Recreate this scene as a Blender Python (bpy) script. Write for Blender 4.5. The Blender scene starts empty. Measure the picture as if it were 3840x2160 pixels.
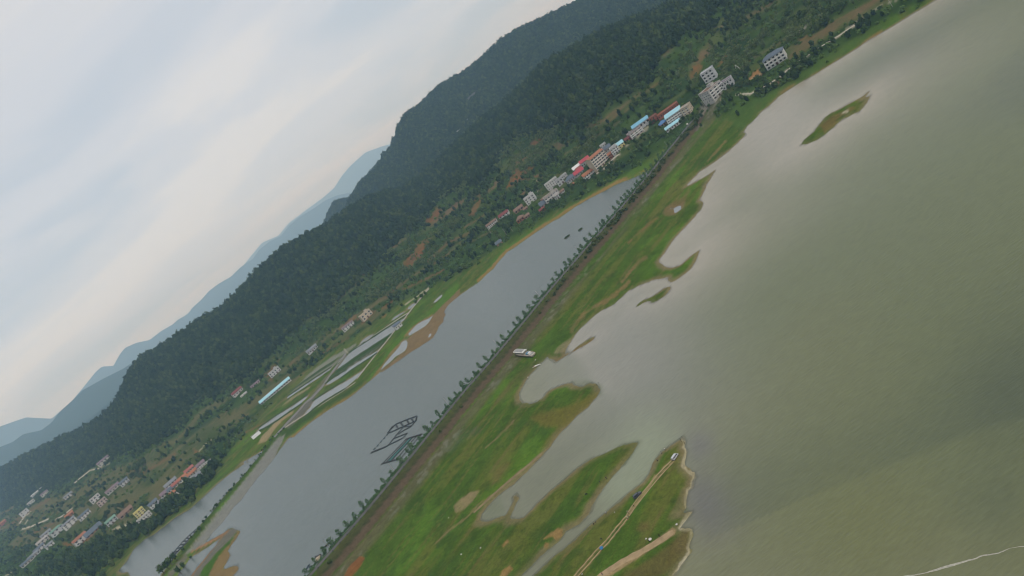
import bpy, bmesh, math, random
import numpy as np
from mathutils import Vector, Matrix, Euler

random.seed(7)
rng = np.random.default_rng(11)
scene = bpy.context.scene
COL = scene.collection

# ------------------------------------------------------------------ camera
PXW, PXH = 3840.0, 2160.0
FPX = 2957.0                       # focal length in photograph pixels (66 deg across)
UNIT = 1.5                         # metres per plan unit: the plan below is drawn in units of 1.5 m
CAM_Z = 130.0                      # height above the lake in plan units (195 m)
HAZE_D = 0.76e-4
PITCH = math.radians(12.4)         # looking down
ROLL = math.radians(38.0)          # drone banked hard
CR, SR = math.cos(ROLL), math.sin(ROLL)
CP, SP = math.cos(PITCH), math.sin(PITCH)
FWD = np.array([0.0, CP, -SP]); RT0 = np.array([1.0, 0.0, 0.0]); UP0 = np.array([0.0, SP, CP])
cam_data = bpy.data.cameras.new("camera")
cam_data.sensor_width = 36.0
cam_data.lens = 36.0 * FPX / PXW
cam_data.clip_start = 1.0
cam_data.clip_end = 60000.0
cam = bpy.data.objects.new("camera", cam_data)
COL.objects.link(cam)
RIGHT = CR * RT0 - SR * UP0
UPV = SR * RT0 + CR * UP0
m = Matrix.Identity(4)
for i in range(3):
    m[i][0] = RIGHT[i]; m[i][1] = UPV[i]; m[i][2] = -FWD[i]
m[2][3] = CAM_Z * UNIT
cam.matrix_world = m
scene.camera = cam

# ------------------------------------------------------------------ world, sun, exposure
SUN_EL, SUN_AZ = math.radians(52), math.radians(150)
world = bpy.data.worlds.new("World")
scene.world = world
world.use_nodes = True
wn, wl = world.node_tree.nodes, world.node_tree.links
wn.clear()
def wnode(t, **kw):
    n = wn.new(t)
    for k, v in kw.items(): setattr(n, k, v)
    return n
sky = wnode("ShaderNodeTexSky", sky_type='NISHITA', sun_disc=False)
sky.sun_elevation = SUN_EL; sky.sun_rotation = SUN_AZ
sky.air_density = 1.0; sky.dust_density = 3.0; sky.ozone_density = 1.0
tc = wnode("ShaderNodeTexCoord")
sep = wnode("ShaderNodeSeparateXYZ"); wl.new(tc.outputs["Generated"], sep.inputs[0])
zz = wnode("ShaderNodeMath", operation='MAXIMUM'); wl.new(sep.outputs[2], zz.inputs[0]); zz.inputs[1].default_value = 0.0
za = wnode("ShaderNodeMath", operation='ADD'); wl.new(zz.outputs[0], za.inputs[0]); za.inputs[1].default_value = 0.16
dx = wnode("ShaderNodeMath", operation='DIVIDE'); wl.new(sep.outputs[0], dx.inputs[0]); wl.new(za.outputs[0], dx.inputs[1])
dy = wnode("ShaderNodeMath", operation='DIVIDE'); wl.new(sep.outputs[1], dy.inputs[0]); wl.new(za.outputs[0], dy.inputs[1])
cb = wnode("ShaderNodeCombineXYZ"); wl.new(dx.outputs[0], cb.inputs[0]); wl.new(dy.outputs[0], cb.inputs[1])
mp = wnode("ShaderNodeMapping"); wl.new(cb.outputs[0], mp.inputs[0])
mp.inputs["Rotation"].default_value = (0, 0, math.radians(-14)); mp.inputs["Scale"].default_value = (0.55, 1.0, 1.0)
mp.inputs["Location"].default_value = (3.1, 0.65, 0)
nz = wnode("ShaderNodeTexNoise"); wl.new(mp.outputs[0], nz.inputs["Vector"])
nz.inputs["Scale"].default_value = 1.0; nz.inputs["Detail"].default_value = 5.0; nz.inputs["Roughness"].default_value = 0.5; nz.inputs["Distortion"].default_value = 0.5
rp = wnode("ShaderNodeValToRGB"); wl.new(nz.outputs[0], rp.inputs[0])
rp.color_ramp.interpolation = 'EASE'
e = rp.color_ramp.elements
e[0].position = 0.38; e[0].color = (5.9, 6.65, 7.6, 1)
e[1].position = 0.62; e[1].color = (7.95, 8.0, 8.15, 1)
e2 = rp.color_ramp.elements.new(0.50); e2.color = (6.95, 7.35, 8.0, 1)
mx = wnode("ShaderNodeMix", data_type='RGBA'); mx.inputs[0].default_value = 0.88
wl.new(sky.outputs[0], mx.inputs[6]); wl.new(rp.outputs[0], mx.inputs[7])
bg = wnode("ShaderNodeBackground"); bg.inputs[1].default_value = 0.1
wl.new(mx.outputs[2], bg.inputs[0])
wo = wnode("ShaderNodeOutputWorld"); wl.new(bg.outputs[0], wo.inputs[0])

sun_data = bpy.data.lights.new("sun", 'SUN')
sun_data.energy = 1.4; sun_data.angle = math.radians(14); sun_data.color = (1.0, 0.95, 0.88)
sun = bpy.data.objects.new("sun", sun_data); COL.objects.link(sun)
sd_ = Vector((math.sin(SUN_AZ) * math.cos(SUN_EL), math.cos(SUN_AZ) * math.cos(SUN_EL), math.sin(SUN_EL)))
sun.rotation_euler = sd_.to_track_quat('Z', 'Y').to_euler()

scene.view_settings.view_transform = 'Standard'
scene.view_settings.look = 'None'
scene.view_settings.gamma = 1.0
scene.view_settings.exposure = 0.0
scene.render.engine = 'CYCLES'
scene.cycles.use_denoising = True
scene.cycles.filter_width = 1.1
scene.cycles.max_bounces = 8
scene.cycles.volume_bounces = 6
scene.cycles.transparent_max_bounces = 6
scene.cycles.volume_step_rate = 1.0

# ------------------------------------------------------------------ pixel <-> world helpers
FR = {  # reading windows on the photograph: origin and scale
 'D': (0, 0, 1.49068), 'S': (0, 0, 1.0),
 'R1': (0, 1600, .38647), 'R2': (900, 1600, .38647), 'R3': (1800, 1600, .38647), 'R5': (800, 1040, .38647),
 'R6': (1700, 1040, .38647), 'R7': (1700, 500, .38647), 'R8': (2300, 100, .38647), 'B2': (2500, 0, .46584),
 'V1': (2000, 540, .12422), 'V2': (1800, 620, .17946), 'V3': (2280, 380, .15528), 'V4': (2580, 160, .16563),
 'C5': (1380, 1540, .15187), 'BO': (1900, 1280, .08282), 'N7': (2330, 1660, .13801), 'N8': (2180, 1860, .20708),
 'W1': (540, 1700, .17943), 'W2': (0, 1700, .31746), 'W3': (600, 1880, .19324), 'W4': (840, 1280, .24838),
 'W5': (1200, 1060, .24845), 'W6': (1640, 1240, .16561), 'W7': (1140, 1840, .22078), 'W8': (1960, 820, .23460),
 'T3': (1400, 0, .50466), 'T4': (900, 500, .55218), 'T1': (0, 1000, .48314),
}
def P(fr, pts):
    ox, oy, k = FR[fr]
    return [(ox + k * x, oy + k * y) for x, y in pts]
def px_dir(p):
    p = np.asarray(p, float).reshape(-1, 2)
    dxp = p[:, 0] - PXW / 2; dyp = p[:, 1] - PXH / 2
    u = CR * dxp - SR * dyp; v = SR * dxp + CR * dyp
    return FPX * FWD[None] + u[:, None] * RT0[None] - v[:, None] * UP0[None]
def px_ground(p, z=0.0):
    d = px_dir(p)
    t = (z - CAM_Z) / d[:, 2]
    return np.stack([d[:, 0] * t, d[:, 1] * t], 1)
def world_px(x, y, z):
    zc = z - CAM_Z
    f = y * CP - zc * SP; upc = y * SP + zc * CP
    f = np.maximum(f, 1e-3)
    u = x / f * FPX; v = -upc / f * FPX
    return PXW / 2 + CR * u + SR * v, PXH / 2 - SR * u + CR * v
def px_azel(p):
    d = px_dir(p)
    hr = np.hypot(d[:, 0], d[:, 1])
    return np.degrees(np.arctan2(d[:, 0], d[:, 1])), d[:, 2] / hr   # azimuth deg, tan(elevation)

# ------------------------------------------------------------------ numeric helpers
def _hash(ix, iy, seed):
    n = (ix * 374761393 + iy * 668265263 + seed * 974711) & 0x7fffffff
    n = ((n ^ (n >> 13)) * 1274126177) & 0x7fffffff
    return ((n ^ (n >> 16)) & 0xffff) / 65535.0
def vnoise(x, y, seed=0):
    xi = np.floor(x).astype(np.int64); yi = np.floor(y).astype(np.int64)
    fx = x - xi; fy = y - yi
    fx = fx * fx * (3 - 2 * fx); fy = fy * fy * (3 - 2 * fy)
    a = _hash(xi, yi, seed); b = _hash(xi + 1, yi, seed); c = _hash(xi, yi + 1, seed); d = _hash(xi + 1, yi + 1, seed)
    return (a * (1 - fx) + b * fx) * (1 - fy) + (c * (1 - fx) + d * fx) * fy
def fbm(x, y, seed=0, octv=4):
    s = 0; a = 0.5; t = 0
    for o in range(octv):
        s = s + a * vnoise(x, y, seed + o * 17); t += a
        x = x * 2.03 + 11.3; y = y * 2.03 + 5.7; a *= 0.5
    return s / t
def sstep(a, b, x):
    t = np.clip((x - a) / (b - a), 0, 1)
    return t * t * (3 - 2 * t)
def poly_sdf(x, y, poly, far):
    """signed distance, positive inside; -far beyond reach"""
    poly = np.asarray(poly, float)
    out = np.full(x.shape, -far, float)
    lo = poly.min(0) - far; hi = poly.max(0) + far
    sel = (x >= lo[0]) & (x <= hi[0]) & (y >= lo[1]) & (y <= hi[1])
    if not sel.any(): return out
    X = x[sel]; Y = y[sel]
    best = np.full(X.shape, 1e18); ins = np.zeros(X.shape, bool)
    n = len(poly)
    for i in range(n):
        ax, ay = poly[i]; bx, by = poly[(i + 1) % n]
        ex, ey = bx - ax, by - ay
        L = ex * ex + ey * ey + 1e-12
        t = np.clip(((X - ax) * ex + (Y - ay) * ey) / L, 0, 1)
        d = (X - ax - t * ex) ** 2 + (Y - ay - t * ey) ** 2
        best = np.minimum(best, d)
        c = ((ay > Y) != (by > Y))
        if abs(by - ay) > 1e-9:
            ins ^= c & (X < (bx - ax) * (Y - ay) / (by - ay) + ax)
    best = np.sqrt(best)
    out[sel] = np.where(ins, best, -best)
    return np.maximum(out, -far)
def line_dist(x, y, pts, far):
    pts = np.asarray(pts, float)
    out = np.full(x.shape, far, float); par = np.zeros(x.shape)
    lo = pts.min(0) - far; hi = pts.max(0) + far
    sel = (x >= lo[0]) & (x <= hi[0]) & (y >= lo[1]) & (y <= hi[1])
    if not sel.any(): return out
    X = x[sel]; Y = y[sel]; best = np.full(X.shape, 1e18)
    for i in range(len(pts) - 1):
        ax, ay = pts[i]; bx, by = pts[i + 1]
        ex, ey = bx - ax, by - ay
        t = np.clip(((X - ax) * ex + (Y - ay) * ey) / (ex * ex + ey * ey + 1e-12), 0, 1)
        best = np.minimum(best, (X - ax - t * ex) ** 2 + (Y - ay - t * ey) ** 2)
    out[sel] = np.sqrt(best)
    return np.minimum(out, far)
# ------------------------------------------------------------------ shore lines and other outlines (read off the photograph, laid on the lake level)
far_shore = P('D', [(2600, -150), (2450, -60), (2345, 5), (2300, 32), (2240, 70)]) + P('R8', [(2484, 122), (2420, 170), (2330, 230), (2200, 310), (2100, 370), (1960, 460), (1800, 550), (1700, 612), (1600, 680), (1520, 760), (1420, 840), (1380, 892), (1300, 960), (1252, 1040), (1272, 1036), (1284, 1050), (1200, 1132), (1100, 1222), (1000, 1300), (900, 1370), (850, 1400)])
flats_shore = P('R7', [(2400, 362), (2320, 440), (2238, 528), (2300, 500), (2400, 445), (2484, 398), (2550, 348), (2500, 430), (2460, 490), (2430, 560), (2390, 650), (2422, 690), (2400, 740), (2320, 830), (2260, 900), (2180, 980), (2100, 1080), (2050, 1160), (1990, 1230), (2000, 1262), (2050, 1300), (2130, 1306), (2200, 1280), (2300, 1200), (2392, 1130), (2350, 1240), (2300, 1320), (2200, 1395), (2130, 1438), (2098, 1437), (2080, 1402)]) \
  + P('R6', [(1960, 20), (1900, 40), (1800, 80), (1700, 130), (1620, 200), (1560, 260), (1440, 320), (1360, 380), (1270, 460), (1190, 540), (1160, 590), (1130, 640), (1100, 690), (1092, 740), (1150, 722), (1220, 662), (1300, 602), (1372, 572), (1362, 602), (1290, 652), (1190, 704), (1080, 772), (990, 826), (958, 800), (910, 775), (850, 835), (800, 890), (740, 950), (690, 1030), (640, 1130), (640, 1180), (672, 1222), (722, 1236), (800, 1212), (866, 1174), (900, 1122), (960, 1082), (1040, 1050), (1150, 1022), (1180, 1060), (1260, 1062), (1330, 1022), (1400, 1060), (1420, 1110), (1370, 1182), (1300, 1260), (1200, 1340), (1100, 1449)]) \
  + P('R3', [(740, 100), (680, 190), (600, 290), (500, 390), (400, 480), (332, 556), (270, 595), (200, 655), (140, 712), (70, 782), (20, 842), (2, 890), (10, 915), (60, 922), (150, 895), (240, 880), (258, 860), (300, 790), (328, 722), (318, 680), (350, 655), (378, 692), (346, 742), (318, 802), (284, 882), (340, 906), (420, 890), (480, 832), (560, 742), (650, 662), (750, 572), (850, 482), (960, 392), (1080, 312), (1200, 270), (1290, 232), (1390, 180), (1530, 156), (1470, 262), (1400, 362), (1290, 470), (1220, 560), (1160, 652), (1110, 732), (1080, 822), (1030, 882), (960, 952), (830, 1012), (790, 1082), (720, 1142), (640, 1212), (560, 1292), (470, 1382), (390, 1449), (200, 1620), (330, 1660)])
spit_shore = P('R3', [(520, 1449), (640, 1330), (760, 1230), (880, 1130), (960, 1060), (1060, 962), (1150, 892), (1260, 802), (1340, 732), (1430, 652), (1500, 602), (1570, 552), (1640, 462), (1670, 402), (1712, 312), (1760, 242), (1840, 182), (1900, 146), (1970, 100), (1992, 150), (1980, 200), (2006, 240), (1992, 300), (1972, 380), (2012, 430), (2072, 455), (2092, 490), (2072, 530), (2062, 592), (2022, 622), (2000, 692), (1990, 762), (1975, 815), (1935, 850), (2060, 826), (2010, 890), (1930, 992), (2052, 1000), (2045, 1070), (2020, 1182), (2032, 1215), (1990, 1292), (1940, 1370), (1880, 1449), (1840, 1700)])
lake = np.vstack([px_ground(far_shore), px_ground(flats_shore), px_ground(spit_shore), [(60, 30), (-200, -600), (3500, -600), (3500, 250)]])
island_a = px_ground(P('B2', [(1170, 1073), (1220, 1010), (1280, 940), (1330, 905), (1400, 875), (1480, 830), (1560, 785), (1625, 742), (1585, 798), (1648, 768), (1600, 840), (1550, 900), (1480, 930), (1420, 958), (1370, 1002), (1330, 1042)]) + P('R8', [(2170, 935), (2120, 992), (2060, 1042), (1980, 1092), (1900, 1132), (1818, 1152), (1860, 1090)]))
island_b = px_ground(P('R6', [(1780, 285), (1800, 250), (1850, 220), (1940, 185), (2040, 110), (2100, 90), (2110, 120), (2060, 180), (1980, 230), (1925, 250), (1910, 232), (1860, 235)]))
island_c = px_ground(P('W5', [(1100, 1150), (1160, 1100), (1220, 1085), (1160, 1150), (1110, 1170)]))
# causeway road: centre line on the embankment top
CW_Z = 4.0
cw_px = P('W7', [(-250, 1850), (110, 1430), (300, 1210), (500, 990), (700, 760), (900, 530), (1100, 290), (1330, 20)]) + P('W6', [(600, 1380), (800, 1150), (1000, 930), (1130, 790), (1250, 650), (1400, 470)]) + P('W8', [(200, 1430), (400, 1180), (600, 950), (800, 720), (950, 550), (1100, 370), (1250, 210), (1400, 30)]) + P('R8', [(360, 1420), (500, 1240), (640, 1070), (760, 920), (830, 830)]) + P('V3', [(2190, 300), (2320, 150)])
CW = px_ground(cw_px, CW_Z)
# smooth the centre line a little and resample
def resample(pts, step):
    pts = np.asarray(pts, float)
    d = np.r_[0, np.cumsum(np.hypot(*np.diff(pts, axis=0).T))]
    t = np.arange(0, d[-1], step)
    return np.stack([np.interp(t, d, pts[:, 0]), np.interp(t, d, pts[:, 1])], 1)
CW = resample(CW, 6.0)
for _ in range(6):
    CW[1:-1] = (CW[:-2] + 2 * CW[1:-1] + CW[2:]) / 4
def frame_of(pts):
    t = np.gradient(pts, axis=0); t /= np.linalg.norm(t, axis=1)[:, None]
    return t, np.stack([-t[:, 1], t[:, 0]], 1)          # tangent, left normal (left = pond side)
CW_T, CW_N = frame_of(CW)
cw_len = np.r_[0, np.cumsum(np.hypot(*np.diff(CW, axis=0).T))]
pond_near = CW + CW_N * 8.0
pond_far = P('R7', [(1880, 370), (1840, 392), (1700, 452), (1640, 472), (1560, 507), (1480, 552), (1380, 602), (1300, 642), (1200, 702), (1100, 772), (1040, 812), (900, 892), (800, 962), (700, 1032), (600, 1102), (520, 1152), (480, 1202), (430, 1252), (390, 1312), (320, 1372), (250, 1440)]) \
  + P('W5', [(2093, 200), (2010, 270), (1930, 340), (1890, 400), (1868, 450), (1895, 482), (1860, 540), (1862, 582), (1790, 660), (1770, 722), (1700, 832), (1600, 902), (1500, 972), (1440, 1002), (1350, 1062), (1230, 1142), (1100, 1242), (960, 1332), (885, 1372)]) \
  + P('W4', [(1852, 880), (1700, 962), (1600, 1022), (1450, 1122), (1300, 1232), (1200, 1312), (1100, 1392), (1060, 1440)]) \
  + P('R2', [(470, 110), (430, 165), (380, 232), (340, 292), (270, 382), (180, 482), (100, 582), (30, 682)]) \
  + P('W3', [(1520, 10), (1400, 140), (1280, 312), (1170, 452), (1060, 552), (960, 682), (862, 800), (900, 800), (1100, 690), (1240, 612), (1340, 535), (1400, 518), (1500, 560), (1562, 575), (1540, 622), (1480, 722), (1400, 832), (1330, 922), (1302, 972), (1370, 1052), (1330, 1122), (1260, 1232), (1190, 1340), (1300, 1302), (1400, 1262), (1500, 1240), (1522, 1322), (1420, 1432), (1390, 1500), (1300, 1900)])
i0 = int(np.argmin(np.hypot(*(CW - px_ground(P('R7', [(1885, 372)]))[0]).T)))
pond = np.vstack([px_ground(pond_far), pond_near[:i0 + 1]])
water_polys = [lake, pond,
  px_ground(P('R2', [(222, 236), (200, 272), (130, 352), (60, 442), (0, 502)]) + P('R1', [(2420, 402), (2330, 512), (2230, 612), (2130, 732), (2050, 842), (1960, 932), (1900, 1012), (1800, 1142), (1720, 1232), (1640, 1332), (1560, 1442), (1480, 1640), (1300, 1640), (1260, 1449), (1240, 1412), (1180, 1422), (1145, 1400), (1200, 1340), (1240, 1290), (1300, 1182), (1390, 1102), (1500, 1042), (1600, 962), (1700, 882), (1840, 802), (1960, 692), (2100, 562), (2200, 482), (2280, 422), (2400, 342)]) + P('R2', [(0, 362), (210, 238)])),
  px_ground(P('W3', [(1255, 642), (1150, 762), (1050, 902), (940, 1022), (850, 1132), (700, 1312), (600, 1449), (540, 1560), (280, 1560), (330, 1449), (430, 1302), (520, 1202), (565, 1112), (660, 1050), (800, 970), (950, 870), (1100, 762)])),
  # lagoons behind the sand bar
  px_ground(P('W5', [(900, 1350), (960, 1240), (1050, 1130), (1120, 1050), (1200, 960), (1232, 900), (1292, 862), (1322, 902), (1312, 982), (1282, 1030), (1200, 1085), (1080, 1180), (960, 1280)])),
  px_ground(P('W5', [(1332, 772), (1400, 692), (1450, 642), (1540, 582), (1620, 552), (1712, 490), (1690, 522), (1640, 602), (1590, 656), (1500, 712), (1400, 770), (1350, 802)])),
  px_ground(P('W5', [(1632, 800), (1660, 765), (1690, 775), (1670, 810), (1640, 835)])),
  px_ground(P('W5', [(1710, 298), (1760, 240), (1840, 178), (1846, 205), (1800, 250), (1740, 300)])),
  # fish ponds
  px_ground(P('W5', [(440, 1065), (600, 960), (800, 830), (1000, 700), (1130, 612), (1262, 540), (1290, 545), (1180, 640), (1150, 700), (1080, 765), (900, 880), (700, 1010), (560, 1100), (380, 1230), (250, 1320), (230, 1345), (300, 1240)])),
  px_ground(P('W5', [(1060, 580), (1120, 520), (1200, 470), (1300, 430), (1280, 450), (1200, 502), (1110, 562)])),
  px_ground(P('W5', [(1320, 382), (1380, 330), (1442, 308), (1432, 342), (1370, 392), (1330, 406)])),
  px_ground(P('W5', [(580, 950), (650, 860), (720, 810), (822, 770), (760, 832), (680, 892)])),
  px_ground(P('W5', [(230, 1440), (400, 1310), (600, 1180), (760, 1090), (890, 1015), (870, 1050), (700, 1160), (480, 1302), (300, 1432), (250, 1450)])),
  px_ground(P('W4', [(1175, 1145), (1230, 1072), (1300, 1000), (1332, 930), (1400, 862), (1560, 770), (1720, 672), (1852, 597), (1990, 508), (2090, 445), (2080, 472), (2000, 560), (1852, 690), (1700, 777), (1500, 897), (1350, 1005), (1250, 1095)])),
  px_ground(P('W4', [(510, 1340), (560, 1290), (700, 1192), (810, 1112), (900, 1060), (1000, 1000), (1100, 932), (1200, 862), (1272, 810), (1262, 842), (1190, 912), (1100, 982), (1000, 1042), (900, 1112), (800, 1182), (640, 1282), (560, 1342)])),
  px_ground(P('W4', [(950, 852), (1000, 802), (1150, 702), (1400, 542), (1600, 412), (1642, 390), (1600, 432), (1400, 572), (1200, 702), (1050, 802), (960, 862)])),
  px_ground(P('W4', [(1520, 662), (1600, 592), (1700, 532), (1852, 452), (1852, 490), (1720, 572), (1600, 642)])),
  px_ground(P('R7', [(2075, 755), (2100, 718), (2140, 722), (2200, 700), (2205, 735), (2165, 768), (2140, 742), (2100, 740)])),
]
islands = [island_a, island_b, island_c]

# ------------------------------------------------------------------ hill control curves per azimuth
def curve(pts, vals=None, n=3):
    az, tz = px_azel(pts)
    o = np.argsort(az)
    return az[o], tz[o], o
foot_px = P('D', [(2700, -260), (2450, -60), (2345, 5), (2187, 98), (2050, 190), (1940, 262), (1890, 298), (1790, 305), (1690, 370), (1600, 436), (1540, 468), (1450, 520), (1350, 576), (1260, 628), (1210, 670), (1110, 722), (1010, 766), (900, 848), (780, 928), (690, 1018), (610, 1110), (560, 1185), (440, 1295), (330, 1378), (250, 1430), (60, 1560)])
edge_px = P('D', [(2450, -330), (2150, -190), (1950, -85), (1810, 0), (1700, 110), (1640, 165), (1560, 225), (1480, 285), (1320, 340), (1270, 380), (1200, 450), (1130, 490), (1050, 560), (960, 650), (880, 730), (800, 790), (720, 850), (640, 910), (590, 960), (500, 1010), (430, 1080), (350, 1130), (260, 1150), (150, 1210), (0, 1280), (-150, 1370)])
edge_z = [40, 42, 44, 45, 46, 46, 46, 45, 44, 42, 40, 38, 36, 34, 32, 30, 30, 28, 26, 24, 24, 24, 25, 26, 28, 30]
sky_px = P('S', [(3900, -560), (3200, -290), (2800, -115), (2561, 0), (2409, 50), (2258, 106), (2157, 167), (2056, 217), (2011, 252), (1945, 328), (1773, 464), (1717, 522), (1662, 572), (1590, 643), (1507, 701), (1452, 712), (1380, 732), (1320, 765), (1259, 809), (1215, 842)]) + P('D', [(735, 600), (690, 635), (640, 680), (600, 725), (555, 770), (500, 800), (450, 835), (400, 868), (365, 885), (340, 905), (322, 930), (310, 960), (290, 1000), (270, 1030), (240, 1060), (190, 1082), (130, 1110), (60, 1145), (0, 1178), (-120, 1240)])
ridge_d = 430.0
fa, ft, _ = curve(foot_px); foot_r = (0.3 - CAM_Z) / ft
ea, et, eo = curve(edge_px); ez = np.array(edge_z, float)[eo]; edge_r = (ez - CAM_Z) / et
sa, st, _ = curve(sky_px)
def prof(az):
    r0 = np.interp(az, fa, foot_r); rf = np.interp(az, ea, edge_r); zf = np.interp(az, ea, ez)
    rf = np.maximum(rf, r0 + 120)
    rr = rf + np.interp(az, [-45, -30, -10, 10, 30, 45], [700, 560, 430, 420, 430, 460])
    zr = CAM_Z + np.interp(az, sa, st) * rr - 7.0
    zr = np.maximum(zr, zf + 12)
    return r0, rf, zf, rr, zr
AZS = np.linspace(-48, 48, 481)
PR = [np.convolve(np.pad(a, 4, mode='edge'), np.ones(9) / 9, 'valid') if k < 4 else np.convolve(np.pad(a, 1, mode='edge'), np.ones(3) / 3, 'valid') for k, a in enumerate(prof(AZS))]
def hill(az, r, x, y):
    r0, rf, zf, rr, zr = [np.interp(az, AZS, a) for a in PR]
    s1 = np.clip((r - r0) / (rf - r0), 0, 1)
    s2 = np.clip((r - rf) / (rr - rf), 0, 1)
    z1 = zf * (0.45 * s1 ** 1.1 + 0.55 * s1 ** 2)
    z2 = (zr - zf) * (0.80 * s2 + 0.20 * sstep(0, 1, s2))
    z = z1 + z2
    z = z + (fbm(x / 130, y / 130, 5, 4) - 0.5) * 30 * (s2 * (1 - s2) * 4) + (fbm(x / 60, y / 60, 9, 3) - 0.5) * 9 * sstep(0.1, 0.6, s1) * (1 - s2)
    over = np.clip(r - rr, 0, None)
    z = np.where(over > 0, np.maximum(zr - over * 0.22, np.minimum(zr, 25.0)), z)
    fade = sstep(48, 60, np.abs(az))
    return z * (1 - fade), s1, s2
def land_sd(x, y, far=60.0):
    w = np.full(x.shape, -far)
    for p in water_polys: w = np.maximum(w, poly_sdf(x, y, p, far))
    for p in islands: w = np.minimum(w, -poly_sdf(x, y, p, far))
    return -w
def cw_lateral(x, y, far=40.0):
    d = line_dist(x, y, CW, far)
    sel = d < far
    lat = np.full(x.shape, far)
    X, Y = x[sel], y[sel]
    best = np.full(X.shape, 1e9); sg = np.ones(X.shape)
    for i in range(len(CW) - 1):
        a, b = CW[i], CW[i + 1]
        m_ = (a + b) / 2
        near = (np.abs(X - m_[0]) < far + 4) & (np.abs(Y - m_[1]) < far + 4)
        if not near.any(): continue
        ex, ey = b - a
        qx, qy = X[near] - a[0], Y[near] - a[1]
        t = np.clip((qx * ex + qy * ey) / (ex * ex + ey * ey), 0, 1)
        dd = (qx - t * ex) ** 2 + (qy - t * ey) ** 2
        cr = ex * qy - ey * qx
        bn = best[near]; upd = dd < bn
        bn[upd] = dd[upd]; best[near] = bn
        sn = sg[near]; sn[upd] = np.where(cr[upd] > 0, -1.0, 1.0); sg[near] = sn
    lat[sel] = d[sel] * sg
    return lat                                    # + lake side, - pond side
emb_line = px_ground(P('R2', [(450, 10), (330, 110), (255, 210), (130, 370), (0, 530)]) + P('W3', [(1230, 0), (1050, 220), (880, 440), (740, 620), (600, 810), (470, 990), (350, 1120), (180, 1330), (80, 1449), (-80, 1650)]), 2.4)
def height(x, y):
    az = np.degrees(np.arctan2(x, y)); r = np.hypot(x, y)
    sd = land_sd(x, y)
    sd = sd + ((fbm(x / 7, y / 7, 201, 3) - .5) * 2.6 + (fbm(x / 1.9, y / 1.9, 211, 2) - .5) * 1.1) * (np.abs(sd) < 8) * (1 - sstep(520, 640, r))
    hz, s1, s2 = hill(az, r, x, y)
    flat = np.clip(sd * 0.10, -1.6, 0.55) + (fbm(x / 9, y / 9, 3, 3) - 0.5) * 0.25 * sstep(0.5, 6, sd)
    z = np.where(sd > 0, flat + hz * sstep(0, 12, sd), flat)
    lat = cw_lateral(x, y)
    a = np.abs(lat)
    zc = np.where(lat > 0, CW_Z - np.clip(lat - 3.4, 0, None) * 0.34, CW_Z - np.clip(-lat - 3.6, 0, None) * 0.8)
    zc = np.where(a < 39, zc, -9)
    near_cw = zc > -1.5
    z = np.where(near_cw, np.maximum(z, zc), z)
    de = line_dist(x, y, emb_line, 30)
    ze = 2.4 - np.clip(de - 2.5, 0, None) * 0.30
    z = np.where((de < 29) & (sd > 0), np.maximum(z, np.minimum(ze, 0.25 * sd + 0.1)), z)
    return z, sd, s1, s2, lat
def drop(p, z0=0.0):
    """photograph pixel(s) -> point(s) on the terrain"""
    d = px_dir(p); out = []
    for k in range(len(d)):
        dd = d[k] / np.hypot(d[k, 0], d[k, 1])
        rs = np.concatenate([np.arange(90, 1400, 2.5), np.arange(1400, 4000, 6.0)])
        zr_ = CAM_Z + dd[2] * rs
        rs = rs[zr_ < 320]; zr_ = CAM_Z + dd[2] * rs
        xs, ys = dd[0] * rs, dd[1] * rs
        hgt = np.maximum(height(xs, ys)[0], 0.0) if True else 0
        below = np.nonzero(hgt >= zr_)[0]
        i = below[0] if len(below) else len(rs) - 1
        if i > 0 and len(below):
            a0 = zr_[i - 1] - hgt[i - 1]; a1 = zr_[i] - hgt[i]
            f = a0 / (a0 - a1 + 1e-9)
            rr_ = rs[i - 1] + f * (rs[i] - rs[i - 1])
        else: rr_ = rs[i]
        xx, yy = dd[0] * rr_, dd[1] * rr_
        zz_ = max(float(height(np.array([xx]), np.array([yy]))[0][0]), 0.0)
        out.append((xx, yy, zz_))
    return np.array(out)

def drop_fast(p):
    z = np.full(len(p), .5)
    for _ in range(14):
        q = px_ground(p, 0) * ((CAM_Z - z) / CAM_Z)[:, None]
        z = .45 * z + .55 * np.maximum(height(q[:, 0], q[:, 1])[0], 0)
    q = px_ground(p, 0) * ((CAM_Z - z) / CAM_Z)[:, None]
    return np.c_[q, z]
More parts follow.
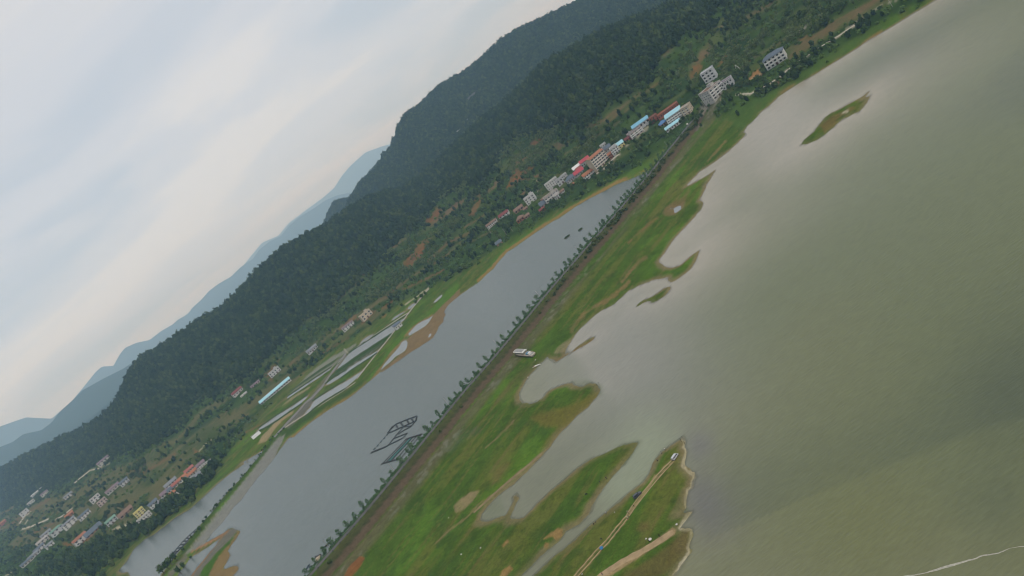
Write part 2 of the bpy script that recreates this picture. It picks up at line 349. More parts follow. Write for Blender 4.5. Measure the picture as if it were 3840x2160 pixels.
# ------------------------------------------------------------------ node material helpers
def new_mat(name):
    mt = bpy.data.materials.new(name); mt.use_nodes = True
    nt = mt.node_tree; nt.nodes.clear()
    out = nt.nodes.new("ShaderNodeOutputMaterial"); bs = nt.nodes.new("ShaderNodeBsdfPrincipled")
    nt.links.new(bs.outputs[0], out.inputs[0])
    return mt, nt, bs
def nd(nt, t, ins=None, **kw):
    n = nt.nodes.new(t)
    for k, v in kw.items(): setattr(n, k, v)
    for k, v in (ins or {}).items():
        if hasattr(v, 'links') or isinstance(v, bpy.types.NodeSocket): nt.links.new(v, n.inputs[k])
        else: n.inputs[k].default_value = v
    return n
def simple_mat(name, col, rough=0.7, var=0.25, scale=0.6, metallic=0.0, coord='Object', spec=0.06):
    """paint / plaster / metal with blotchy wear"""
    mt, nt, bs = new_mat(name)
    t = nd(nt, "ShaderNodeTexCoord")
    n1 = nd(nt, "ShaderNodeTexNoise", {"Vector": t.outputs[coord], "Scale": scale, "Detail": 6.0, "Roughness": 0.65})
    rmp = nd(nt, "ShaderNodeMapRange", {0: n1.outputs[0], 1: 0.25, 2: 0.75, 3: 1.0 - var, 4: 1.0 + var * 0.5})
    mxn = nd(nt, "ShaderNodeVectorMath", operation='SCALE'); mxn.inputs[0].default_value = col; nt.links.new(rmp.outputs[0], mxn.inputs[3])
    nt.links.new(mxn.outputs[0], bs.inputs["Base Color"])
    bs.inputs["Roughness"].default_value = rough; bs.inputs["Metallic"].default_value = metallic
    bs.inputs["Specular IOR Level"].default_value = spec
    return mt
def link(name, me, mat=None, parent=None, **props):
    o = bpy.data.objects.new(name, me); COL.objects.link(o)
    if mat is not None and me is not None and len(me.materials) == 0: me.materials.append(mat)
    if parent is not None: o.parent = parent
    for k, v in props.items(): o[k] = v
    return o
def grid_mesh(name, X, Y, Z):
    ny, nx = X.shape
    me = bpy.data.meshes.new(name)
    v = np.stack([X, Y, Z], -1).reshape(-1, 3).astype(np.float32)
    idx = np.arange(nx * ny, dtype=np.int32).reshape(ny, nx)
    q = np.stack([idx[:-1, :-1], idx[:-1, 1:], idx[1:, 1:], idx[1:, :-1]], -1).reshape(-1, 4)
    me.vertices.add(len(v)); me.vertices.foreach_set("co", v.ravel())
    me.loops.add(q.size); me.loops.foreach_set("vertex_index", q.ravel())
    me.polygons.add(len(q)); me.polygons.foreach_set("loop_start", np.arange(0, q.size, 4, dtype=np.int32))
    me.polygons.foreach_set("loop_total", np.full(len(q), 4, np.int32))
    me.polygons.foreach_set("use_smooth", np.ones(len(q), bool))
    me.update(calc_edges=True)
    return me
def add_color(me, name, rgb):
    a = me.color_attributes.new(name, 'FLOAT_COLOR', 'POINT')
    rgba = np.ones((len(rgb), 4), np.float32); rgba[:, :3] = rgb
    a.data.foreach_set("color", rgba.ravel())
def add_float(me, name, val):
    a = me.attributes.new(name, 'FLOAT', 'POINT'); a.data.foreach_set("value", np.asarray(val, np.float32).ravel())
# ------------------------------------------------------------------ ground sheet
azs = np.concatenate([np.arange(-180, -42, 4.0), np.arange(-42, 42.01, 0.088), np.arange(46, 180.1, 4.0)])
azs[-1] = 180.0
dep = np.radians(np.concatenate([np.arange(55, 11, -0.09), np.arange(11, 6.2, -0.06)]))
rs = np.concatenate([[2, 20, 45, 70], CAM_Z / np.tan(dep), np.arange(1205, 3700, 10.0), np.geomspace(3800, 21500, 20)])
RR, AZ = np.meshgrid(rs, azs, indexing='ij')
GX = RR * np.sin(np.radians(AZ)); GY = RR * np.cos(np.radians(AZ))
shp = GX.shape
gx, gy = GX.ravel(), GY.ravel()
gz, gsd, gs1, gs2, glat = height(gx, gy)
px, py = world_px(gx, gy, gz)
infront = gy > 1
px = np.where(infront, px, -9999); py = np.where(infront, py, -9999)
def C(*c): return np.array(c, float)
n_big = fbm(gx / 45, gy / 45, 21, 4); n_mid = fbm(gx / 14, gy / 14, 31, 4); n_fine = fbm(gx / 3.5, gy / 3.5, 41, 3)
# strips run along the shore: stretched noise
ca, sa_ = math.cos(math.radians(35)), math.sin(math.radians(35))
tdir = CW[-1] - CW[0]; tdir /= np.hypot(*tdir)
al = gx * tdir[0] + gy * tdir[1]; ac = -gx * tdir[1] + gy * tdir[0]
n_str = fbm(al / 60, ac / 7, 51, 4); n_str2 = fbm(al / 25, ac / 2.6, 57, 3)
col = np.zeros((len(gx), 3))
def mixc(c, amt):
    global col
    amt = np.clip(amt, 0, 1)[:, None]
    col = col * (1 - amt) + np.asarray(c)[None] * amt
col[:] = C(.095, .150, .028)
mixc(C(.140, .240, .036), sstep(.50, .72, n_big) * 0.7)
mixc(C(.165, .165, .042), sstep(.46, .68, n_str) * 0.75)
mixc(C(.060, .105, .026), sstep(.52, .75, n_mid) * 0.55)
mixc(C(.200, .140, .062), sstep(.58, .76, n_str2) * 0.38)
mixc(C(.045, .080, .020), sstep(.60, .72, fbm(gx / 5, gy / 5, 47, 3)) * .35)
# bare wet margin at the water
edge_n = n_mid * 6
mixc(C(.250, .200, .110), (1 - sstep(0.5, 3.0 + edge_n * .5, gsd)) * (.35 + .6 * sstep(.38, .58, n_big)) * (gsd < 9))
def lay(pp, feather, c, amt=1.0, wob=0.0, rough=0.0):
    sdv = poly_sdf(px, py, pp, max(60.0, feather * 3 + wob * 2))
    sel = sdv > -(feather + wob)
    if not sel.any(): return
    v = sdv + (n_mid - 0.5) * 2 * wob + (n_fine - 0.5) * wob
    a = sstep(-feather, feather, v) * amt
    if rough: a = a * (1 - rough * sstep(.40, .62, n_fine * .5 + n_mid * .5))
    a = np.where(sdv <= -59.9, 0, a)
    mixc(c, a)
def lay_line(pp, half, feather, c, amt=1.0, wob=0.0, rough=0.0):
    d = line_dist(px, py, pp, 60.0)
    d = d + (n_fine - 0.5) * 2 * wob
    a = (1 - sstep(half - feather, half + feather, d)) * amt
    if rough: a = a * (1 - rough * sstep(.45, .6, n_mid))
    mixc(c, a)
SAND = C(.30, .205, .115); TAN = C(.42, .31, .19); OCHRE = C(.29, .185, .060); RED = C(.36, .135, .050); RUST = C(.165, .085, .050)
MUD = C(.30, .29, .28); GREY = C(.27, .262, .258); PALE = C(.50, .44, .34)
# --- hillside
slope_n = fbm(gx / 26, gy / 26, 61, 4)
terr = fbm(al / 90, gz / 3.2 + n_big * 2, 71, 3)
hillm = sstep(0.02, 0.10, gs1) * (np.abs(AZ.ravel()) < 60)
hc = np.zeros_like(col); hc[:] = C(.040, .072, .026)
def mh(c, a):
    global hc
    a = np.clip(a, 0, 1)[:, None]; hc = hc * (1 - a) + np.asarray(c)[None] * a
mh(C(.066, .108, .032), sstep(.45, .65, slope_n))
mh(C(.120, .135, .050), sstep(.52, .68, terr) * .8)
mh(C(.20, .125, .070), sstep(.66, .80, terr) * sstep(.45, .6, n_big) * .8)
leftv = sstep(-6, -20, AZ.ravel()) * (1 - sstep(0.0, 0.2, gs2))
mh(C(.105, .115, .048), leftv * sstep(.38, .62, terr) * .8)
mh(C(.165, .145, .065), leftv * sstep(.60, .74, terr) * .6)
mh(C(.035, .055, .025), sstep(0.0, 0.06, gs2))
col = col * (1 - hillm[:, None]) + hc * hillm[:, None]
# --- orange earth on the slopes
for pp in [P('V2', [(530, 495), (620, 330), (620, 270), (700, 170), (800, 90), (880, 130), (950, 110), (1050, 30), (1130, 20), (1100, 80), (1000, 150), (900, 180), (880, 280), (1050, 290), (960, 310), (850, 310), (720, 400), (600, 470)]),
           P('V2', [(1110, 215), (1180, 190), (1320, 190), (1250, 240), (1130, 270)]), P('V2', [(860, 570), (890, 540), (935, 560), (925, 600), (880, 605)]),
           P('R7', [(150, 800), (180, 730), (250, 640), (285, 640), (240, 720), (200, 790)]), P('D', [(1012, 662), (1060, 612), (1082, 598), (1062, 642), (1032, 672)]),
           P('D', [(1065, 560), (1100, 525), (1120, 520), (1090, 560)]), P('R8', [(1000, 400), (1060, 320), (1120, 258), (1120, 275), (1060, 360), (1000, 415)]), P('R8', [(740, 490), (775, 395), (830, 365), (862, 380), (825, 450), (760, 505)]),
           P('R8', [(1720, 190), (1800, 130), (1905, 55), (1880, 95), (1760, 185)]), P('R8', [(1540, 570), (1600, 530), (1630, 535), (1585, 575)]), P('R8', [(1345, 805), (1400, 752), (1442, 744), (1400, 792)]),
           P('W5', [(290, 700), (400, 590), (480, 500), (540, 470), (540, 520), (460, 590), (350, 690)]), P('W5', [(930, 390), (1000, 330), (1100, 270), (1110, 290), (1000, 370)]), P('W5', [(920, 525), (980, 485), (1030, 475), (980, 530)]),
           P('W4', [(620, 520), (720, 370), (830, 270), (850, 260), (760, 380), (660, 540)]), P('W4', [(690, 590), (700, 560), (720, 555), (722, 590)]), P('R1', [(1870, 260), (1890, 225), (1920, 232), (1905, 262)]),
           P('W2', [(730, 1060), (790, 1050), (870, 1080), (830, 1110), (760, 1085)]), P('W2', [(900, 1010), (960, 960), (1090, 970), (1050, 1020), (960, 1090), (920, 1060)]), P('T3', [(1160, 1075), (1210, 1040), (1290, 1010), (1250, 1050), (1180, 1085)])]:
    lay(pp, 5, RED * .9, 0.8, 10, 0.5)
lay(P('R8', [(1310, 525), (1350, 450), (1420, 408), (1465, 420), (1440, 482), (1350, 532)]), 3, C(.37, .19, .075), .95, 4)
lay(P('V4', [(1390, 880), (1430, 830), (1560, 740), (1690, 650), (1640, 780), (1540, 800), (1470, 880)]), 3, TAN, .95, 3)
# contour-like strips of dry field on the slopes
rngl = np.random.default_rng(5)
for k in range(64):
    t = rngl.random(); cx = -40 + 1750 * t; 
    b = np.interp(cx, [0, 500, 700, 900, 1100, 1300, 1500, 1750], [1290, 1110, 960, 800, 640, 500, 330, 190])
    cy = b + rngl.uniform(-18, 95 if cx < 700 else 40)
    L = rngl.uniform(12, 60); an = math.radians(rngl.normal(33, 6))
    q = [(cx - L * math.cos(an), cy + L * math.sin(an)), (cx + L * math.cos(an), cy - L * math.sin(an))]
    lay_line(P('D', q), rngl.uniform(1.5, 5), 2.5, [C(.19, .15, .07), C(.13, .15, .05), C(.22, .12, .06), C(.09, .13, .04)][k % 4], .75, 2, .3)
# second strip: village yards, paths
for q, w in [(P('V1', [(2620, 300), (2480, 380), (2380, 480), (2100, 780), (1900, 900)]), 2.2), (P('V3', [(960, 620), (860, 700), (760, 800), (680, 880)]), 3.0), (P('V3', [(560, 960), (430, 1100)]), 2.0),
             (P('R8', [(900, 690), (1000, 690), (1060, 725), (1020, 640)]), 1.6), (P('W2', [(260, 900), (380, 860), (520, 800), (580, 770)]), 3.0), (P('W2', [(230, 830), (280, 760), (365, 690)]), 2.4), (P('W2', [(870, 360), (980, 270), (1060, 200), (1180, 175), (1290, 120)]), 2.2),
             (P('W2', [(660, 780), (740, 740), (860, 640)]), 2.2), (P('W2', [(300, 830), (340, 770)]), 2.0), (P('W2', [(60, 1449), (200, 1370)]), 2.4), (P('R1', [(1930, 245), (1990, 170), (2050, 125)]), 1.8), (P('V2', [(1100, 280), (1210, 330), (1215, 420), (1200, 620)]), 1.5),
             (P('W5', [(0, 440), (100, 360), (200, 260)]), 1.6), (P('W5', [(1290, 330), (1460, 210), (1650, 70), (1500, 250)]), 2.4)]:
    lay_line(q, w, 1.2, PALE, .8, .5)
lay(P('W2', [(1280, 905), (1400, 860), (1550, 820), (1500, 860), (1420, 900), (1380, 945), (1390, 895)]), 2, PALE, .95)
lay(P('V1', [(1880, 920), (2050, 780), (2250, 600), (2360, 555), (2440, 590), (2380, 640), (2180, 760), (2050, 850)]), 2, C(.36, .31, .25), .9)
lay(P('V3', [(700, 900), (760, 800), (900, 660), (990, 610), (960, 680), (820, 800)]), 2, C(.36, .33, .29), .8)
# shore of the far bank: ochre mud and fresh grass strips
shore_far = P('R7', [(1870, 350), (1760, 400), (1660, 450), (1560, 490), (1470, 540), (1380, 590), (1200, 690), (1100, 750), (1040, 795), (900, 878), (800, 945), (700, 1015), (600, 1085), (520, 1140), (470, 1190), (420, 1245), (380, 1300), (310, 1360), (240, 1430)])
lay_line(shore_far, 9, 5, C(.115, .210, .035), .85, 5)
lay_line(shore_far, 5.0, 2.5, C(.34, .20, .075), .9, 3)
lay(P('R7', [(1400, 570), (1480, 520), (1600, 450), (1720, 390), (1750, 380), (1700, 450), (1560, 505), (1440, 575)]), 3, C(.34, .21, .085), .8, 4)
lay(P('R7', [(1660, 440), (1720, 360), (1850, 290), (1950, 230), (1900, 330), (1800, 390), (1700, 440)]), 5, C(.115, .19, .035), .9, 4)
lay(P('W5', [(700, 1480), (800, 1360), (900, 1210), (1000, 1060), (1150, 880), (1300, 720), (1420, 600), (1600, 480), (1750, 330), (1850, 200), (2000, 60), (2093, -20), (2093, 110), (1960, 240), (1800, 400), (1640, 480), (1450, 600), (1330, 740), (1200, 880), (1080, 1020), (960, 1180), (840, 1340), (740, 1480)]), 6, C(.120, .215, .038), .95, 8)
lay(P('W5', [(760, 1470), (860, 1340), (980, 1160), (1110, 1000), (1240, 860), (1300, 770), (1400, 650), (1550, 570), (1690, 480), (1700, 500), (1560, 590), (1400, 690), (1290, 830), (1180, 980), (1040, 1130), (900, 1340), (800, 1470)]), 4, C(.29, .19, .085), .8, 5)
lay(P('W5', [(885, 1372), (960, 1285), (1080, 1185), (1200, 1088), (1290, 1035), (1312, 980), (1328, 900), (1340, 820), (1420, 770), (1500, 715), (1600, 660), (1650, 600), (1700, 510), (1760, 440), (1850, 340), (1960, 240), (2110, 90), (2110, 210), (2010, 280), (1900, 400), (1880, 600), (1790, 680), (1720, 850), (1500, 990), (1230, 1160), (960, 1350)]), 3, C(.255, .175, .100), .95, 3)
lay(P('W4', [(1000, 1449), (1200, 1290), (1400, 1130), (1600, 1000), (1852, 850), (2100, 690), (2250, 600), (2200, 700), (1852, 890), (1600, 1030), (1300, 1240), (1060, 1460)]), 5, C(.30, .20, .070), .85, 5)
lay(P('W4', [(800, 1449), (1000, 1290), (1250, 1130), (1500, 960), (1852, 740), (2100, 590), (2080, 640), (1852, 800), (1500, 1020), (1200, 1230), (960, 1449)]), 4, C(.065, .105, .035), .85, 5)
# fish-pond fields
lay(P('W4', [(1060, 720), (1200, 600), (1400, 460), (1600, 330), (1852, 170), (2000, 60), (1990, 30), (1852, 110), (1600, 250), (1400, 390), (1250, 520), (1150, 620)]), 3, MUD, .85, 3, .3)
lay(P('W4', [(980, 800), (1150, 690), (1400, 530), (1640, 380), (1852, 230), (1852, 190), (1600, 360), (1350, 520), (1100, 690)]), 3, C(.26, .255, .25), .85, 3, .3)
lay(P('W4', [(1280, 860), (1500, 560), (1700, 400), (1852, 200), (1900, 150), (1860, 280), (1640, 480), (1540, 580), (1480, 720), (1360, 880)]), 3, C(.19, .175, .135), .8, 4, .3)
lay(P('W4', [(930, 1300), (1000, 1180), (1130, 1040), (1200, 940), (1290, 870), (1380, 830), (1330, 930), (1280, 1010), (1180, 1130), (1080, 1220), (960, 1310)]), 3, C(.175, .160, .150), .9, 3)
lay(P('W4', [(560, 1449), (700, 1300), (760, 1220), (850, 1150), (950, 1090), (1052, 1038), (1040, 1080), (980, 1130), (880, 1200), (830, 1260), (760, 1330), (650, 1500), (500, 1560)]), 3, TAN, .9, 3, .2)
lay(P('W4', [(870, 980), (950, 900), (1100, 800), (1300, 680), (1280, 710), (1100, 830), (960, 930)]), 3, C(.36, .30, .19), .8, 3)
for q in [P('W5', [(260, 1330), (500, 1170), (760, 1000), (1020, 820), (1100, 760)]), P('W5', [(420, 1080), (700, 890), (1000, 690), (1330, 470)]), P('W5', [(130, 1449), (420, 1240), (700, 1050), (1000, 850)])]:
    lay_line(q, 4.5, 1.5, C(.060, .110, .030), .9, 1)
for q in [P('W5', [(560, 1449), (720, 1240), (900, 1010), (1030, 850), (1130, 720), (1260, 560), (1380, 400), (1650, 80)]), P('W5', [(360, 1000), (440, 1075)]), P('W4', [(920, 1300), (1100, 1180), (1500, 930), (1852, 710)])]:
    lay_line(q, 1.8, .8, C(.42, .38, .30), .85, .4)
for k in range(9):
    o = k * 22
    lay_line(P('W5', [(150 + o, 1449 - o * .2), (500 + o, 1210 - o * .25), (900 + o * .4, 960 - o * .3)]), 1.4, .8, [C(.075, .10, .05), C(.22, .21, .20)][k % 2], .7, .5)
# second embankment: stone pitching, verge, orange dyke, mud flat
lay(P('R2', [(440, 70), (350, 125), (265, 235), (135, 405), (20, 545)]) + P('W3', [(1310, -10), (1100, 250), (930, 470), (800, 640), (640, 850), (500, 1010), (640, 960), (870, 825), (970, 690), (1070, 560), (1180, 460), (1290, 320), (1410, 150), (1530, 10)]) + P('R2', [(30, 690), (105, 595), (185, 490), (275, 388), (340, 300), (365, 225), (410, 150)]), 2.5, GREY, .95)
lay(P('W3', [(500, 1000), (540, 1090), (430, 1240), (250, 1449), (150, 1600), (40, 1600), (120, 1449), (300, 1230)]), 2.5, C(.20, .18, .16), .9)
lay_line(P('R2', [(455, 30), (400, 60), (300, 150), (235, 240), (120, 380), (0, 530)]) + P('W3', [(1190, 0), (1020, 210), (860, 420), (720, 620), (580, 800), (450, 980)]), 6.0, 3, C(.075, .115, .032), .9, 1.5)
lay_line(P('W3', [(1270, 30), (1050, 300), (880, 520), (740, 700), (600, 870)]), 1.2, .6, C(.34, .32, .30), .7)
lay(P('W3', [(540, 1030), (700, 950), (900, 850), (1100, 740), (1320, 600), (1340, 545), (1300, 570), (1100, 690), (880, 810), (620, 970)]), 2, C(.40, .215, .125), .95)
lay(P('W3', [(620, 1449), (780, 1240), (900, 1100), (1060, 880), (1200, 720), (1340, 560), (1410, 520), (1500, 560), (1420, 680), (1250, 860), (1100, 1000), (940, 1180), (820, 1330), (700, 1560), (540, 1560)]), 3, C(.20, .185, .165), .95)
lay_line(P('W3', [(560, 1520), (760, 1250), (900, 1080), (1060, 870), (1200, 690), (1330, 560)]), 3, 1.5, C(.33, .19, .12), .8)
lay(P('W3', [(740, 1560), (820, 1340), (940, 1190), (1100, 1010), (1250, 870), (1400, 690), (1440, 690), (1300, 860), (1120, 1060), (1040, 1220), (960, 1380), (900, 1560)]), 3, C(.085, .165, .030), .95, 3)
lay(P('W3', [(900, 1560), (980, 1370), (1060, 1210), (1150, 1050), (1350, 830), (1500, 600), (1570, 580), (1340, 930), (1310, 970), (1380, 1050), (1190, 1345), (1500, 1230), (1530, 1330), (1390, 1560)]), 2, C(.275, .185, .085), .95)
lay(P('W3', [(300, 1449), (420, 1280), (560, 1110), (640, 1060), (520, 1210), (420, 1330), (330, 1449)]), 2, C(.20, .26, .07), .9)
# --- flats between causeway and lake
lat_sel = (np.abs(glat) < 39)
lt = glat + (n_mid - .5) * 2.0
mixc(C(.085, .088, .036), (lt > 2.6) * (1 - sstep(11, 15, lt)) * .95)
mixc(C(.135, .092, .066), sstep(7.2, 8.6, lt) * (1 - sstep(12.5, 14.0, lt)) * .9)
mixc(C(.045, .055, .028), sstep(6.2, 7.2, lt) * (1 - sstep(7.8, 8.8, lt)) * .6)
mixc(C(.145, .130, .075), sstep(13, 16, lt) * (1 - sstep(22, 34, lt)) * .75 * sstep(.25, .5, n_str) * lat_sel)
mixc(C(.28, .27, .245), sstep(15, 18, lt) * (1 - sstep(22, 30, lt)) * .38 * sstep(.52, .64, n_fine) * sstep(.4, .55, n_mid) * lat_sel)
mixc(C(.075, .125, .030), (glat < -3.2) * (glat > -9) * .9)
lay(P('R2', [(1000, 1470), (1080, 1330), (1160, 1260), (1220, 1270), (1180, 1340), (1100, 1449), (1060, 1560)]), 4, RED * .8, .85, 5)
lay(P('R2', [(1960, 250), (2040, 160), (2200, 60), (2300, 0), (2320, 40), (2160, 150), (2060, 240)]), 8, C(.22, .22, .20), .40, 12, .7)
lay(P('R2', [(2080, 780), (2140, 690), (2230, 630), (2320, 620), (2260, 720), (2180, 790), (2100, 830)]), 4, C(.36, .27, .16), .85, 8, .3)
for pp in [P('R3', [(620, 1090), (680, 1040), (760, 990), (800, 1000), (800, 1060), (740, 1105), (700, 1060)]), P('R3', [(190, 1449), (220, 1390), (290, 1350), (320, 1380), (260, 1449), (240, 1500), (180, 1500)]), P('R3', [(615, 1170), (640, 1130), (670, 1135), (650, 1175)]), P('R3', [(210, 1160), (260, 1100), (290, 1110), (230, 1170)])]:
    lay(pp, 3, C(.34, .21, .085), .9, 4)
lay(P('R3', [(80, 600), (150, 420), (260, 340), (330, 330), (250, 460), (200, 550)]), 14, C(.20, .15, .055), .7, 10)
lay(P('R3', [(560, 260), (640, 130), (760, 0), (850, -60), (700, 160)]) , 8, C(.19, .155, .055), .6, 6)
lay(P('R6', [(760, 1360), (900, 1300), (1150, 1240), (1330, 1140), (1420, 1130), (1300, 1270), (1100, 1449), (900, 1449)]), 14, C(.175, .150, .035), .85, 8)
lay_line(P('R3', [(0, 780), (130, 660), (270, 540), (400, 430), (510, 340), (600, 260)]), 4.2, 2, C(.29, .22, .12), .9, 1.5)
lay_line(P('R2', [(1900, 1130), (2050, 990), (2200, 880), (2320, 750), (2484, 640)]), 3.6, 2, C(.26, .20, .10), .8, 1.5)
lay_line(P('R3', [(50, 210), (160, 110), (260, 20), (330, -60)]), 2.4, 1.2, C(.27, .20, .11), .75, 1.5)
lay_line(P('R6', [(1140, 520), (1280, 340), (1400, 270), (1520, 210), (1640, 100), (1700, 40)]), 6, 4, C(.29, .19, .09), .75, 8, .4)
lay_line(P('R7', [(1640, 1440), (1740, 1310), (1840, 1220), (1870, 1210)]), 6, 4, C(.29, .18, .09), .75, 6, .3)
lay_line(P('R7', [(1700, 1060), (1800, 960), (1900, 880), (1980, 820)]), 5, 4, C(.27, .15, .075), .75, 6, .3)
lay_line(P('R8', [(910, 1310), (1000, 1210), (1090, 1110)]), 3.5, 2, C(.28, .19, .085), .7, 3)
lay(P('R7', [(2040, 780), (2060, 720), (2180, 650), (2290, 540), (2300, 560), (2230, 690), (2150, 790), (2090, 800)]), 8, C(.22, .15, .065), .7, 8)
lay(P('R6', [(970, 740), (1000, 690), (1060, 640), (1140, 600), (1190, 560), (1190, 590), (1120, 660), (1060, 720), (1000, 740)]), 4, C(.36, .29, .19), .8, 6, .4)
lay_line(P('R6', [(985, 815), (1080, 770), (1200, 695), (1290, 645), (1362, 590)]), 3.5, 2, C(.25, .17, .085), .9, 1)
lay(P('R6', [(380, 1200), (560, 1000), (720, 860), (830, 800), (800, 890), (680, 1000), (560, 1140), (450, 1230)]), 16, C(.16, .125, .06), .6, 14, .4)
# tracks on the spit
TR = C(.40, .285, .155)
lay_line(P('R3', [(1700, 480), (1640, 580), (1560, 690), (1500, 770), (1440, 850)]), 5.0, 2.5, TR, .85, 2)
lay_line(P('R3', [(1870, 340), (1800, 410), (1720, 500), (1700, 520)]), 2.0, 1, TR, .85, 1); lay_line(P('R3', [(1850, 330), (1780, 400), (1700, 490)]), 2.0, 1, TR, .85, 1)
lay_line(P('R3', [(1420, 870), (1320, 980), (1230, 1100), (1120, 1210), (1000, 1350), (900, 1460), (820, 1560)]), 2.3, 1.1, TR, .9, .8)
lay_line(P('R3', [(1440, 885), (1345, 1000), (1255, 1115), (1150, 1225), (1025, 1370), (935, 1460), (850, 1570)]), 2.3, 1.1, TR, .9, .8)
lay(P('R3', [(1180, 1449), (1300, 1340), (1480, 1230), (1640, 1140), (1760, 1060), (1870, 980), (1905, 1000), (1890, 1050), (1780, 1120), (1650, 1200), (1500, 1300), (1360, 1390), (1230, 1470), (1100, 1560), (1030, 1560)]), 4, C(.42, .29, .165), .95, 4)
lay_line(P('R3', [(1150, 890), (1080, 980), (980, 1100), (880, 1200), (700, 1370)]), 2.2, 1.5, C(.24, .18, .07), .6, 2)
lay(P('R3', [(1400, 1449), (1700, 1240), (1900, 1080), (2010, 1010), (2020, 1180), (1900, 1330), (1780, 1449), (1500, 1560)]), 12, C(.155, .115, .045), .75, 8)
lay(P('R3', [(1500, 1000), (1560, 920), (1640, 920), (1640, 990), (1560, 1030)]), 12, C(.18, .12, .05), .6, 8)
spit_line = P('R3', [(1970, 100), (1992, 150), (1980, 200), (2006, 240), (1992, 300), (1972, 380), (2012, 430), (2072, 455), (2092, 490), (2072, 530), (2062, 592), (2022, 622), (2000, 692), (1990, 762), (2040, 830), (1990, 900), (1940, 985), (2052, 1000), (2045, 1070), (2020, 1182), (2032, 1215), (1990, 1292), (1880, 1449), (1840, 1560)])
lay_line(spit_line, 7.0, 3.5, C(.48, .41, .28), .9, 6, .45)
lay(P('R3', [(1900, 1449), (1930, 1330), (2010, 1230), (2030, 1215), (1990, 1310), (1920, 1449), (1860, 1560)]), 3, PALE, .9, 3)
lay(P('R3', [(1920, 990), (1960, 930), (2040, 860), (2060, 840), (2000, 930), (1950, 1000)]), 3, PALE, .9, 3)
# --- far right bank
lay(P('R8', [(1600, 640), (1700, 570), (1780, 525), (1740, 585), (1640, 645)]), 4, C(.31, .17, .07), .8, 5)
lay(P('R8', [(1900, 480), (2100, 370), (2300, 250), (2484, 110), (2600, 30), (2620, 70), (2484, 160), (2300, 290), (2100, 410), (1960, 480)]), 4, C(.30, .175, .075), .8, 6, .3)
lay(P('R8', [(1200, 720), (1500, 640), (1800, 460), (2100, 280), (2300, 150), (2484, 30), (2600, -50), (2600, 10), (2484, 100), (2300, 230), (2100, 350), (1800, 530), (1600, 640), (1400, 820), (1290, 940), (1250, 1000), (1100, 900)]), 10, C(.095, .150, .038), .85, 8)
lay_line(P('R8', [(1190, 665), (1250, 655), (1340, 650), (1450, 590), (1600, 500), (1750, 370), (1900, 270), (2050, 170), (2200, 80), (2300, 10), (2400, -40)]), 2.4, .9, C(.55, .49, .38), .85, .5)
lay_line(P('R8', [(1200, 660), (1330, 655)]), 3.0, 1, C(.55, .49, .38), .9, .5)
lay_line(P('B2', [(1440, 240), (1560, 160), (1640, 110), (1700, 60), (1790, 20), (1860, 0)]), 2.0, 1, C(.40, .36, .30), .7, .5)
lay(P('R8', [(1780, 40), (1830, 0), (1900, -40), (1860, 30), (1800, 60)]), 2, C(.36, .33, .30), .85)
lay(P('V3', [(2080, 440), (2200, 260), (2250, 180), (2220, 130), (2440, 130), (2380, 200), (2300, 330), (2160, 450)]), 2, C(.30, .27, .23), .9, 1)
lay(P('V3', [(2100, 690), (2200, 560), (2260, 540), (2230, 620), (2150, 720)]), 3, C(.22, .19, .17), .8, 2)
lay(P('R8', [(2000, 960), (2090, 880), (2200, 830), (2300, 780), (2350, 790), (2200, 890), (2150, 950), (2050, 1020)]), 6, C(.20, .135, .045), .8, 6)
lay(P('R8', [(2210, 850), (2230, 830), (2290, 800), (2282, 822), (2220, 852)]), 1.5, C(.55, .50, .40), .95)
# second-hill clearing
greenish = sstep(1.0, 1.25, col[:, 1] / (col[:, 0] + 1e-6))[:, None]
NEARCOL = np.clip(col * (np.array([.70, .72, .64]) * (1 - greenish) + np.array([.60, .68, .46]) * greenish), 0.008, 0.9)
ground_me = grid_mesh("ground", GX, GY, gz.reshape(shp))
add_color(ground_me, "col", NEARCOL * (0.86 + 0.28 * n_fine)[:, None])
mt, nt, bs = new_mat("ground_cover")
at = nd(nt, "ShaderNodeAttribute", attribute_name="col")
geo = nd(nt, "ShaderNodeNewGeometry")
na = nd(nt, "ShaderNodeTexNoise", {"Vector": geo.outputs["Position"], "Scale": 0.45, "Detail": 8.0, "Roughness": 0.75})
nb = nd(nt, "ShaderNodeTexNoise", {"Vector": geo.outputs["Position"], "Scale": 1.9, "Detail": 4.0, "Roughness": 0.7})
ra = nd(nt, "ShaderNodeMapRange", {0: na.outputs[0], 1: .3, 2: .7, 3: .74, 4: 1.26})
rb = nd(nt, "ShaderNodeMapRange", {0: nb.outputs[0], 1: .3, 2: .7, 3: .70, 4: 1.30})
mu = nd(nt, "ShaderNodeMath", {0: ra.outputs[0], 1: rb.outputs[0]}, operation='MULTIPLY')
vm = nd(nt, "ShaderNodeVectorMath", {0: at.outputs["Color"]}, operation='SCALE'); nt.links.new(mu.outputs[0], vm.inputs[3])
nt.links.new(vm.outputs[0], bs.inputs["Base Color"])
bs.inputs["Roughness"].default_value = 1.0; bs.inputs["Specular IOR Level"].default_value = 0.0
bp = nd(nt, "ShaderNodeBump", {"Height": nb.outputs[0], "Strength": 0.5, "Distance": 0.3}); nt.links.new(bp.outputs[0], bs.inputs["Normal"])
ground = link("ground", ground_me, mt, kind="structure")

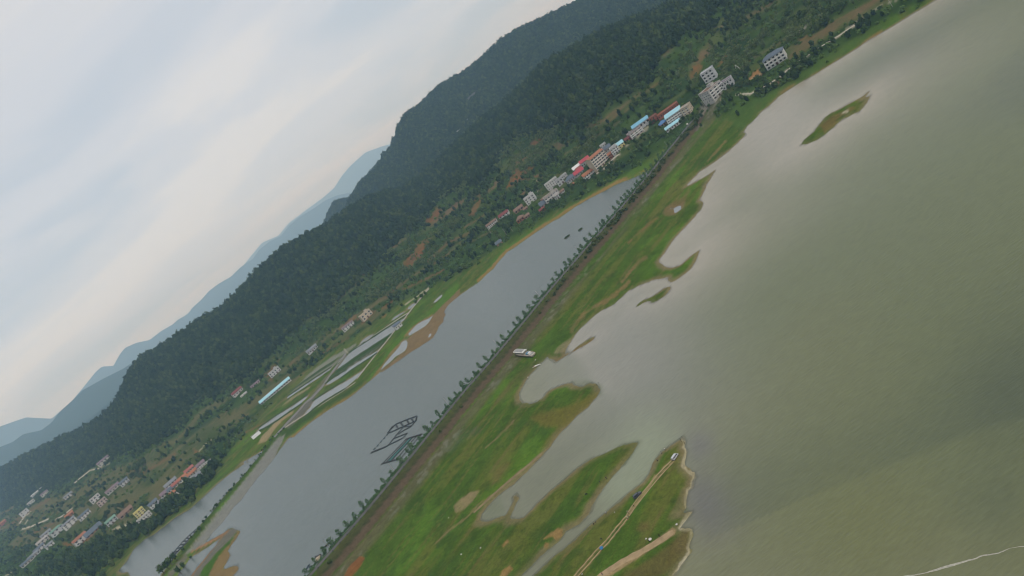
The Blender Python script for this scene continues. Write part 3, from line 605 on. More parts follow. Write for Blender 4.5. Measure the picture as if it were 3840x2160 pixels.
# ------------------------------------------------------------------ water sheet
wazs = np.concatenate([np.arange(-180, -42, 6.0), np.arange(-42, 42.01, 0.13), np.arange(48, 180.1, 6.0)]); wazs[-1] = 180
wrs = np.concatenate([[1, 30, 60], CAM_Z / np.tan(np.radians(np.arange(55, 5.0, -0.13))), np.arange(1510, 2600, 60.0)])
WR, WA = np.meshgrid(wrs, wazs, indexing='ij')
WX = WR * np.sin(np.radians(WA)); WY = WR * np.cos(np.radians(WA))
wx, wy = WX.ravel(), WY.ravel()
wsd = -land_sd(wx, wy, 120.0)
inlake = poly_sdf(wx, wy, lake, 30.0) > -2
plume = np.exp(-np.clip(wsd, 0, None) / 34.0) * (0.75 + 0.25 * fbm(wx / 60, wy / 60, 81, 2)) * 1.1
far_lake = sstep(250, 420, WR.ravel()) * sstep(0, 8, wx)
def blob(fr, c, rad):       # soft centre on the lake, radius in photograph pixels
    qx, qy = world_px(wx, wy, np.zeros_like(wx)); c0 = P(fr, [c])[0]
    return np.exp(-((qx - c0[0]) ** 2 + (qy - c0[1]) ** 2) / rad ** 2) * (wy > 1)
base_w = np.zeros((len(wx), 3)); base_w[:] = (.114, .133, .056)
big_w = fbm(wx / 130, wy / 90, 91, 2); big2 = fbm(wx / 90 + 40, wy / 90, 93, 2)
def mw(c, a):
    global base_w
    a = np.clip(a, 0, 1)[:, None]; base_w = base_w * (1 - a) + np.asarray(c)[None] * a
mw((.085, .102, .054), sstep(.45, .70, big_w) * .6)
mw((.128, .138, .056), sstep(.48, .72, big2) * .5)
mw((.350, .310, .235), plume * np.clip(far_lake + .25, 0, 1) * .95)
mw((.330, .300, .240), blob('D', (1900, 340), 210) * .5 + blob('D', (1720, 560), 160) * .6 + blob('D', (1960, 270), 190) * .55)
mw((.215, .215, .190), blob('D', (1580, 900), 330) * .7)
mw((.235, .270, .170), blob('D', (1560, 1220), 130) * .6 + blob('D', (1640, 1110), 130) * .6)
mw((.130, .125, .115), blob('D', (1760, 1120), 60) * .7 + blob('D', (1790, 1300), 110) * .65 + blob('D', (1760, 1230), 90) * .5)
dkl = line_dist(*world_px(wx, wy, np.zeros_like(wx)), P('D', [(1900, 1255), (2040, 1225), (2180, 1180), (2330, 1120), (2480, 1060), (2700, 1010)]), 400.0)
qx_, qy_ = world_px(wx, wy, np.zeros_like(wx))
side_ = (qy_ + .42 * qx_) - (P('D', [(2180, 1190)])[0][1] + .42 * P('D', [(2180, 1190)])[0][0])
mw((.060, .078, .050), np.where(side_ < 0, np.exp(-(dkl / 190) ** 2), np.exp(-(dkl / 25) ** 2)) * .34 * (wy > 1))  # dark band: wind and cloud shade on the lake, painted into the water colour
mw((.052, .068, .042), (blob('D', (2560, 960), 260) * .5 + blob('D', (2500, 1270), 150) * .25))  # two soft patches of the same cloud shade, also put into the colour
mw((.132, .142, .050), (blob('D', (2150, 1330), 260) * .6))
mw((.10, .125, .118), ~inlake * 1.0)
mw((.12, .14, .13), (~inlake) * np.exp(-np.clip(wsd, 0, None) / 8.0) * .6)
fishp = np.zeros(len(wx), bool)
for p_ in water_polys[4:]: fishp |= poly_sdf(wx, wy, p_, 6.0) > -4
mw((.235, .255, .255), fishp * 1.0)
# drowned grass at the water's edge
for pp, a in [(P('R3', [(1290, 230), (1390, 170), (1560, 140), (1480, 270), (1400, 370), (1340, 330)]), .8), (P('R3', [(1880, 880), (1930, 800), (1990, 770), (2040, 840), (1960, 900)]), .7), (P('R3', [(10, 910), (60, 800), (200, 680), (240, 860), (140, 900)]), .55), (P('R6', [(1150, 1010), (1290, 1000), (1440, 1050), (1440, 1130), (1380, 1160), (1200, 1080)]), .7), (P('R3', [(640, 660), (850, 470), (1080, 300), (1090, 330), (880, 500), (680, 700)]), .5)]:
    qx, qy = world_px(wx, wy, np.zeros_like(wx))
    s_ = poly_sdf(qx, qy, pp, 60.0); mw((.105, .125, .05), sstep(-12, 6, s_) * a * (s_ > -59) * (.5 + .5 * fbm(wx / 3, wy / 3, 5, 2)))
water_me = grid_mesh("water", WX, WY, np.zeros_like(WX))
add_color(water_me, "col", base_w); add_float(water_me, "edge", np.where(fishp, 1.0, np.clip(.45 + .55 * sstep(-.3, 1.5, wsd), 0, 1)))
mt, nt, bs = new_mat("silty_water")
at = nd(nt, "ShaderNodeAttribute", attribute_name="col")
geo = nd(nt, "ShaderNodeNewGeometry")
mpw = nd(nt, "ShaderNodeMapping", {"Vector": geo.outputs["Position"]}); mpw.inputs["Rotation"].default_value = (0, 0, math.radians(28)); mpw.inputs["Scale"].default_value = (0.20, 0.85, 0.8)
w1 = nd(nt, "ShaderNodeTexNoise", {"Vector": mpw.outputs[0], "Scale": 1.0, "Detail": 5.0, "Roughness": 0.6})
w2 = nd(nt, "ShaderNodeTexNoise", {"Vector": geo.outputs["Position"], "Scale": 0.012, "Detail": 3.0})
w3 = nd(nt, "ShaderNodeTexNoise", {"Vector": geo.outputs["Position"], "Scale": 0.09, "Detail": 5.0, "Roughness": .6})
r3a = nd(nt, "ShaderNodeMapRange", {0: w3.outputs[0], 1: .3, 2: .7, 3: .96, 4: 1.04}); r3b = nd(nt, "ShaderNodeMapRange", {0: w1.outputs[0], 1: .3, 2: .7, 3: .90, 4: 1.10}); r3 = nd(nt, "ShaderNodeMath", {0: r3a.outputs[0], 1: r3b.outputs[0]}, operation="MULTIPLY")
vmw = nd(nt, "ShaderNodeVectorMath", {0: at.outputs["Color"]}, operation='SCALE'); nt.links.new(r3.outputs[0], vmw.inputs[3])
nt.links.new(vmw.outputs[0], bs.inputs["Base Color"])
rr_ = nd(nt, "ShaderNodeMapRange", {0: w2.outputs[0], 1: .3, 2: .7, 3: .19, 4: .21}); nt.links.new(rr_.outputs[0], bs.inputs["Roughness"])
st_ = nd(nt, "ShaderNodeMapRange", {0: w2.outputs[0], 1: .35, 2: .65, 3: .46, 4: .52})
bpw = nd(nt, "ShaderNodeBump", {"Height": w1.outputs[0], "Strength": st_.outputs[0], "Distance": 0.5}); nt.links.new(bpw.outputs[0], bs.inputs["Normal"])
ae = nd(nt, "ShaderNodeAttribute", attribute_name="edge"); nt.links.new(ae.outputs["Fac"], bs.inputs["Alpha"])
bs.inputs["IOR"].default_value = 1.333; bs.inputs["Specular IOR Level"].default_value = 0.5
water = link("lake_water", water_me, mt, kind="structure")

# ------------------------------------------------------------------ hills behind
def ridge(name, pts, r_top, r_foot, z_foot, r_back, mat, bump=8.0, tree=6.0, colr=None, naz=None, nr=40, extend=4.0):
    az, tz = px_azel(pts); o = np.argsort(az); az, tz = az[o], tz[o]
    a = np.linspace(az[0] - extend, az[-1] + extend, naz or int((az[-1] - az[0] + 2 * extend) / 0.15))
    zt = CAM_Z + np.interp(a, az, tz) * r_top - tree
    drop_l = sstep(az[0] - extend, az[0], a) * (1 - sstep(az[-1], az[-1] + extend, a))
    zt = z_foot + (zt - z_foot) * drop_l
    rr = np.concatenate([np.linspace(r_foot, r_top, nr), np.linspace(r_top, r_back, 12)[1:]])
    R_, A_ = np.meshgrid(rr, a, indexing='ij')
    s = np.clip((R_ - r_foot) / (r_top - r_foot), 0, 1)
    x = R_ * np.sin(np.radians(A_)); y = R_ * np.cos(np.radians(A_))
    L = r_top / 14
    z = z_foot + (zt[None] - z_foot) * (.7 * s + .3 * sstep(0, 1, s)) + (fbm(x / L, y / L, 13, 4) - .5) * bump * 4 * s * (1 - s)
    back = np.clip((R_ - r_top) / (r_back - r_top), 0, 1)
    z = z - back * (zt[None] - z_foot) * .9
    me = grid_mesh(name, x, y, z)
    ob = link(name, me, mat, kind="structure")
    return ob, x, y, z, s, R_
fm, nt, bs = new_mat("wooded_slope")
geo = nd(nt, "ShaderNodeNewGeometry")
f1 = nd(nt, "ShaderNodeTexNoise", {"Vector": geo.outputs["Position"], "Scale": 0.05, "Detail": 8.0, "Roughness": .7})
cr = nd(nt, "ShaderNodeValToRGB", {0: f1.outputs[0]}); cr.color_ramp.elements[0].position = .35; cr.color_ramp.elements[0].color = (.020, .036, .020, 1); cr.color_ramp.elements[1].position = .7; cr.color_ramp.elements[1].color = (.045, .070, .030, 1)
nt.links.new(cr.outputs[0], bs.inputs["Base Color"]); bs.inputs["Roughness"].default_value = 1.0; bs.inputs["Specular IOR Level"].default_value = 0.0
hill2_px = P('T3', [(60, 1180), (130, 1110), (190, 940), (240, 850), (330, 800), (420, 710), (500, 640), (620, 570), (720, 510), (780, 455), (850, 400), (930, 320), (1040, 240), (1120, 200), (1200, 165), (1340, 100), (1430, 60), (1530, 5), (1700, -80), (2000, -230), (2400, -420), (2800, -560)]) 
hill2_px = P('T4', [(755, 442), (830, 330), (900, 260), (960, 190), (1020, 110)]) + hill2_px
h2, h2x, h2y, h2z, h2s, h2r = ridge("wooded_hill", hill2_px, 2500, 1750, 35, 3300, fm, bump=34, nr=60, extend=2.0)
h3, h3x, h3y, h3z, h3s, h3r = ridge("wooded_knoll", P('T4', [(560, 640), (600, 535), (640, 462), (690, 446), (755, 442), (840, 470)]), 3100, 2600, 30, 3500, fm, bump=6, nr=24, extend=1.0)
far_specs = [
 ("distant_ridge", P('T1', [(-200, 1480), (0, 1400), (100, 1360), (180, 1300), (320, 1270), (400, 1210), (470, 1120), (560, 1040), (640, 960), (800, 870), (960, 790), (1010, 755), (1100, 720)]), 7300, 6200),
 ("distant_ridge", P('T1', [(-300, 1400), (0, 1240), (200, 1170), (400, 1180), (560, 1040), (660, 920), (740, 820), (790, 775), (880, 770), (930, 680), (970, 630), (1060, 590), (1160, 570), (1250, 500), (1340, 450), (1380, 410), (1460, 370), (1490, 320), (1560, 260), (1620, 190), (1700, 130), (1790, 80), (1860, 10)]) + P('T4', [(90, 850), (130, 790), (200, 735), (280, 695), (330, 630), (400, 570), (500, 510), (580, 455), (660, 420), (760, 400), (900, 330)]), 13500, 12000),
 ("distant_ridge", P('T1', [(900, 780), (1200, 560), (1500, 330)]) + P('T4', [(0, 925), (110, 790), (150, 742), (260, 695), (330, 610), (450, 520), (560, 440), (640, 370), (690, 290), (750, 220), (850, 130), (960, 90), (1100, 50), (1300, -60)]), 19000, 17500)]
for nm, pts, rt, rf_ in far_specs:
    ridge(nm, pts, rt, rf_, 10, rt + 1100, fm, bump=20, tree=0, nr=20, extend=5.0)

# ------------------------------------------------------------------ haze: one closed box of thin, even air
hz_me = bpy.data.meshes.new("haze")
bmh = bmesh.new(); bmesh.ops.create_cube(bmh, size=1.0); bmh.to_mesh(hz_me); bmh.free()
haze = link("haze", hz_me, None, kind="stuff")
HZ_TOP = max(max(v.co.z for v in o.data.vertices) for o in bpy.data.objects if o.type == 'MESH' and 'ridge' in o.name or o.name in ('wooded_hill', 'wooded_knoll')) + 25.0
haze.scale = (46000, 46000, HZ_TOP + 4.0); haze.location = (0, 0, (HZ_TOP - 4.0) / 2)
print("haze top", HZ_TOP)
hm = bpy.data.materials.new("haze_air"); hm.use_nodes = True; hm.node_tree.nodes.clear()
ho = hm.node_tree.nodes.new("ShaderNodeOutputMaterial"); hv = hm.node_tree.nodes.new("ShaderNodeVolumePrincipled")
hv.inputs["Color"].default_value = (.44, .69, 1.0, 1); hv.inputs["Absorption Color"].default_value = (1, 1, 1, 1); hv.inputs["Density"].default_value = HAZE_D; hv.inputs["Anisotropy"].default_value = -0.2
hm.node_tree.links.new(hv.outputs[0], ho.inputs["Volume"])
hz_me.materials.append(hm)
# ------------------------------------------------------------------ vegetation
def leaf_mat(name, cols, var=.30):
    mt, nt, bs = new_mat(name)
    oi = nd(nt, "ShaderNodeObjectInfo")
    geo = nd(nt, "ShaderNodeNewGeometry")
    n1 = nd(nt, "ShaderNodeTexNoise", {"Vector": geo.outputs["Position"], "Scale": .014, "Detail": 4.0})
    add = nd(nt, "ShaderNodeMath", {0: oi.outputs["Random"], 1: n1.outputs[0]}, operation='ADD')
    hf = nd(nt, "ShaderNodeMath", {0: add.outputs[0], 1: .5}, operation='MULTIPLY')
    r = nd(nt, "ShaderNodeValToRGB", {0: hf.outputs[0]})
    els = r.color_ramp.elements
    els[0].position = .22; els[0].color = (*cols[0], 1); els[1].position = .82; els[1].color = (*cols[-1], 1)
    for i, c in enumerate(cols[1:-1]):
        e_ = els.new(.22 + .6 * (i + 1) / (len(cols) - 1)); e_.color = (*c, 1)
    n2 = nd(nt, "ShaderNodeTexNoise", {"Vector": geo.outputs["Position"], "Scale": .8, "Detail": 3.0})
    m2 = nd(nt, "ShaderNodeMapRange", {0: n2.outputs[0], 1: .3, 2: .7, 3: 1 - var, 4: 1 + var})
    v = nd(nt, "ShaderNodeVectorMath", {0: r.outputs[0]}, operation='SCALE'); nt.links.new(m2.outputs[0], v.inputs[3])
    nt.links.new(v.outputs[0], bs.inputs["Base Color"])
    bs.inputs["Roughness"].default_value = .9; bs.inputs["Specular IOR Level"].default_value = .03
    return mt
M_FOREST = leaf_mat("forest_leaf", [(.014, .032, .014), (.024, .048, .017), (.036, .062, .020), (.078, .108, .030)])
M_SCRUB = leaf_mat("scrub_leaf", [(.050, .092, .026), (.075, .128, .032), (.105, .165, .040)])
M_BAMBOO = leaf_mat("bamboo_leaf", [(.085, .125, .042), (.115, .160, .055), (.140, .180, .070)])
M_CYP = leaf_mat("young_tree_leaf", [(.060, .120, .052), (.080, .145, .062), (.100, .170, .075)])
M_TREE = leaf_mat("village_tree_leaf", [(.028, .055, .022), (.045, .082, .026), (.075, .115, .034)])
M_BUSH = leaf_mat("bank_bush_leaf", [(.035, .060, .022), (.060, .090, .030), (.100, .115, .040)])
M_BARK = simple_mat("bark", (.10, .075, .055), .9, .4, 2.0)
def leaf_cloud(name, n, shape, size, mat, seed, core=None, squash=1.0):
    """many small leaf-clump faces spread through a crown volume; shape(rand)->xyz"""
    r = np.random.default_rng(seed); vs, fs = [], []
    if core:
        bm = bmesh.new(); bmesh.ops.create_icosphere(bm, subdivisions=2, radius=1.0)
        for v in bm.verts:
            c = v.co.copy(); k = .8 + .4 * float(fbm(np.array([c.x * 2 + seed]), np.array([c.y * 2 + c.z * 3]), seed, 2)[0])
            v.co = Vector((c.x * core[0] * k, c.y * core[0] * k, core[2] + c.z * core[1] * k))
        base = len(vs); bm.verts.index_update()
        vs += [tuple(v.co) for v in bm.verts]; fs += [[x.index + base for x in f.verts] for f in bm.faces]
        bm.free()
    for i in range(n):
        p = np.array(shape(r)); s = size * r.uniform(.6, 1.4)
        nrm = r.normal(size=3) + np.array([0, 0, .6]); nrm /= np.linalg.norm(nrm)
        a = np.cross(nrm, r.normal(size=3)); a /= np.linalg.norm(a) + 1e-9; b = np.cross(nrm, a)
        k0 = len(vs)
        for (ca_, cb_) in ((-1, -.6), (.3, -1), (1, .2), (.1, 1)):
            q = p + a * s * ca_ * r.uniform(.7, 1.1) + b * s * cb_ * r.uniform(.7, 1.1)
            vs.append(tuple(q))
        fs.append([k0, k0 + 1, k0 + 2, k0 + 3])
    me = bpy.data.meshes.new(name); me.from_pydata(vs, [], fs); me.materials.append(mat); me.update()
    return me
def ell(rx, rz, cz, hollow=.55, low=0.0):
    def f(r):
        d = r.normal(size=3); d /= np.linalg.norm(d); k = r.uniform(hollow, 1.0) * (0.82 + .3 * math.sin(3 * math.atan2(d[1], d[0]) + 4 * d[2]))
        z = cz + d[2] * rz * k
        return (d[0] * rx * k, d[1] * rx * k, max(z, low))
    return f
proto_col = bpy.data.collections.new("tree_kinds")          # never linked to the scene: only instanced
def proto(col, name, me):
    o = bpy.data.objects.new(name, me); col.objects.link(o); return o
for k in range(5):
    rx, rz = [(2.9, 3.1), (2.5, 3.8), (3.3, 2.8), (2.2, 4.4), (2.8, 3.4)][k]
    proto(proto_col, f"forest_tree_{k}", leaf_cloud(f"forest_tree_{k}", 70, ell(rx, rz, rz + .8), .85, M_FOREST, 100 + k, core=(rx * .72, rz * .78, rz + .6)))
scrub_col = bpy.data.collections.new("scrub_kinds")
for k in range(3):
    proto(scrub_col, f"scrub_{k}", leaf_cloud(f"scrub_{k}", 60, ell(1.8, 1.5, 1.1, low=.1), .6, M_SCRUB, 200 + k, core=(1.2, 1.0, .9)))
bam_col = bpy.data.collections.new("bamboo_kinds")
def bam(r):
    t = r.uniform(0, 2 * math.pi); h = r.uniform(.2, 1) ** .8; out = .6 + 2.2 * h ** 2.5 * r.uniform(.5, 1)
    return (math.cos(t) * out, math.sin(t) * out, 7.5 * h - 1.2 * h ** 4)
for k in range(2):
    proto(bam_col, f"bamboo_{k}", leaf_cloud(f"bamboo_{k}", 110, bam, .55, M_BAMBOO, 300 + k))
def scatter(name, pts, scl, coll, label, cat):
    me = bpy.data.meshes.new(name)
    pts = np.asarray(pts, np.float32)
    me.vertices.add(len(pts)); me.vertices.foreach_set("co", pts.ravel()); me.update()
    add_float(me, "scl", scl)
    ng = bpy.data.node_groups.new(name + "_scatter", 'GeometryNodeTree')
    ng.interface.new_socket("Geometry", in_out='INPUT', socket_type='NodeSocketGeometry')
    ng.interface.new_socket("Geometry", in_out='OUTPUT', socket_type='NodeSocketGeometry')
    N, L = ng.nodes, ng.links
    gi, go = N.new("NodeGroupInput"), N.new("NodeGroupOutput")
    ci = N.new("GeometryNodeCollectionInfo"); ci.inputs["Collection"].default_value = coll
    ci.inputs["Separate Children"].default_value = True; ci.inputs["Reset Children"].default_value = True
    ip = N.new("GeometryNodeInstanceOnPoints"); ip.inputs["Pick Instance"].default_value = True
    rot = N.new("FunctionNodeRandomValue"); rot.data_type = 'FLOAT_VECTOR'
    rot.inputs[0].default_value = (-.12, -.12, 0); rot.inputs[1].default_value = (.12, .12, 6.283)
    na = N.new("GeometryNodeInputNamedAttribute"); na.data_type = 'FLOAT'; na.inputs[0].default_value = "scl"
    L.new(gi.outputs[0], ip.inputs["Points"]); L.new(ci.outputs[0], ip.inputs["Instance"])
    L.new(rot.outputs[0], ip.inputs["Rotation"]); L.new(na.outputs[0], ip.inputs["Scale"]); L.new(ip.outputs[0], go.inputs[0])
    o = link(name, me, None, kind="stuff", label=label, category=cat)
    md = o.modifiers.new("scatter", 'NODES'); md.node_group = ng
    return o
def jitter_grid(x0, x1, y0, y1, step, r):
    X, Y = np.meshgrid(np.arange(x0, x1, step), np.arange(y0, y1, step))
    return X.ravel() + r.uniform(-.5, .5, X.size) * step, Y.ravel() + r.uniform(-.5, .5, X.size) * step
def ground_col(x, y):
    az = np.degrees(np.arctan2(x, y)); r = np.hypot(x, y)
    ia = np.clip(np.searchsorted(azs, az), 0, len(azs) - 1); ir = np.clip(np.searchsorted(rs, r), 0, len(rs) - 1)
    return NEARCOL.reshape(*shp, 3)[ir, ia]
def in_frame(x, y, z, mrg=160):
    a, b = world_px(x, y, z); return (y > 1) & (a > -mrg) & (a < PXW + mrg) & (b > -mrg - 120) & (b < PXH + mrg)
vr = np.random.default_rng(3)
# near wooded hill
fx, fy = jitter_grid(-2600, 1500, 500, 3700, 4.9, vr)
faz = np.degrees(np.arctan2(fx, fy)); frr = np.hypot(fx, fy)
k_ = (np.abs(faz) < 44) & (frr < 3650); fx, fy = fx[k_], fy[k_]; faz = faz[k_]; frr = frr[k_]
q0, qf, qz, qr, qzr = [np.interp(faz, AZS, a) for a in PR]
s2 = (frr - qf) / (qr - qf)
wob = (fbm(fx / 55, fy / 55, 77, 3) - .5) * .22
k_ = (s2 > -.02 + wob) & (s2 < 1.07); fx, fy = fx[k_], fy[k_]
fz = height(fx, fy)[0]; k_ = in_frame(fx, fy, fz); fx, fy, fz = fx[k_], fy[k_], fz[k_]
thin = np.hypot(fx, fy) > 1900; k_ = ~thin | (vr.random(len(fx)) < .55); fx, fy, fz = fx[k_], fy[k_], fz[k_]; thin = thin[k_]
scatter("hill_forest", np.stack([fx, fy, fz - .6], 1), (.62 + .95 * vr.random(len(fx)) ** 2.2) * np.where(thin, 1.3, 1.0), proto_col, "dark green forest covering the long hill behind the village", "forest")
NF1 = len(fx)
# hill behind and knoll
def strew(X, Y, Z, S, n, lo=.02):
    ny, nx = X.shape
    i = vr.integers(0, ny - 1, n); j = vr.integers(0, nx - 1, n); u = vr.random(n); v = vr.random(n)
    g = lambda A: A[i, j] * (1 - u) * (1 - v) + A[i + 1, j] * u * (1 - v) + A[i, j + 1] * (1 - u) * v + A[i + 1, j + 1] * u * v
    x, y, z, s = g(X), g(Y), g(Z), g(S)
    k = in_frame(x, y, z) & (s > lo); return x[k], y[k], z[k]
x2, y2, z2 = strew(h2x[:64], h2y[:64], h2z[:64], h2s[:64], 75000)
a2, b2 = world_px(x2, y2, z2)
clr = np.full(len(x2), -60.0)
for pp in [P('T3', [(640, 800), (700, 730), (800, 660), (810, 700), (720, 780)]), P('T3', [(590, 1040), (640, 960), (700, 900), (770, 850), (760, 880), (680, 960), (640, 1030)])]:
    clr = np.maximum(clr, poly_sdf(a2, b2, pp, 60.0))
k_ = clr < 3; x2, y2, z2 = x2[k_], y2[k_], z2[k_]
scatter("far_forest", np.stack([x2, y2, z2 - .6], 1), (1.0 + 1.3 * vr.random(len(x2)) ** 2), proto_col, "hazy forest on the taller hill behind the long dark hill", "forest")
x3, y3, z3 = strew(h3x, h3y, h3z, h3s, 6000)
scatter("knoll_forest", np.stack([x3, y3, z3 - .6], 1), vr.uniform(1.1, 1.8, len(x3)), proto_col, "small bluish wooded knoll peeping over the hill crest", "forest")
# ------------------------------------------------------------------ mesh kit
class MB:
    def __init__(s): s.v = []; s.f = []; s.m = []; s.mi = 0; s.T = Matrix.Identity(4)
    def mat(s, i): s.mi = i; return s
    def _add(s, vs, fs):
        b = len(s.v); s.v += [tuple(s.T @ Vector(p)) for p in vs]
        s.f += [[i + b for i in f] for f in fs]; s.m += [s.mi] * len(fs); return s
    def box(s, x0, x1, y0, y1, z0, z1):
        return s._add([(x0, y0, z0), (x1, y0, z0), (x1, y1, z0), (x0, y1, z0), (x0, y0, z1), (x1, y0, z1), (x1, y1, z1), (x0, y1, z1)],
                      [[3, 2, 1, 0], [4, 5, 6, 7], [0, 1, 5, 4], [1, 2, 6, 5], [2, 3, 7, 6], [3, 0, 4, 7]])
    def loft(s, rings, cap=True, close=True):
        n = len(rings[0]); vs = [p for r in rings for p in r]; fs = []
        for k in range(len(rings) - 1):
            for i in range(n if close else n - 1):
                j = (i + 1) % n
                fs.append([k * n + i, k * n + j, (k + 1) * n + j, (k + 1) * n + i])
        if cap: fs.append(list(range(n))[::-1]); fs.append([(len(rings) - 1) * n + i for i in range(n)])
        return s._add(vs, fs)
    def cyl(s, p0, p1, r0, r1=None, n=8):
        r1 = r0 if r1 is None else r1
        p0, p1 = Vector(p0), Vector(p1); d = (p1 - p0).normalized()
        a = d.orthogonal().normalized(); b = d.cross(a)
        R = [[tuple(p + (a * math.cos(2 * math.pi * i / n) + b * math.sin(2 * math.pi * i / n)) * r) for i in range(n)] for p, r in ((p0, r0), (p1, r1))]
        return s.loft(R)
    def prism(s, prof, y0, y1):          # prof in xz, extruded along y
        return s.loft([[(x, y0, z) for x, z in prof], [(x, y1, z) for x, z in prof]])
    def mesh(s, name, mats, smooth=False):
        me = bpy.data.meshes.new(name); me.from_pydata(s.v, [], s.f)
        for mm in mats: me.materials.append(mm)
        me.polygons.foreach_set("material_index", s.m)
        if smooth: me.polygons.foreach_set("use_smooth", [True] * len(s.f))
        me.update(); return me
    def build(s, name, mat, parent=None, smooth=False, **pr):
        return link(name, s.mesh(name, mat if isinstance(mat, list) else [mat], smooth), None, parent, **pr)
def thing(name, loc, rz=0.0, **pr):
    o = bpy.data.objects.new(name, None); COL.objects.link(o); o.empty_display_size = .5
    o.location = loc; o.rotation_euler = (0, 0, rz)
    for k, v in pr.items(): o[k] = v
    return o
def copy_tree(o, parent=None):
    c = o.copy(); COL.objects.link(c); c.parent = parent
    for ch in list(o.children): copy_tree(ch, c)
    return c
def face_cam(x, y):       # rotation so that local -y looks at the camera
    return math.atan2(-x, y) 
def scale_at(x, y, z):    # metres per photograph pixel
    return math.sqrt(x * x + y * y + (CAM_Z - z) ** 2) / FPX
PALETTE = {
 'white': (.54, .54, .525), 'offwhite': (.45, .435, .40), 'grey': (.36, .36, .36), 'ltgrey': (.46, .47, .48), 'beige': (.50, .42, .31), 'yellow': (.58, .52, .20), 'pink': (.44, .36, .33),
 'brick': (.30, .135, .08), 'brown': (.27, .19, .14), 'redbrick': (.27, .10, .065), 'blue': (.19, .40, .53), 'cyan': (.32, .55, .62), 'deepblue': (.10, .20, .40), 'slate': (.115, .14, .17), 'tilegrey': (.20, .21, .225),
 'orange': (.34, .15, .085), 'maroon': (.19, .065, .06), 'red': (.40, .065, .08), 'roofred': (.31, .12, .10), 'roofbrown': (.21, .14, .105), 'roofwhite': (.68, .68, .66), 'concrete': (.33, .31, .29), 'purple': (.20, .15, .17), 'green': (.16, .27, .21)}
_pm = {}
def PM(k):
    if k not in _pm:
        metal = k in ('blue', 'cyan', 'deepblue', 'red', 'roofwhite')
        _pm[k] = simple_mat("paint_" + k, PALETTE[k], .45 if metal else .85, .16 if metal else .30, .25 if metal else .45)
    return _pm[k]
M_GLASS, nt, bs = new_mat("window_glass"); bs.inputs["Base Color"].default_value = (.02, .024, .028, 1); bs.inputs["Roughness"].default_value = .15
M_DOOR = simple_mat("door_wood", (.09, .05, .035), .6)
M_TRIM = simple_mat("white_trim", (.66, .66, .64), .7, .2, .8)
M_STEEL = simple_mat("galvanised_steel", (.42, .43, .44), .45, .2, 1.0, .6)
unit_pane = MB().box(-.5, .5, -.03, .06, -.5, .5).mesh("pane", [M_GLASS])
unit_frame_mb = MB()
for (a, b, c, d) in ((-.62, -.5, -.62, .62), (.5, .62, -.62, .62), (-.5, .5, .5, .62), (-.5, .5, -.62, -.5)): unit_frame_mb.box(a, b, -.07, .02, c, d)
unit_frame = unit_frame_mb.mesh("window_frame", [M_TRIM])
unit_door = MB().box(-.5, .5, -.05, .05, 0, 1).mesh("door", [M_DOOR])
house_spots = []
def roof_mesh(kind, W, D, H, pitch):
    b = MB(); o = .55
    if kind == 'gable':
        h = pitch * D / 2; t = .18
        for sgn in (-1, 1):
            y0, y1 = sgn * (D / 2 + o), 0.0
            z0 = -pitch * o
            pts = [(-W / 2 - o, y0, z0), (W / 2 + o, y0, z0), (W / 2 + o, y1, h), (-W / 2 - o, y1, h)]
            if sgn > 0: pts = pts[::-1]
            b.loft([[(x, y, z + .03) for x, y, z in pts], [(x, y, z + .03 + t) for x, y, z in pts]])
        gable = MB()
        for x in (-W / 2, W / 2):
            gable.loft([[(x - .1, -D / 2, 0), (x - .1, D / 2, 0), (x - .1, 0, h)], [(x + .1, -D / 2, 0), (x + .1, D / 2, 0), (x + .1, 0, h)]])
        return b, gable
    if kind == 'hip':
        h = pitch * D / 2; rx = max(W / 2 - D / 2 * .8, W * .12)
        base = [(-W / 2 - o, -D / 2 - o, -.05), (W / 2 + o, -D / 2 - o, -.05), (W / 2 + o, D / 2 + o, -.05), (-W / 2 - o, D / 2 + o, -.05), (-rx, 0, h), (rx, 0, h)]
        b._add(base + [(x, y, z - .2) for x, y, z in base[:4]], [[0, 1, 5, 4], [1, 2, 5], [2, 3, 4, 5], [3, 0, 4], [6, 7, 1, 0], [7, 8, 2, 1], [8, 9, 3, 2], [9, 6, 0, 3], [9, 8, 7, 6]])
        return b, None
    if kind == 'mono':
        h = pitch * D
        pts = [(-W / 2 - o, -D / 2 - o, .3), (W / 2 + o, -D / 2 - o, .3), (W / 2 + o, D / 2 + o, .3 + h), (-W / 2 - o, D / 2 + o, .3 + h)]
        b.loft([pts, [(x, y, z + .16) for x, y, z in pts]])
        wall_b = MB().loft([[(-W / 2 + .1, D / 2 - .2, 0), (W / 2 - .1, D / 2 - .2, 0), (W / 2 - .1, -D / 2 + .2, 0), (-W / 2 + .1, -D / 2 + .2, 0)][::-1], [(-W / 2 + .1, D / 2 - .2, .25 + h * .96), (W / 2 - .1, D / 2 - .2, .25 + h * .96), (W / 2 - .1, -D / 2 + .2, .28), (-W / 2 + .1, -D / 2 + .2, .28)][::-1]])
        return b, wall_b
    t = .22                                  # flat with parapet
    b.box(-W / 2 - .25, W / 2 + .25, -D / 2 - .25, D / 2 + .25, .003, .16)
    p = MB()
    p.box(-W / 2 - .1, W / 2 + .1, -D / 2 - .1, -D / 2 + t, .16, .85); p.box(-W / 2 - .1, W / 2 + .1, D / 2 - t, D / 2 + .1, .16, .85)
    p.box(-W / 2 - .1, -W / 2 + t, -D / 2 + t, D / 2 - t, .16, .85); p.box(W / 2 - t, W / 2 + .1, -D / 2 + t, D / 2 - t, .16, .85)
    return b, p
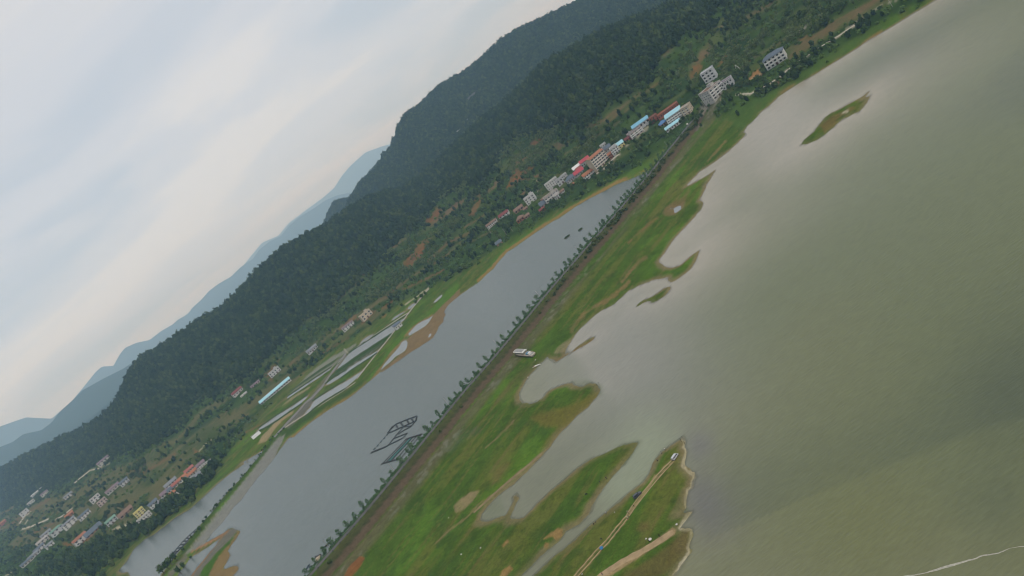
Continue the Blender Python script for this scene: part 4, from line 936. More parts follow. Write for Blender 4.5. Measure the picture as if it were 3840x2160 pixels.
def house(name, label, fr, p1, p2, Hz, D=9.0, yaw=0.0, fl=2, cols=3, roof='flat', wall='white', rc='concrete', pitch=.45, side=0, group=None, hidden=0.0, balc=False, stair=False, surf=None, door=True, wfrac=.5, frames=True, tank=False):
    k = FR[fr][2]
    q = P(fr, [p1, p2]); mid = ((q[0][0] + q[1][0]) / 2, (q[0][1] + q[1][1]) / 2)
    X = (surf or drop)([mid])[0]
    mpp = scale_at(*X)
    W = max(math.dist(q[0], q[1]) * mpp / max(math.cos(math.radians(yaw)), .55), 3.0)
    H = Hz * k * mpp * (1.03 if fr != 'W2' else .88) + hidden
    vx, vy = X[0] / math.hypot(X[0], X[1]), X[1] / math.hypot(X[0], X[1])
    rz = math.atan2(-vx, vy) + math.radians(yaw)
    c = X[:2] + np.array([-math.sin(rz), math.cos(rz)]) * D / 2
    root = thing(name, (c[0], c[1], X[2] - hidden), rz, label=label, category='house' if 'house' in name or 'villa' in name else name.split('_')[-1])
    if group: root['group'] = group
    house_spots.append((c[0], c[1], max(W, D) * .62 + 1.5))
    wm = PM(wall)
    b = MB(); b.box(-W / 2, W / 2, -D / 2, D / 2, -2.5, H)
    b.build('wall', wm, root)
    fh = H / fl
    for f in range(1, fl):
        if fl >= 3 and balc is False: 
            MB().box(-W / 2 - .08, W / 2 + .08, -D / 2 - .08, -D / 2 - .003, f * fh - .14, f * fh + .14).build('floor_band', M_TRIM if wall in ('white', 'offwhite', 'beige', 'ltgrey', 'yellow') else PM('concrete'), root)
    ww = min(W / cols * wfrac, 2.6); wh = min(fh * .52, 1.9)
    def win(x, z, y, rzz, w, h):
        o = link('window', unit_pane, None, root); o.location = (x, y, z) if rzz == 0 else (x, y, z); o.rotation_euler = (0, 0, rzz); o.scale = (w, 1, h)
        if frames:
            g = link('window_frame', unit_frame, None, o)
    for f in range(fl):
        for i in range(cols):
            x = -W / 2 + (i + .5) * W / cols; z = f * fh + fh * .54
            if door and f == 0 and i == cols // 2:
                d = link('door', unit_door, None, root); d.location = (x, -D / 2 - .02, 0.02); d.scale = (min(ww, 1.8), 1, min(fh * .8, 2.6)); continue
            win(x, z, -D / 2 - .02, 0, ww, wh)
        for sx in ((-1,) if side == -1 else (1,) if side == 1 else ()):
            n = max(2, int(D // 3.2))
            for i in range(n):
                y = -D / 2 + (i + .5) * D / n
                win(sx * (W / 2 + .02), f * fh + fh * .54, y, math.pi / 2 * sx, min(1.3, D / n * .5), wh * .8)
    if balc:
        for f in range(1, fl):
            bb = MB().box(-W / 2, W / 2, -D / 2 - 1.1, -D / 2 - .06, f * fh - .12, f * fh + .06)
            bb.box(-W / 2, W / 2, -D / 2 - 1.1, -D / 2 - .98, f * fh + .06, f * fh + .75)
            for i in range(cols + 1):
                x = -W / 2 + i * W / cols; bb.box(x - .13, x + .13, -D / 2 - 1.14, -D / 2 - .9, (f - 1) * fh, f * fh - .12)
            bb.build('balcony', M_TRIM, root)
    r, extra = roof_mesh(roof, W, D, H, pitch)
    ro = r.build('roof', PM(rc), root); ro.location = (0, 0, H)
    if extra is not None:
        nm, mm = {'gable': ('gable_wall', wm), 'mono': ('upper_wall', wm), 'flat': ('parapet', wm)}[roof]
        e_ = extra.build(nm, mm, root); e_.location = (0, 0, H)
    if stair:
        sb = MB().box(W * .1, W * .1 + min(3.6, W * .35), -D * .1, D * .3, .16, 2.5).build('stair_head', wm, root); sb.location = (0, 0, H)
        MB().box(W * .1 - .2, W * .1 + min(3.6, W * .35) + .2, -D * .1 - .2, D * .3 + .2, 2.503, 2.66).build('slab', PM('concrete'), sb)
    if tank:
        tk = MB().cyl((-W * .28, D * .15, .9), (-W * .28, D * .15, 2.0), .6, n=12); tk.build('water_tank', M_STEEL, root).location = (0, 0, H)
    return root
# ------------------------------------------------------------------ village houses, from the far right bank to the left valley
H_ = house
# far right bank
H_('grey_roofed_villa', 'large white villa with grey hipped roof standing alone at the right end of the village', 'V4', (1850, 615), (2215, 375), 205, D=11, yaw=-8, fl=3, cols=5, roof='hip', wall='white', rc='slate', pitch=.4, balc=True, frames=True)
H_('tower_house', 'tall narrow white four-storey house standing behind the grey block with rows of dark windows', 'V4', (425, 935), (650, 800), 225, D=9, yaw=-14, fl=4, cols=3, wall='ltgrey', rc='ltgrey', roof='flat', hidden=2.0)
H_('block_house', 'broad pale grey four-storey house with many small windows on its left side wall', 'V4', (590, 1275), (870, 1110), 235, D=13, yaw=38, fl=4, cols=3, wall='offwhite', rc='roofbrown', side=-1, stair=True, balc=True)
H_('annex_house', 'lower grey two-storey house joined to the right of the pale grey block', 'V4', (830, 1075), (1045, 955), 150, D=9, yaw=-10, fl=2, cols=4, wall='ltgrey', rc='purple', roof='flat')
# houses near the causeway head
H_('terrace_house', 'white three-storey house with balconies under a light blue sheet roof beside the causeway head', 'V3', (1490, 560), (1830, 350), 150, D=11, yaw=-6, fl=3, cols=6, wall='offwhite', rc='cyan', roof='mono', pitch=.16, balc=True)
H_('corner_house', 'beige house with few windows at the right end of the blue roofed terrace', 'V3', (1850, 375), (2010, 270), 175, D=9, yaw=-24, fl=3, cols=2, wall='beige', rc='concrete', roof='flat', wfrac=.3, side=1)
H_('brick_house', 'long unfinished red brick row of two storeys behind the blue roofed terrace', 'V3', (1250, 420), (1740, 165), 100, D=9, yaw=0, fl=2, cols=9, wall='redbrick', rc='brick', roof='flat', frames=False, wfrac=.3, hidden=2)
H_('brick_house', 'small square red brick house left of the long brick row', 'V3', (1060, 540), (1250, 425), 120, D=8, yaw=6, fl=2, cols=3, wall='redbrick', rc='roofbrown', roof='flat', frames=False, wfrac=.35)
H_('low_house', 'low white house with a bright cyan roof nearest the causeway road', 'V3', (1450, 750), (1770, 530), 75, D=8, yaw=0, fl=1, cols=6, wall='white', rc='cyan', roof='gable', pitch=.35)
H_('brick_shed', 'small brown brick shed with a deep blue hipped roof', 'V3', (1310, 625), (1470, 530), 75, D=8, yaw=10, fl=1, cols=3, wall='brown', rc='deepblue', roof='hip', pitch=.5, frames=False)
H_('rear_house', 'grey house with a long sky blue sheet roof behind the pinkish balcony house', 'V3', (680, 770), (1030, 520), 130, D=10, yaw=-4, fl=2, cols=5, wall='ltgrey', rc='blue', roof='gable', pitch=.4, hidden=2.5)
H_('balcony_house', 'pinkish three-storey balcony house in front of the long sky blue roof', 'V3', (600, 915), (860, 720), 130, D=10, yaw=14, fl=3, cols=3, wall='pink', rc='tilegrey', roof='flat', balc=True, tank=True)
H_('red_shed', 'small dark red brick shed left of the pinkish balcony house', 'V3', (450, 985), (590, 925), 70, D=7, yaw=0, fl=1, cols=2, wall='redbrick', rc='maroon', roof='gable', pitch=.35, frames=False)
H_('yellow_house', 'lime yellow house under a pale blue roof', 'V3', (285, 1150), (425, 1065), 95, D=9, yaw=0, fl=2, cols=2, wall='yellow', rc='cyan', roof='gable', pitch=.45)
H_('white_house', 'white house with stacked balconies left of the lime yellow house', 'V1', (2430, 340), (2640, 215), 190, D=9, yaw=-6, fl=3, cols=3, wall='white', rc='tilegrey', roof='flat', balc=True)
H_('dark_roofed_house', 'grey house with a dark slate roof behind the orange brick house', 'V1', (2240, 330), (2430, 205), 170, D=9, yaw=0, fl=2, cols=3, wall='grey', rc='slate', roof='gable', pitch=.5, hidden=1.5)
H_('brick_house', 'small orange brick house right of the tall beige building', 'V1', (2330, 450), (2460, 375), 130, D=7, yaw=0, fl=2, cols=2, wall='brick', rc='orange', roof='gable', pitch=.4, frames=False)
H_('tall_building', 'tallest village building, beige, with an orange roof and a grid of dark window bays', 'V1', (1930, 775), (2335, 505), 375, D=13, yaw=22, fl=5, cols=5, wall='beige', rc='orange', roof='gable', pitch=.22, wfrac=.72)
H_('long_shed', 'long open shed with a bright crimson roof behind the tall beige building', 'V1', (1480, 690), (1740, 500), 90, D=6, yaw=0, fl=1, cols=5, wall='grey', rc='red', roof='mono', pitch=.35, frames=False, hidden=2)
H_('long_shed', 'long open shed with a white sheet roof left of the crimson roof', 'V1', (1270, 870), (1510, 690), 80, D=6, yaw=0, fl=1, cols=5, wall='grey', rc='roofwhite', roof='mono', pitch=.35, frames=False, hidden=2)
H_('front_house', 'two-storey house with an orange tiled roof in front of the tall beige building', 'V1', (1590, 1090), (1930, 870), 130, D=8, yaw=6, fl=2, cols=5, wall='white', rc='orange', roof='gable', pitch=.5)
H_('lean_to_shed', 'low shed with a slanting crimson roof below the white shed roof', 'V1', (1290, 1000), (1560, 830), 60, D=6, yaw=0, fl=1, cols=4, wall='grey', rc='red', roof='mono', pitch=.4, frames=False)
H_('small_house', 'small grey house with pinkish roof squeezed behind the slanting crimson roof', 'V1', (1330, 850), (1560, 700), 70, D=7, yaw=0, fl=1, cols=3, wall='ltgrey', rc='roofred', roof='gable', pitch=.4, hidden=1.0)
H_('slate_roofed_house', 'wide grey house with a broad blue-grey hipped roof in the middle of the village', 'V1', (1050, 1215), (1340, 1010), 95, D=10, yaw=0, fl=1, cols=5, wall='ltgrey', rc='slate', roof='hip', pitch=.6)
H_('long_white_house', 'long white three-storey house with rows of dark windows left of the slate roof', 'V1', (470, 1410), (810, 1165), 185, D=8, yaw=4, fl=3, cols=6, wall='white', rc='concrete', roof='flat', wfrac=.42, frames=False)
H_('narrow_house', 'narrow grey house with a balcony between the long white house and the slate roof', 'V1', (790, 1290), (960, 1150), 170, D=8, yaw=0, fl=2, cols=2, wall='ltgrey', rc='tilegrey', roof='flat', tank=True)
H_('tiny_shed', 'tiny shed with a bright orange tiled roof among the trees below the slate roof', 'V1', (1180, 1280), (1275, 1215), 50, D=4, yaw=0, fl=1, cols=1, wall='brown', rc='orange', roof='hip', pitch=.6, frames=False)
H_('row_house', 'grey two-storey row house below the long white house', 'V2', (1400, 790), (1690, 600), 110, D=9, yaw=4, fl=2, cols=5, wall='offwhite', rc='roofbrown', roof='flat', stair=True, balc=True)
H_('brick_house', 'brown brick house at the left end of the grey row house', 'V2', (1345, 800), (1445, 735), 85, D=7, yaw=10, fl=2, cols=2, wall='brown', rc='roofbrown', roof='gable', pitch=.4, frames=False)
H_('gable_house', 'white gabled house standing in front of the grey row house', 'V2', (1590, 735), (1670, 680), 85, D=8, yaw=-30, fl=2, cols=2, wall='white', rc='concrete', roof='gable', pitch=.5, side=1)
H_('lean_to_shed', 'low lean-to with a blue-grey roof on the slope below the brown brick house', 'V2', (1290, 890), (1400, 800), 30, D=6, yaw=0, fl=1, cols=2, wall='grey', rc='slate', roof='mono', pitch=.5, frames=False)
H_('brick_shed', 'red brick shed near the water left of the blue-grey lean-to', 'V2', (1270, 985), (1385, 945), 55, D=6, yaw=0, fl=1, cols=3, wall='redbrick', rc='maroon', roof='gable', pitch=.4, frames=False)
H_('cube_house', 'detached white three-storey cube house with a flat roof and stair head', 'V2', (1005, 845), (1190, 705), 135, D=10, yaw=-6, fl=3, cols=3, wall='white', rc='concrete', roof='flat', stair=True, side=0)
H_('brick_house', 'low brown house with a brown tiled roof left of the white cube house', 'V2', (745, 1010), (925, 905), 55, D=7, yaw=-6, fl=1, cols=3, wall='brown', rc='roofbrown', roof='gable', pitch=.6, frames=False)
H_('brick_house', 'orange brick house with a hipped brown roof close to the shore', 'V2', (795, 1205), (945, 1140), 70, D=8, yaw=-10, fl=1, cols=3, wall='brick', rc='roofbrown', roof='hip', pitch=.6, frames=False)
H_('brick_shed', 'small brown brick shed right of the orange brick house', 'V2', (955, 1120), (1060, 1060), 45, D=6, yaw=0, fl=1, cols=2, wall='brown', rc='roofbrown', roof='gable', pitch=.5, frames=False)
H_('white_house', 'white house with a maroon tiled roof left of the brown tiled house', 'V2', (435, 1150), (625, 1030), 70, D=8, yaw=-12, fl=2, cols=3, wall='white', rc='maroon', roof='gable', pitch=.55, side=1)
H_('arcade_house', 'white house with a row of arched bays at the left end of the village', 'V2', (165, 1325), (385, 1200), 65, D=8, yaw=-6, fl=2, cols=6, wall='white', rc='roofbrown', roof='gable', pitch=.35, wfrac=.6)
H_('pond_shed', 'small dark shed roof at the water below the arcade house', 'R7', (430, 1100), (480, 1060), 16, D=5, yaw=0, fl=1, cols=1, wall='brown', rc='slate', roof='mono', pitch=.4, frames=False)
H_('flat_house', 'grey flat roofed house right behind the narrow balcony house', 'V1', (890, 1090), (1050, 965), 95, D=7, yaw=0, fl=2, cols=3, wall='ltgrey', rc='concrete', roof='flat', hidden=1.0)
H_('low_house', 'low white wing at the right end of the grey row house', 'V2', (1690, 640), (1790, 560), 60, D=7, yaw=0, fl=2, cols=3, wall='white', rc='roofbrown', roof='gable', pitch=.4)
H_('rear_house', 'grey house peeping out behind the right shoulder of the tall beige building', 'V1', (2070, 150), (2230, 50), 80, D=7, yaw=0, fl=2, cols=3, wall='ltgrey', rc='concrete', roof='flat', hidden=1.5)
H_('stepped_house', 'white stepped house at the lower left of the lime yellow house', 'V3', (110, 1240), (260, 1150), 100, D=8, yaw=0, fl=3, cols=3, wall='white', rc='tilegrey', roof='flat', balc=True)
H_('brown_shed', 'little brown tiled shed between the white cube house and the brown tiled house', 'V2', (930, 960), (1010, 905), 35, D=5, yaw=0, fl=1, cols=2, wall='brown', rc='roofbrown', roof='gable', pitch=.5, frames=False)
# slope above the fish ponds
H_('beige_house', 'beige two-storey house alone on the slope above the fish ponds', 'W5', (665, 580), (805, 470), 85, D=8, yaw=14, fl=2, cols=3, wall='beige', rc='beige', roof='flat', stair=True)
H_('porch_house', 'white house with arched porches and a reddish roof left of the beige house', 'W5', (365, 740), (525, 640), 55, D=8, yaw=-8, fl=2, cols=4, wall='white', rc='purple', roof='gable', pitch=.3)
H_('pump_house', 'little white pump house with grey gabled roof on the fish pond dyke', 'W5', (1160, 712), (1255, 650), 62, D=6, yaw=10, fl=1, cols=3, wall='white', rc='slate', roof='gable', pitch=.5, wfrac=.35)
H_('grey_house', 'grey farmhouse with a long roof left above the fish pond fields', 'W4', (1280, 195), (1430, 105), 45, D=8, yaw=0, fl=1, cols=5, wall='ltgrey', rc='tilegrey', roof='gable', pitch=.5)
H_('grey_house', 'grey two-storey farmhouse with roof terrace above the long pale blue shed', 'W4', (715, 540), (870, 450), 65, D=8, yaw=0, fl=2, cols=4, wall='ltgrey', rc='concrete', roof='flat', stair=True)
H_('long_shed', 'very long shed with a pale blue metal roof by the fish ponds', 'W4', (590, 945), (1000, 605), 34, D=12, yaw=0, fl=1, cols=12, wall='offwhite', rc='cyan', roof='gable', pitch=.35, frames=False)
H_('red_shed', 'little red walled lean-to in front of the long pale blue shed', 'W4', (650, 865), (715, 815), 26, D=4, yaw=0, fl=1, cols=2, wall='redbrick', rc='red', roof='mono', pitch=.3, frames=False)
H_('white_house', 'white farmhouse with a red roof at the foot of the dark hill', 'W4', (165, 830), (300, 745), 45, D=8, yaw=12, fl=1, cols=4, wall='offwhite', rc='maroon', roof='gable', pitch=.6)
H_('low_house', 'low pinkish farm building right of the red roofed farmhouse', 'W4', (425, 705), (545, 620), 24, D=6, yaw=0, fl=1, cols=4, wall='pink', rc='purple', roof='gable', pitch=.4, frames=False)
H_('field_shed', 'thin white field shed below the red roofed farmhouse', 'W4', (265, 845), (350, 780), 16, D=4, yaw=0, fl=1, cols=3, wall='white', rc='roofwhite', roof='flat', frames=False)
# village by the left pond
H_('white_house', 'white house with a plum roof at the upper right end of the left pond village', 'W1', (1160, 335), (1310, 235), 70, D=8, yaw=0, fl=2, cols=4, wall='white', rc='purple', roof='gable', pitch=.5)
H_('ruined_house', 'broken white walls right of the plum roof', 'W1', (1350, 220), (1480, 160), 50, D=6, yaw=0, fl=1, cols=3, wall='white', rc='concrete', roof='flat', frames=False)
H_('row_house', 'house with a long orange roof in the left pond village', 'W1', (960, 500), (1170, 360), 50, D=8, yaw=0, fl=1, cols=5, wall='offwhite', rc='orange', roof='gable', pitch=.5)
H_('row_house', 'plum roofed row house right behind the long orange roof', 'W1', (900, 430), (1060, 325), 45, D=8, yaw=0, fl=1, cols=4, wall='offwhite', rc='roofred', roof='gable', pitch=.5)
H_('row_house', 'orange roofed house in the middle of the left pond village', 'W1', (780, 600), (930, 510), 55, D=8, yaw=0, fl=1, cols=4, wall='white', rc='orange', roof='gable', pitch=.5)
H_('white_house', 'white two-storey house with a dark roof nearest the left pond', 'W1', (1050, 600), (1240, 490), 75, D=8, yaw=0, fl=2, cols=4, wall='white', rc='tilegrey', roof='gable', pitch=.5)
H_('row_house', 'brick red roofed house left of the middle orange roof', 'W1', (640, 720), (790, 620), 50, D=8, yaw=0, fl=1, cols=4, wall='offwhite', rc='roofred', roof='gable', pitch=.5)
H_('blue_roofed_house', 'house with a steel blue roof at the heart of the left pond village', 'W1', (540, 820), (680, 720), 45, D=8, yaw=0, fl=1, cols=3, wall='white', rc='slate', roof='gable', pitch=.5)
H_('white_house', 'bright white house with ragged orange eaves below the steel blue roof', 'W1', (590, 940), (770, 840), 80, D=8, yaw=0, fl=2, cols=4, wall='white', rc='orange', roof='gable', pitch=.5)
H_('row_house', 'plum roofed house at the lower end of the orange row', 'W1', (400, 920), (540, 820), 45, D=9, yaw=0, fl=1, cols=3, wall='offwhite', rc='purple', roof='gable', pitch=.5)
H_('grey_roofed_house', 'dark grey roofed house on the field side of the orange row', 'W1', (480, 720), (690, 580), 35, D=8, yaw=0, fl=1, cols=4, wall='ltgrey', rc='tilegrey', roof='gable', pitch=.6)
H_('white_house', 'white house with a steel grey roof at the lower left end of the orange row', 'W1', (190, 1155), (330, 1050), 80, D=8, yaw=6, fl=2, cols=3, wall='white', rc='slate', roof='gable', pitch=.5)
H_('low_house', 'low white house with a porch in front of the steel grey roof', 'W1', (300, 1090), (430, 1010), 45, D=6, yaw=0, fl=1, cols=3, wall='white', rc='tilegrey', roof='gable', pitch=.5)
# left valley
H_('yellow_house', 'pale yellow two-storey house above a beige yard in the left valley', 'W2', (1640, 765), (1725, 700), 72, D=8, yaw=0, fl=3, cols=3, wall='yellow', rc='yellow', roof='flat', frames=False)
H_('long_white_house', 'long white house with dark bays below the pale yellow house', 'W2', (1670, 830), (1790, 735), 50, D=7, yaw=0, fl=2, cols=5, wall='white', rc='concrete', roof='flat', frames=False)
H_('brown_house', 'brown tiled farmhouse left of the pale yellow house', 'W2', (1440, 760), (1570, 675), 30, D=9, yaw=0, fl=1, cols=3, wall='brown', rc='roofbrown', roof='gable', pitch=.7, frames=False)
H_('grey_house', 'grey house with light walls left of the brown tiled farmhouse', 'W2', (1295, 855), (1390, 790), 50, D=8, yaw=0, fl=2, cols=3, wall='ltgrey', rc='green', roof='gable', pitch=.5, frames=False)
H_('long_shed', 'long shed with a slate blue roof pointing towards the hills in the left valley', 'W2', (1050, 985), (1200, 880), 22, D=14, yaw=0, fl=1, cols=4, wall='brown', rc='slate', roof='gable', pitch=.6, frames=False)
H_('white_house', 'white gabled house on orange earth in the left valley', 'W2', (925, 1075), (1050, 1005), 60, D=9, yaw=10, fl=2, cols=3, wall='white', rc='brick', roof='gable', pitch=.5, frames=False)
H_('white_house', 'white three-storey house beside a dark round tree in the left valley', 'W2', (795, 885), (915, 820), 62, D=9, yaw=6, fl=3, cols=3, wall='white', rc='tilegrey', roof='gable', pitch=.4, frames=False)
H_('white_house', 'white two-storey house with a bluish roof right of the dark round tree', 'W2', (965, 785), (1075, 720), 45, D=8, yaw=0, fl=2, cols=4, wall='white', rc='slate', roof='gable', pitch=.5, frames=False)
H_('white_house', 'white house, upper left one of a close pair in the middle of the valley', 'W2', (1105, 585), (1195, 530), 55, D=8, yaw=0, fl=2, cols=3, wall='white', rc='maroon', roof='flat', frames=False)
H_('pink_house', 'pinkish house, lower right one of a close pair in the middle of the valley', 'W2', (1190, 620), (1275, 575), 55, D=8, yaw=0, fl=2, cols=3, wall='pink', rc='purple', roof='flat', frames=False)
H_('row_house', 'long low white row on the far side of the valley fields', 'W2', (1290, 480), (1415, 395), 35, D=8, yaw=0, fl=1, cols=5, wall='offwhite', rc='purple', roof='gable', pitch=.6, frames=False)
H_('grey_house', 'bluish grey house beside the dark grove', 'W2', (1450, 390), (1530, 335), 45, D=8, yaw=0, fl=2, cols=3, wall='ltgrey', rc='slate', roof='gable', pitch=.5, frames=False)
H_('farm_house', 'faint white farmhouse highest up at the forest edge of the valley', 'W2', (1185, 145), (1305, 65), 38, D=9, yaw=0, fl=2, cols=4, wall='offwhite', rc='purple', roof='gable', pitch=.5, frames=False)
H_('farm_house', 'faint white farmhouse with small trees halfway up the valley', 'W2', (785, 535), (870, 500), 32, D=9, yaw=0, fl=2, cols=3, wall='offwhite', rc='tilegrey', roof='gable', pitch=.5, frames=False)
H_('farm_house', 'small faint farmhouse at the foot of the far left forest', 'W2', (505, 505), (575, 475), 28, D=8, yaw=0, fl=1, cols=3, wall='offwhite', rc='purple', roof='gable', pitch=.6, frames=False)
H_('long_shed', 'thin pale shed at the foot of the far left forest', 'W2', (395, 500), (500, 420), 14, D=8, yaw=0, fl=1, cols=4, wall='ltgrey', rc='roofwhite', roof='gable', pitch=.3, frames=False)
H_('farm_house', 'grey farmhouse below the thin pale shed', 'W2', (350, 610), (410, 575), 26, D=8, yaw=0, fl=1, cols=3, wall='ltgrey', rc='concrete', roof='gable', pitch=.5, frames=False)
H_('farm_house', 'square pale house beside the bent white path on the far left', 'W2', (275, 745), (345, 700), 50, D=9, yaw=0, fl=2, cols=2, wall='ltgrey', rc='concrete', roof='flat', frames=False)
H_('brick_house', 'red brick house with an orange roof near the left edge', 'W2', (5, 870), (75, 825), 30, D=9, yaw=0, fl=1, cols=2, wall='redbrick', rc='orange', roof='gable', pitch=.6, frames=False)
H_('brick_house', 'orange brick house behind the white three-storey house', 'W2', (800, 765), (875, 720), 30, D=8, yaw=0, fl=1, cols=2, wall='brick', rc='orange', roof='gable', pitch=.6, frames=False)
H_('green_roofed_house', 'large house with a grey-green roof left of the white three-storey house', 'W2', (655, 975), (765, 900), 62, D=11, yaw=8, fl=2, cols=3, wall='ltgrey', rc='green', roof='hip', pitch=.4, frames=False)
H_('hamlet_house', 'topmost grey house of the crowded hamlet by the left edge', 'W2', (530, 1010), (620, 950), 45, D=9, yaw=0, fl=2, cols=3, wall='ltgrey', rc='tilegrey', roof='gable', pitch=.5, frames=False)
H_('hamlet_house', 'pale middle house of the crowded hamlet by the left edge', 'W2', (480, 1095), (580, 1030), 45, D=9, yaw=0, fl=2, cols=3, wall='offwhite', rc='concrete', roof='gable', pitch=.5, frames=False)
H_('hamlet_house', 'white rightmost house of the crowded hamlet by the left edge', 'W2', (570, 1130), (640, 1080), 35, D=8, yaw=0, fl=2, cols=2, wall='white', rc='tilegrey', roof='gable', pitch=.5, frames=False)
H_('hamlet_house', 'white house at the neck of the crowded hamlet by the left edge', 'W2', (440, 1175), (530, 1115), 36, D=8, yaw=0, fl=2, cols=3, wall='white', rc='slate', roof='gable', pitch=.5, frames=False)
H_('hamlet_house', 'grey row house trailing off below the crowded hamlet', 'W2', (370, 1250), (470, 1190), 30, D=8, yaw=0, fl=1, cols=4, wall='ltgrey', rc='tilegrey', roof='gable', pitch=.5, frames=False)
H_('hamlet_house', 'lowest house of the trailing row near the bottom left, with a bluish roof', 'W2', (285, 1335), (390, 1270), 30, D=8, yaw=0, fl=1, cols=4, wall='offwhite', rc='slate', roof='gable', pitch=.5, frames=False)
# clearing on the hill behind
h2px, h2py = world_px(h2x, h2y, h2z)
def on_hill(p):
    out = []
    for q in p:
        d = (h2px - q[0]) ** 2 + (h2py - q[1]) ** 2
        d = np.where((h2s > .02) & (h2r < 2500), d, 1e9)
        i = np.unravel_index(np.argmin(d), d.shape); out.append((h2x[i], h2y[i], h2z[i]))
    return np.array(out)
H_('farm_house', 'small pale house in the clearing on the taller hill behind', 'T3', (640, 1005), (672, 975), 26, D=9, yaw=0, fl=3, cols=2, wall='offwhite', rc='concrete', roof='flat', frames=False, surf=on_hill)
H_('farm_house', 'faint house above the pale house on the taller hill behind', 'T3', (705, 905), (722, 890), 12, D=8, yaw=0, fl=1, cols=2, wall='offwhite', rc='tilegrey', roof='gable', frames=False, surf=on_hill)
H_('long_shed', 'faint long roof highest in the clearing on the taller hill behind', 'T3', (722, 862), (756, 845), 8, D=8, yaw=0, fl=1, cols=4, wall='offwhite', rc='concrete', roof='gable', pitch=.3, frames=False, surf=on_hill)
# the grey terraces in the clearing
trc = on_hill(P('T3', [(650, 800), (670, 780), (700, 745), (740, 710), (795, 672), (797, 690), (745, 735), (700, 775), (665, 800)]))
b = MB(); b.loft([[(x, y, z + 5) for x, y, z in trc], [(x, y, z + 5.6) for x, y, z in trc]])
b.build('terrace_field', simple_mat('grey_terrace', (.11, .115, .105), .9, .5, .05), None, kind='structure')
# ------------------------------------------------------------------ causeway
HS = np.array(house_spots)
def clear_of_houses(x, y, extra=0.0):
    d = np.hypot(x[:, None] - HS[None, :, 0], y[:, None] - HS[None, :, 1]) - HS[None, :, 2] - extra
    return d.min(1) > 0
def strip(name, pts, nrm, l0, l1, z, mat, thick=.0, parent=None, **pr):
    b = MB(); n = len(pts)
    a = pts + nrm * l0; c = pts + nrm * l1
    rings = [[(a[i, 0], a[i, 1], z - .25), (c[i, 0], c[i, 1], z - .25), (c[i, 0], c[i, 1], z), (a[i, 0], a[i, 1], z)] for i in range(n)]
    b.loft(rings); return b.build(name, mat, parent, **pr)
M_ROAD = simple_mat("worn_concrete_road", (.115, .112, .108), .9, .30, .12, coord='Object')
M_KERB = simple_mat("pale_kerb", (.10, .097, .092), .85, .35, .3)
M_POST = simple_mat("dark_post", (.035, .033, .03), .7)
road = strip("causeway_road", CW, CW_N, -1.55, 1.55, CW_Z + .035, M_ROAD, kind='structure')
strip("kerb", CW, CW_N, 1.55, 1.72, CW_Z + .13, M_KERB, parent=road)
strip("kerb", CW, CW_N, -1.72, -1.55, CW_Z + .13, M_KERB, parent=road)
LCW = cw_len[-1]
def cw_at(s_, lat):           # lat + lake side
    x = np.interp(s_, cw_len, CW[:, 0]); y = np.interp(s_, cw_len, CW[:, 1])
    nx = np.interp(s_, cw_len, CW_N[:, 0]); ny = np.interp(s_, cw_len, CW_N[:, 1])
    return x - nx * lat, y - ny * lat
def seen(x, y, z, m=20):
    a, b = world_px(np.atleast_1d(np.float64(x)), np.atleast_1d(np.float64(y)), np.atleast_1d(np.float64(z)))
    return bool((a[0] > -m) and (a[0] < PXW + m) and (b[0] > -m) and (b[0] < PXH + m) and y > 1)
def gz_at(x, y): return float(height(np.array([x]), np.array([y]))[0][0])
# dark kerb posts on the lake side
post_me = MB().box(-.16, .16, -.16, .16, -.3, .72).mesh("kerb_post", [M_POST])
s_ = 3.0; np_ = 0
while s_ < LCW - 6:
    x, y = cw_at(s_, 2.7)
    if seen(x, y, CW_Z):
        o = link('kerb_post', post_me, None); o.location = (x, y, CW_Z + .02); o.rotation_euler = (0, 0, math.atan2(tdir[1], tdir[0]))
        o['label'] = 'short dark post in the row along the lake side of the causeway road'; o['category'] = 'post'; o['group'] = 'posts along the causeway'; np_ += 1
    s_ += 5.0
# slender young trees on the pond side
crown_me = []
for k in range(4):
    rx, hh = [(1.45, 3.2), (1.65, 2.9), (1.3, 3.5), (1.7, 3.0)][k]
    def slim(r, rx=rx, hh=hh):
        t = r.random(); rad = rx * (math.sin(math.pi * (.12 + .80 * t)) ** .9) * math.sqrt(r.random()) * (1.15 if r.random() < .5 else .8); a = r.uniform(0, 6.283)
        return (math.cos(a) * rad, math.sin(a) * rad, 1.1 + hh * t)
    crown_me.append(leaf_cloud(f"slim_crown_{k}", 170, slim, .27, M_CYP, 500 + k))
trunk_me = MB().cyl((0, 0, -.3), (.03, 0, 2.6), .09, .055, 6).cyl((.03, 0, 2.6), (0, .02, 4.6), .055, .02, 6).mesh("slim_trunk", [M_BARK])
tr = np.random.default_rng(19); s_ = 2.0; nt_ = 0
while s_ < LCW - 30:
    frac = s_ / LCW
    x, y = cw_at(s_, -3.9 + tr.uniform(-.3, .3))
    if seen(x, y, CW_Z, 60) and tr.random() < .94:
        t = thing('young_tree', (x, y, CW_Z - .2), tr.uniform(0, 6.28), label='slender young tree in the row on the pond side of the causeway', category='tree', group='young trees along the causeway')
        sc = tr.uniform(.62, 1.10) * np.interp(frac, [0, .4, 1], [1.05, 1.15, 1.0]); t.scale = (sc * .95, sc * .95, sc)
        link('trunk', trunk_me, None, t); link('crown', crown_me[tr.integers(4)], None, t); nt_ += 1
    s_ += tr.normal(5.9, 1.1)
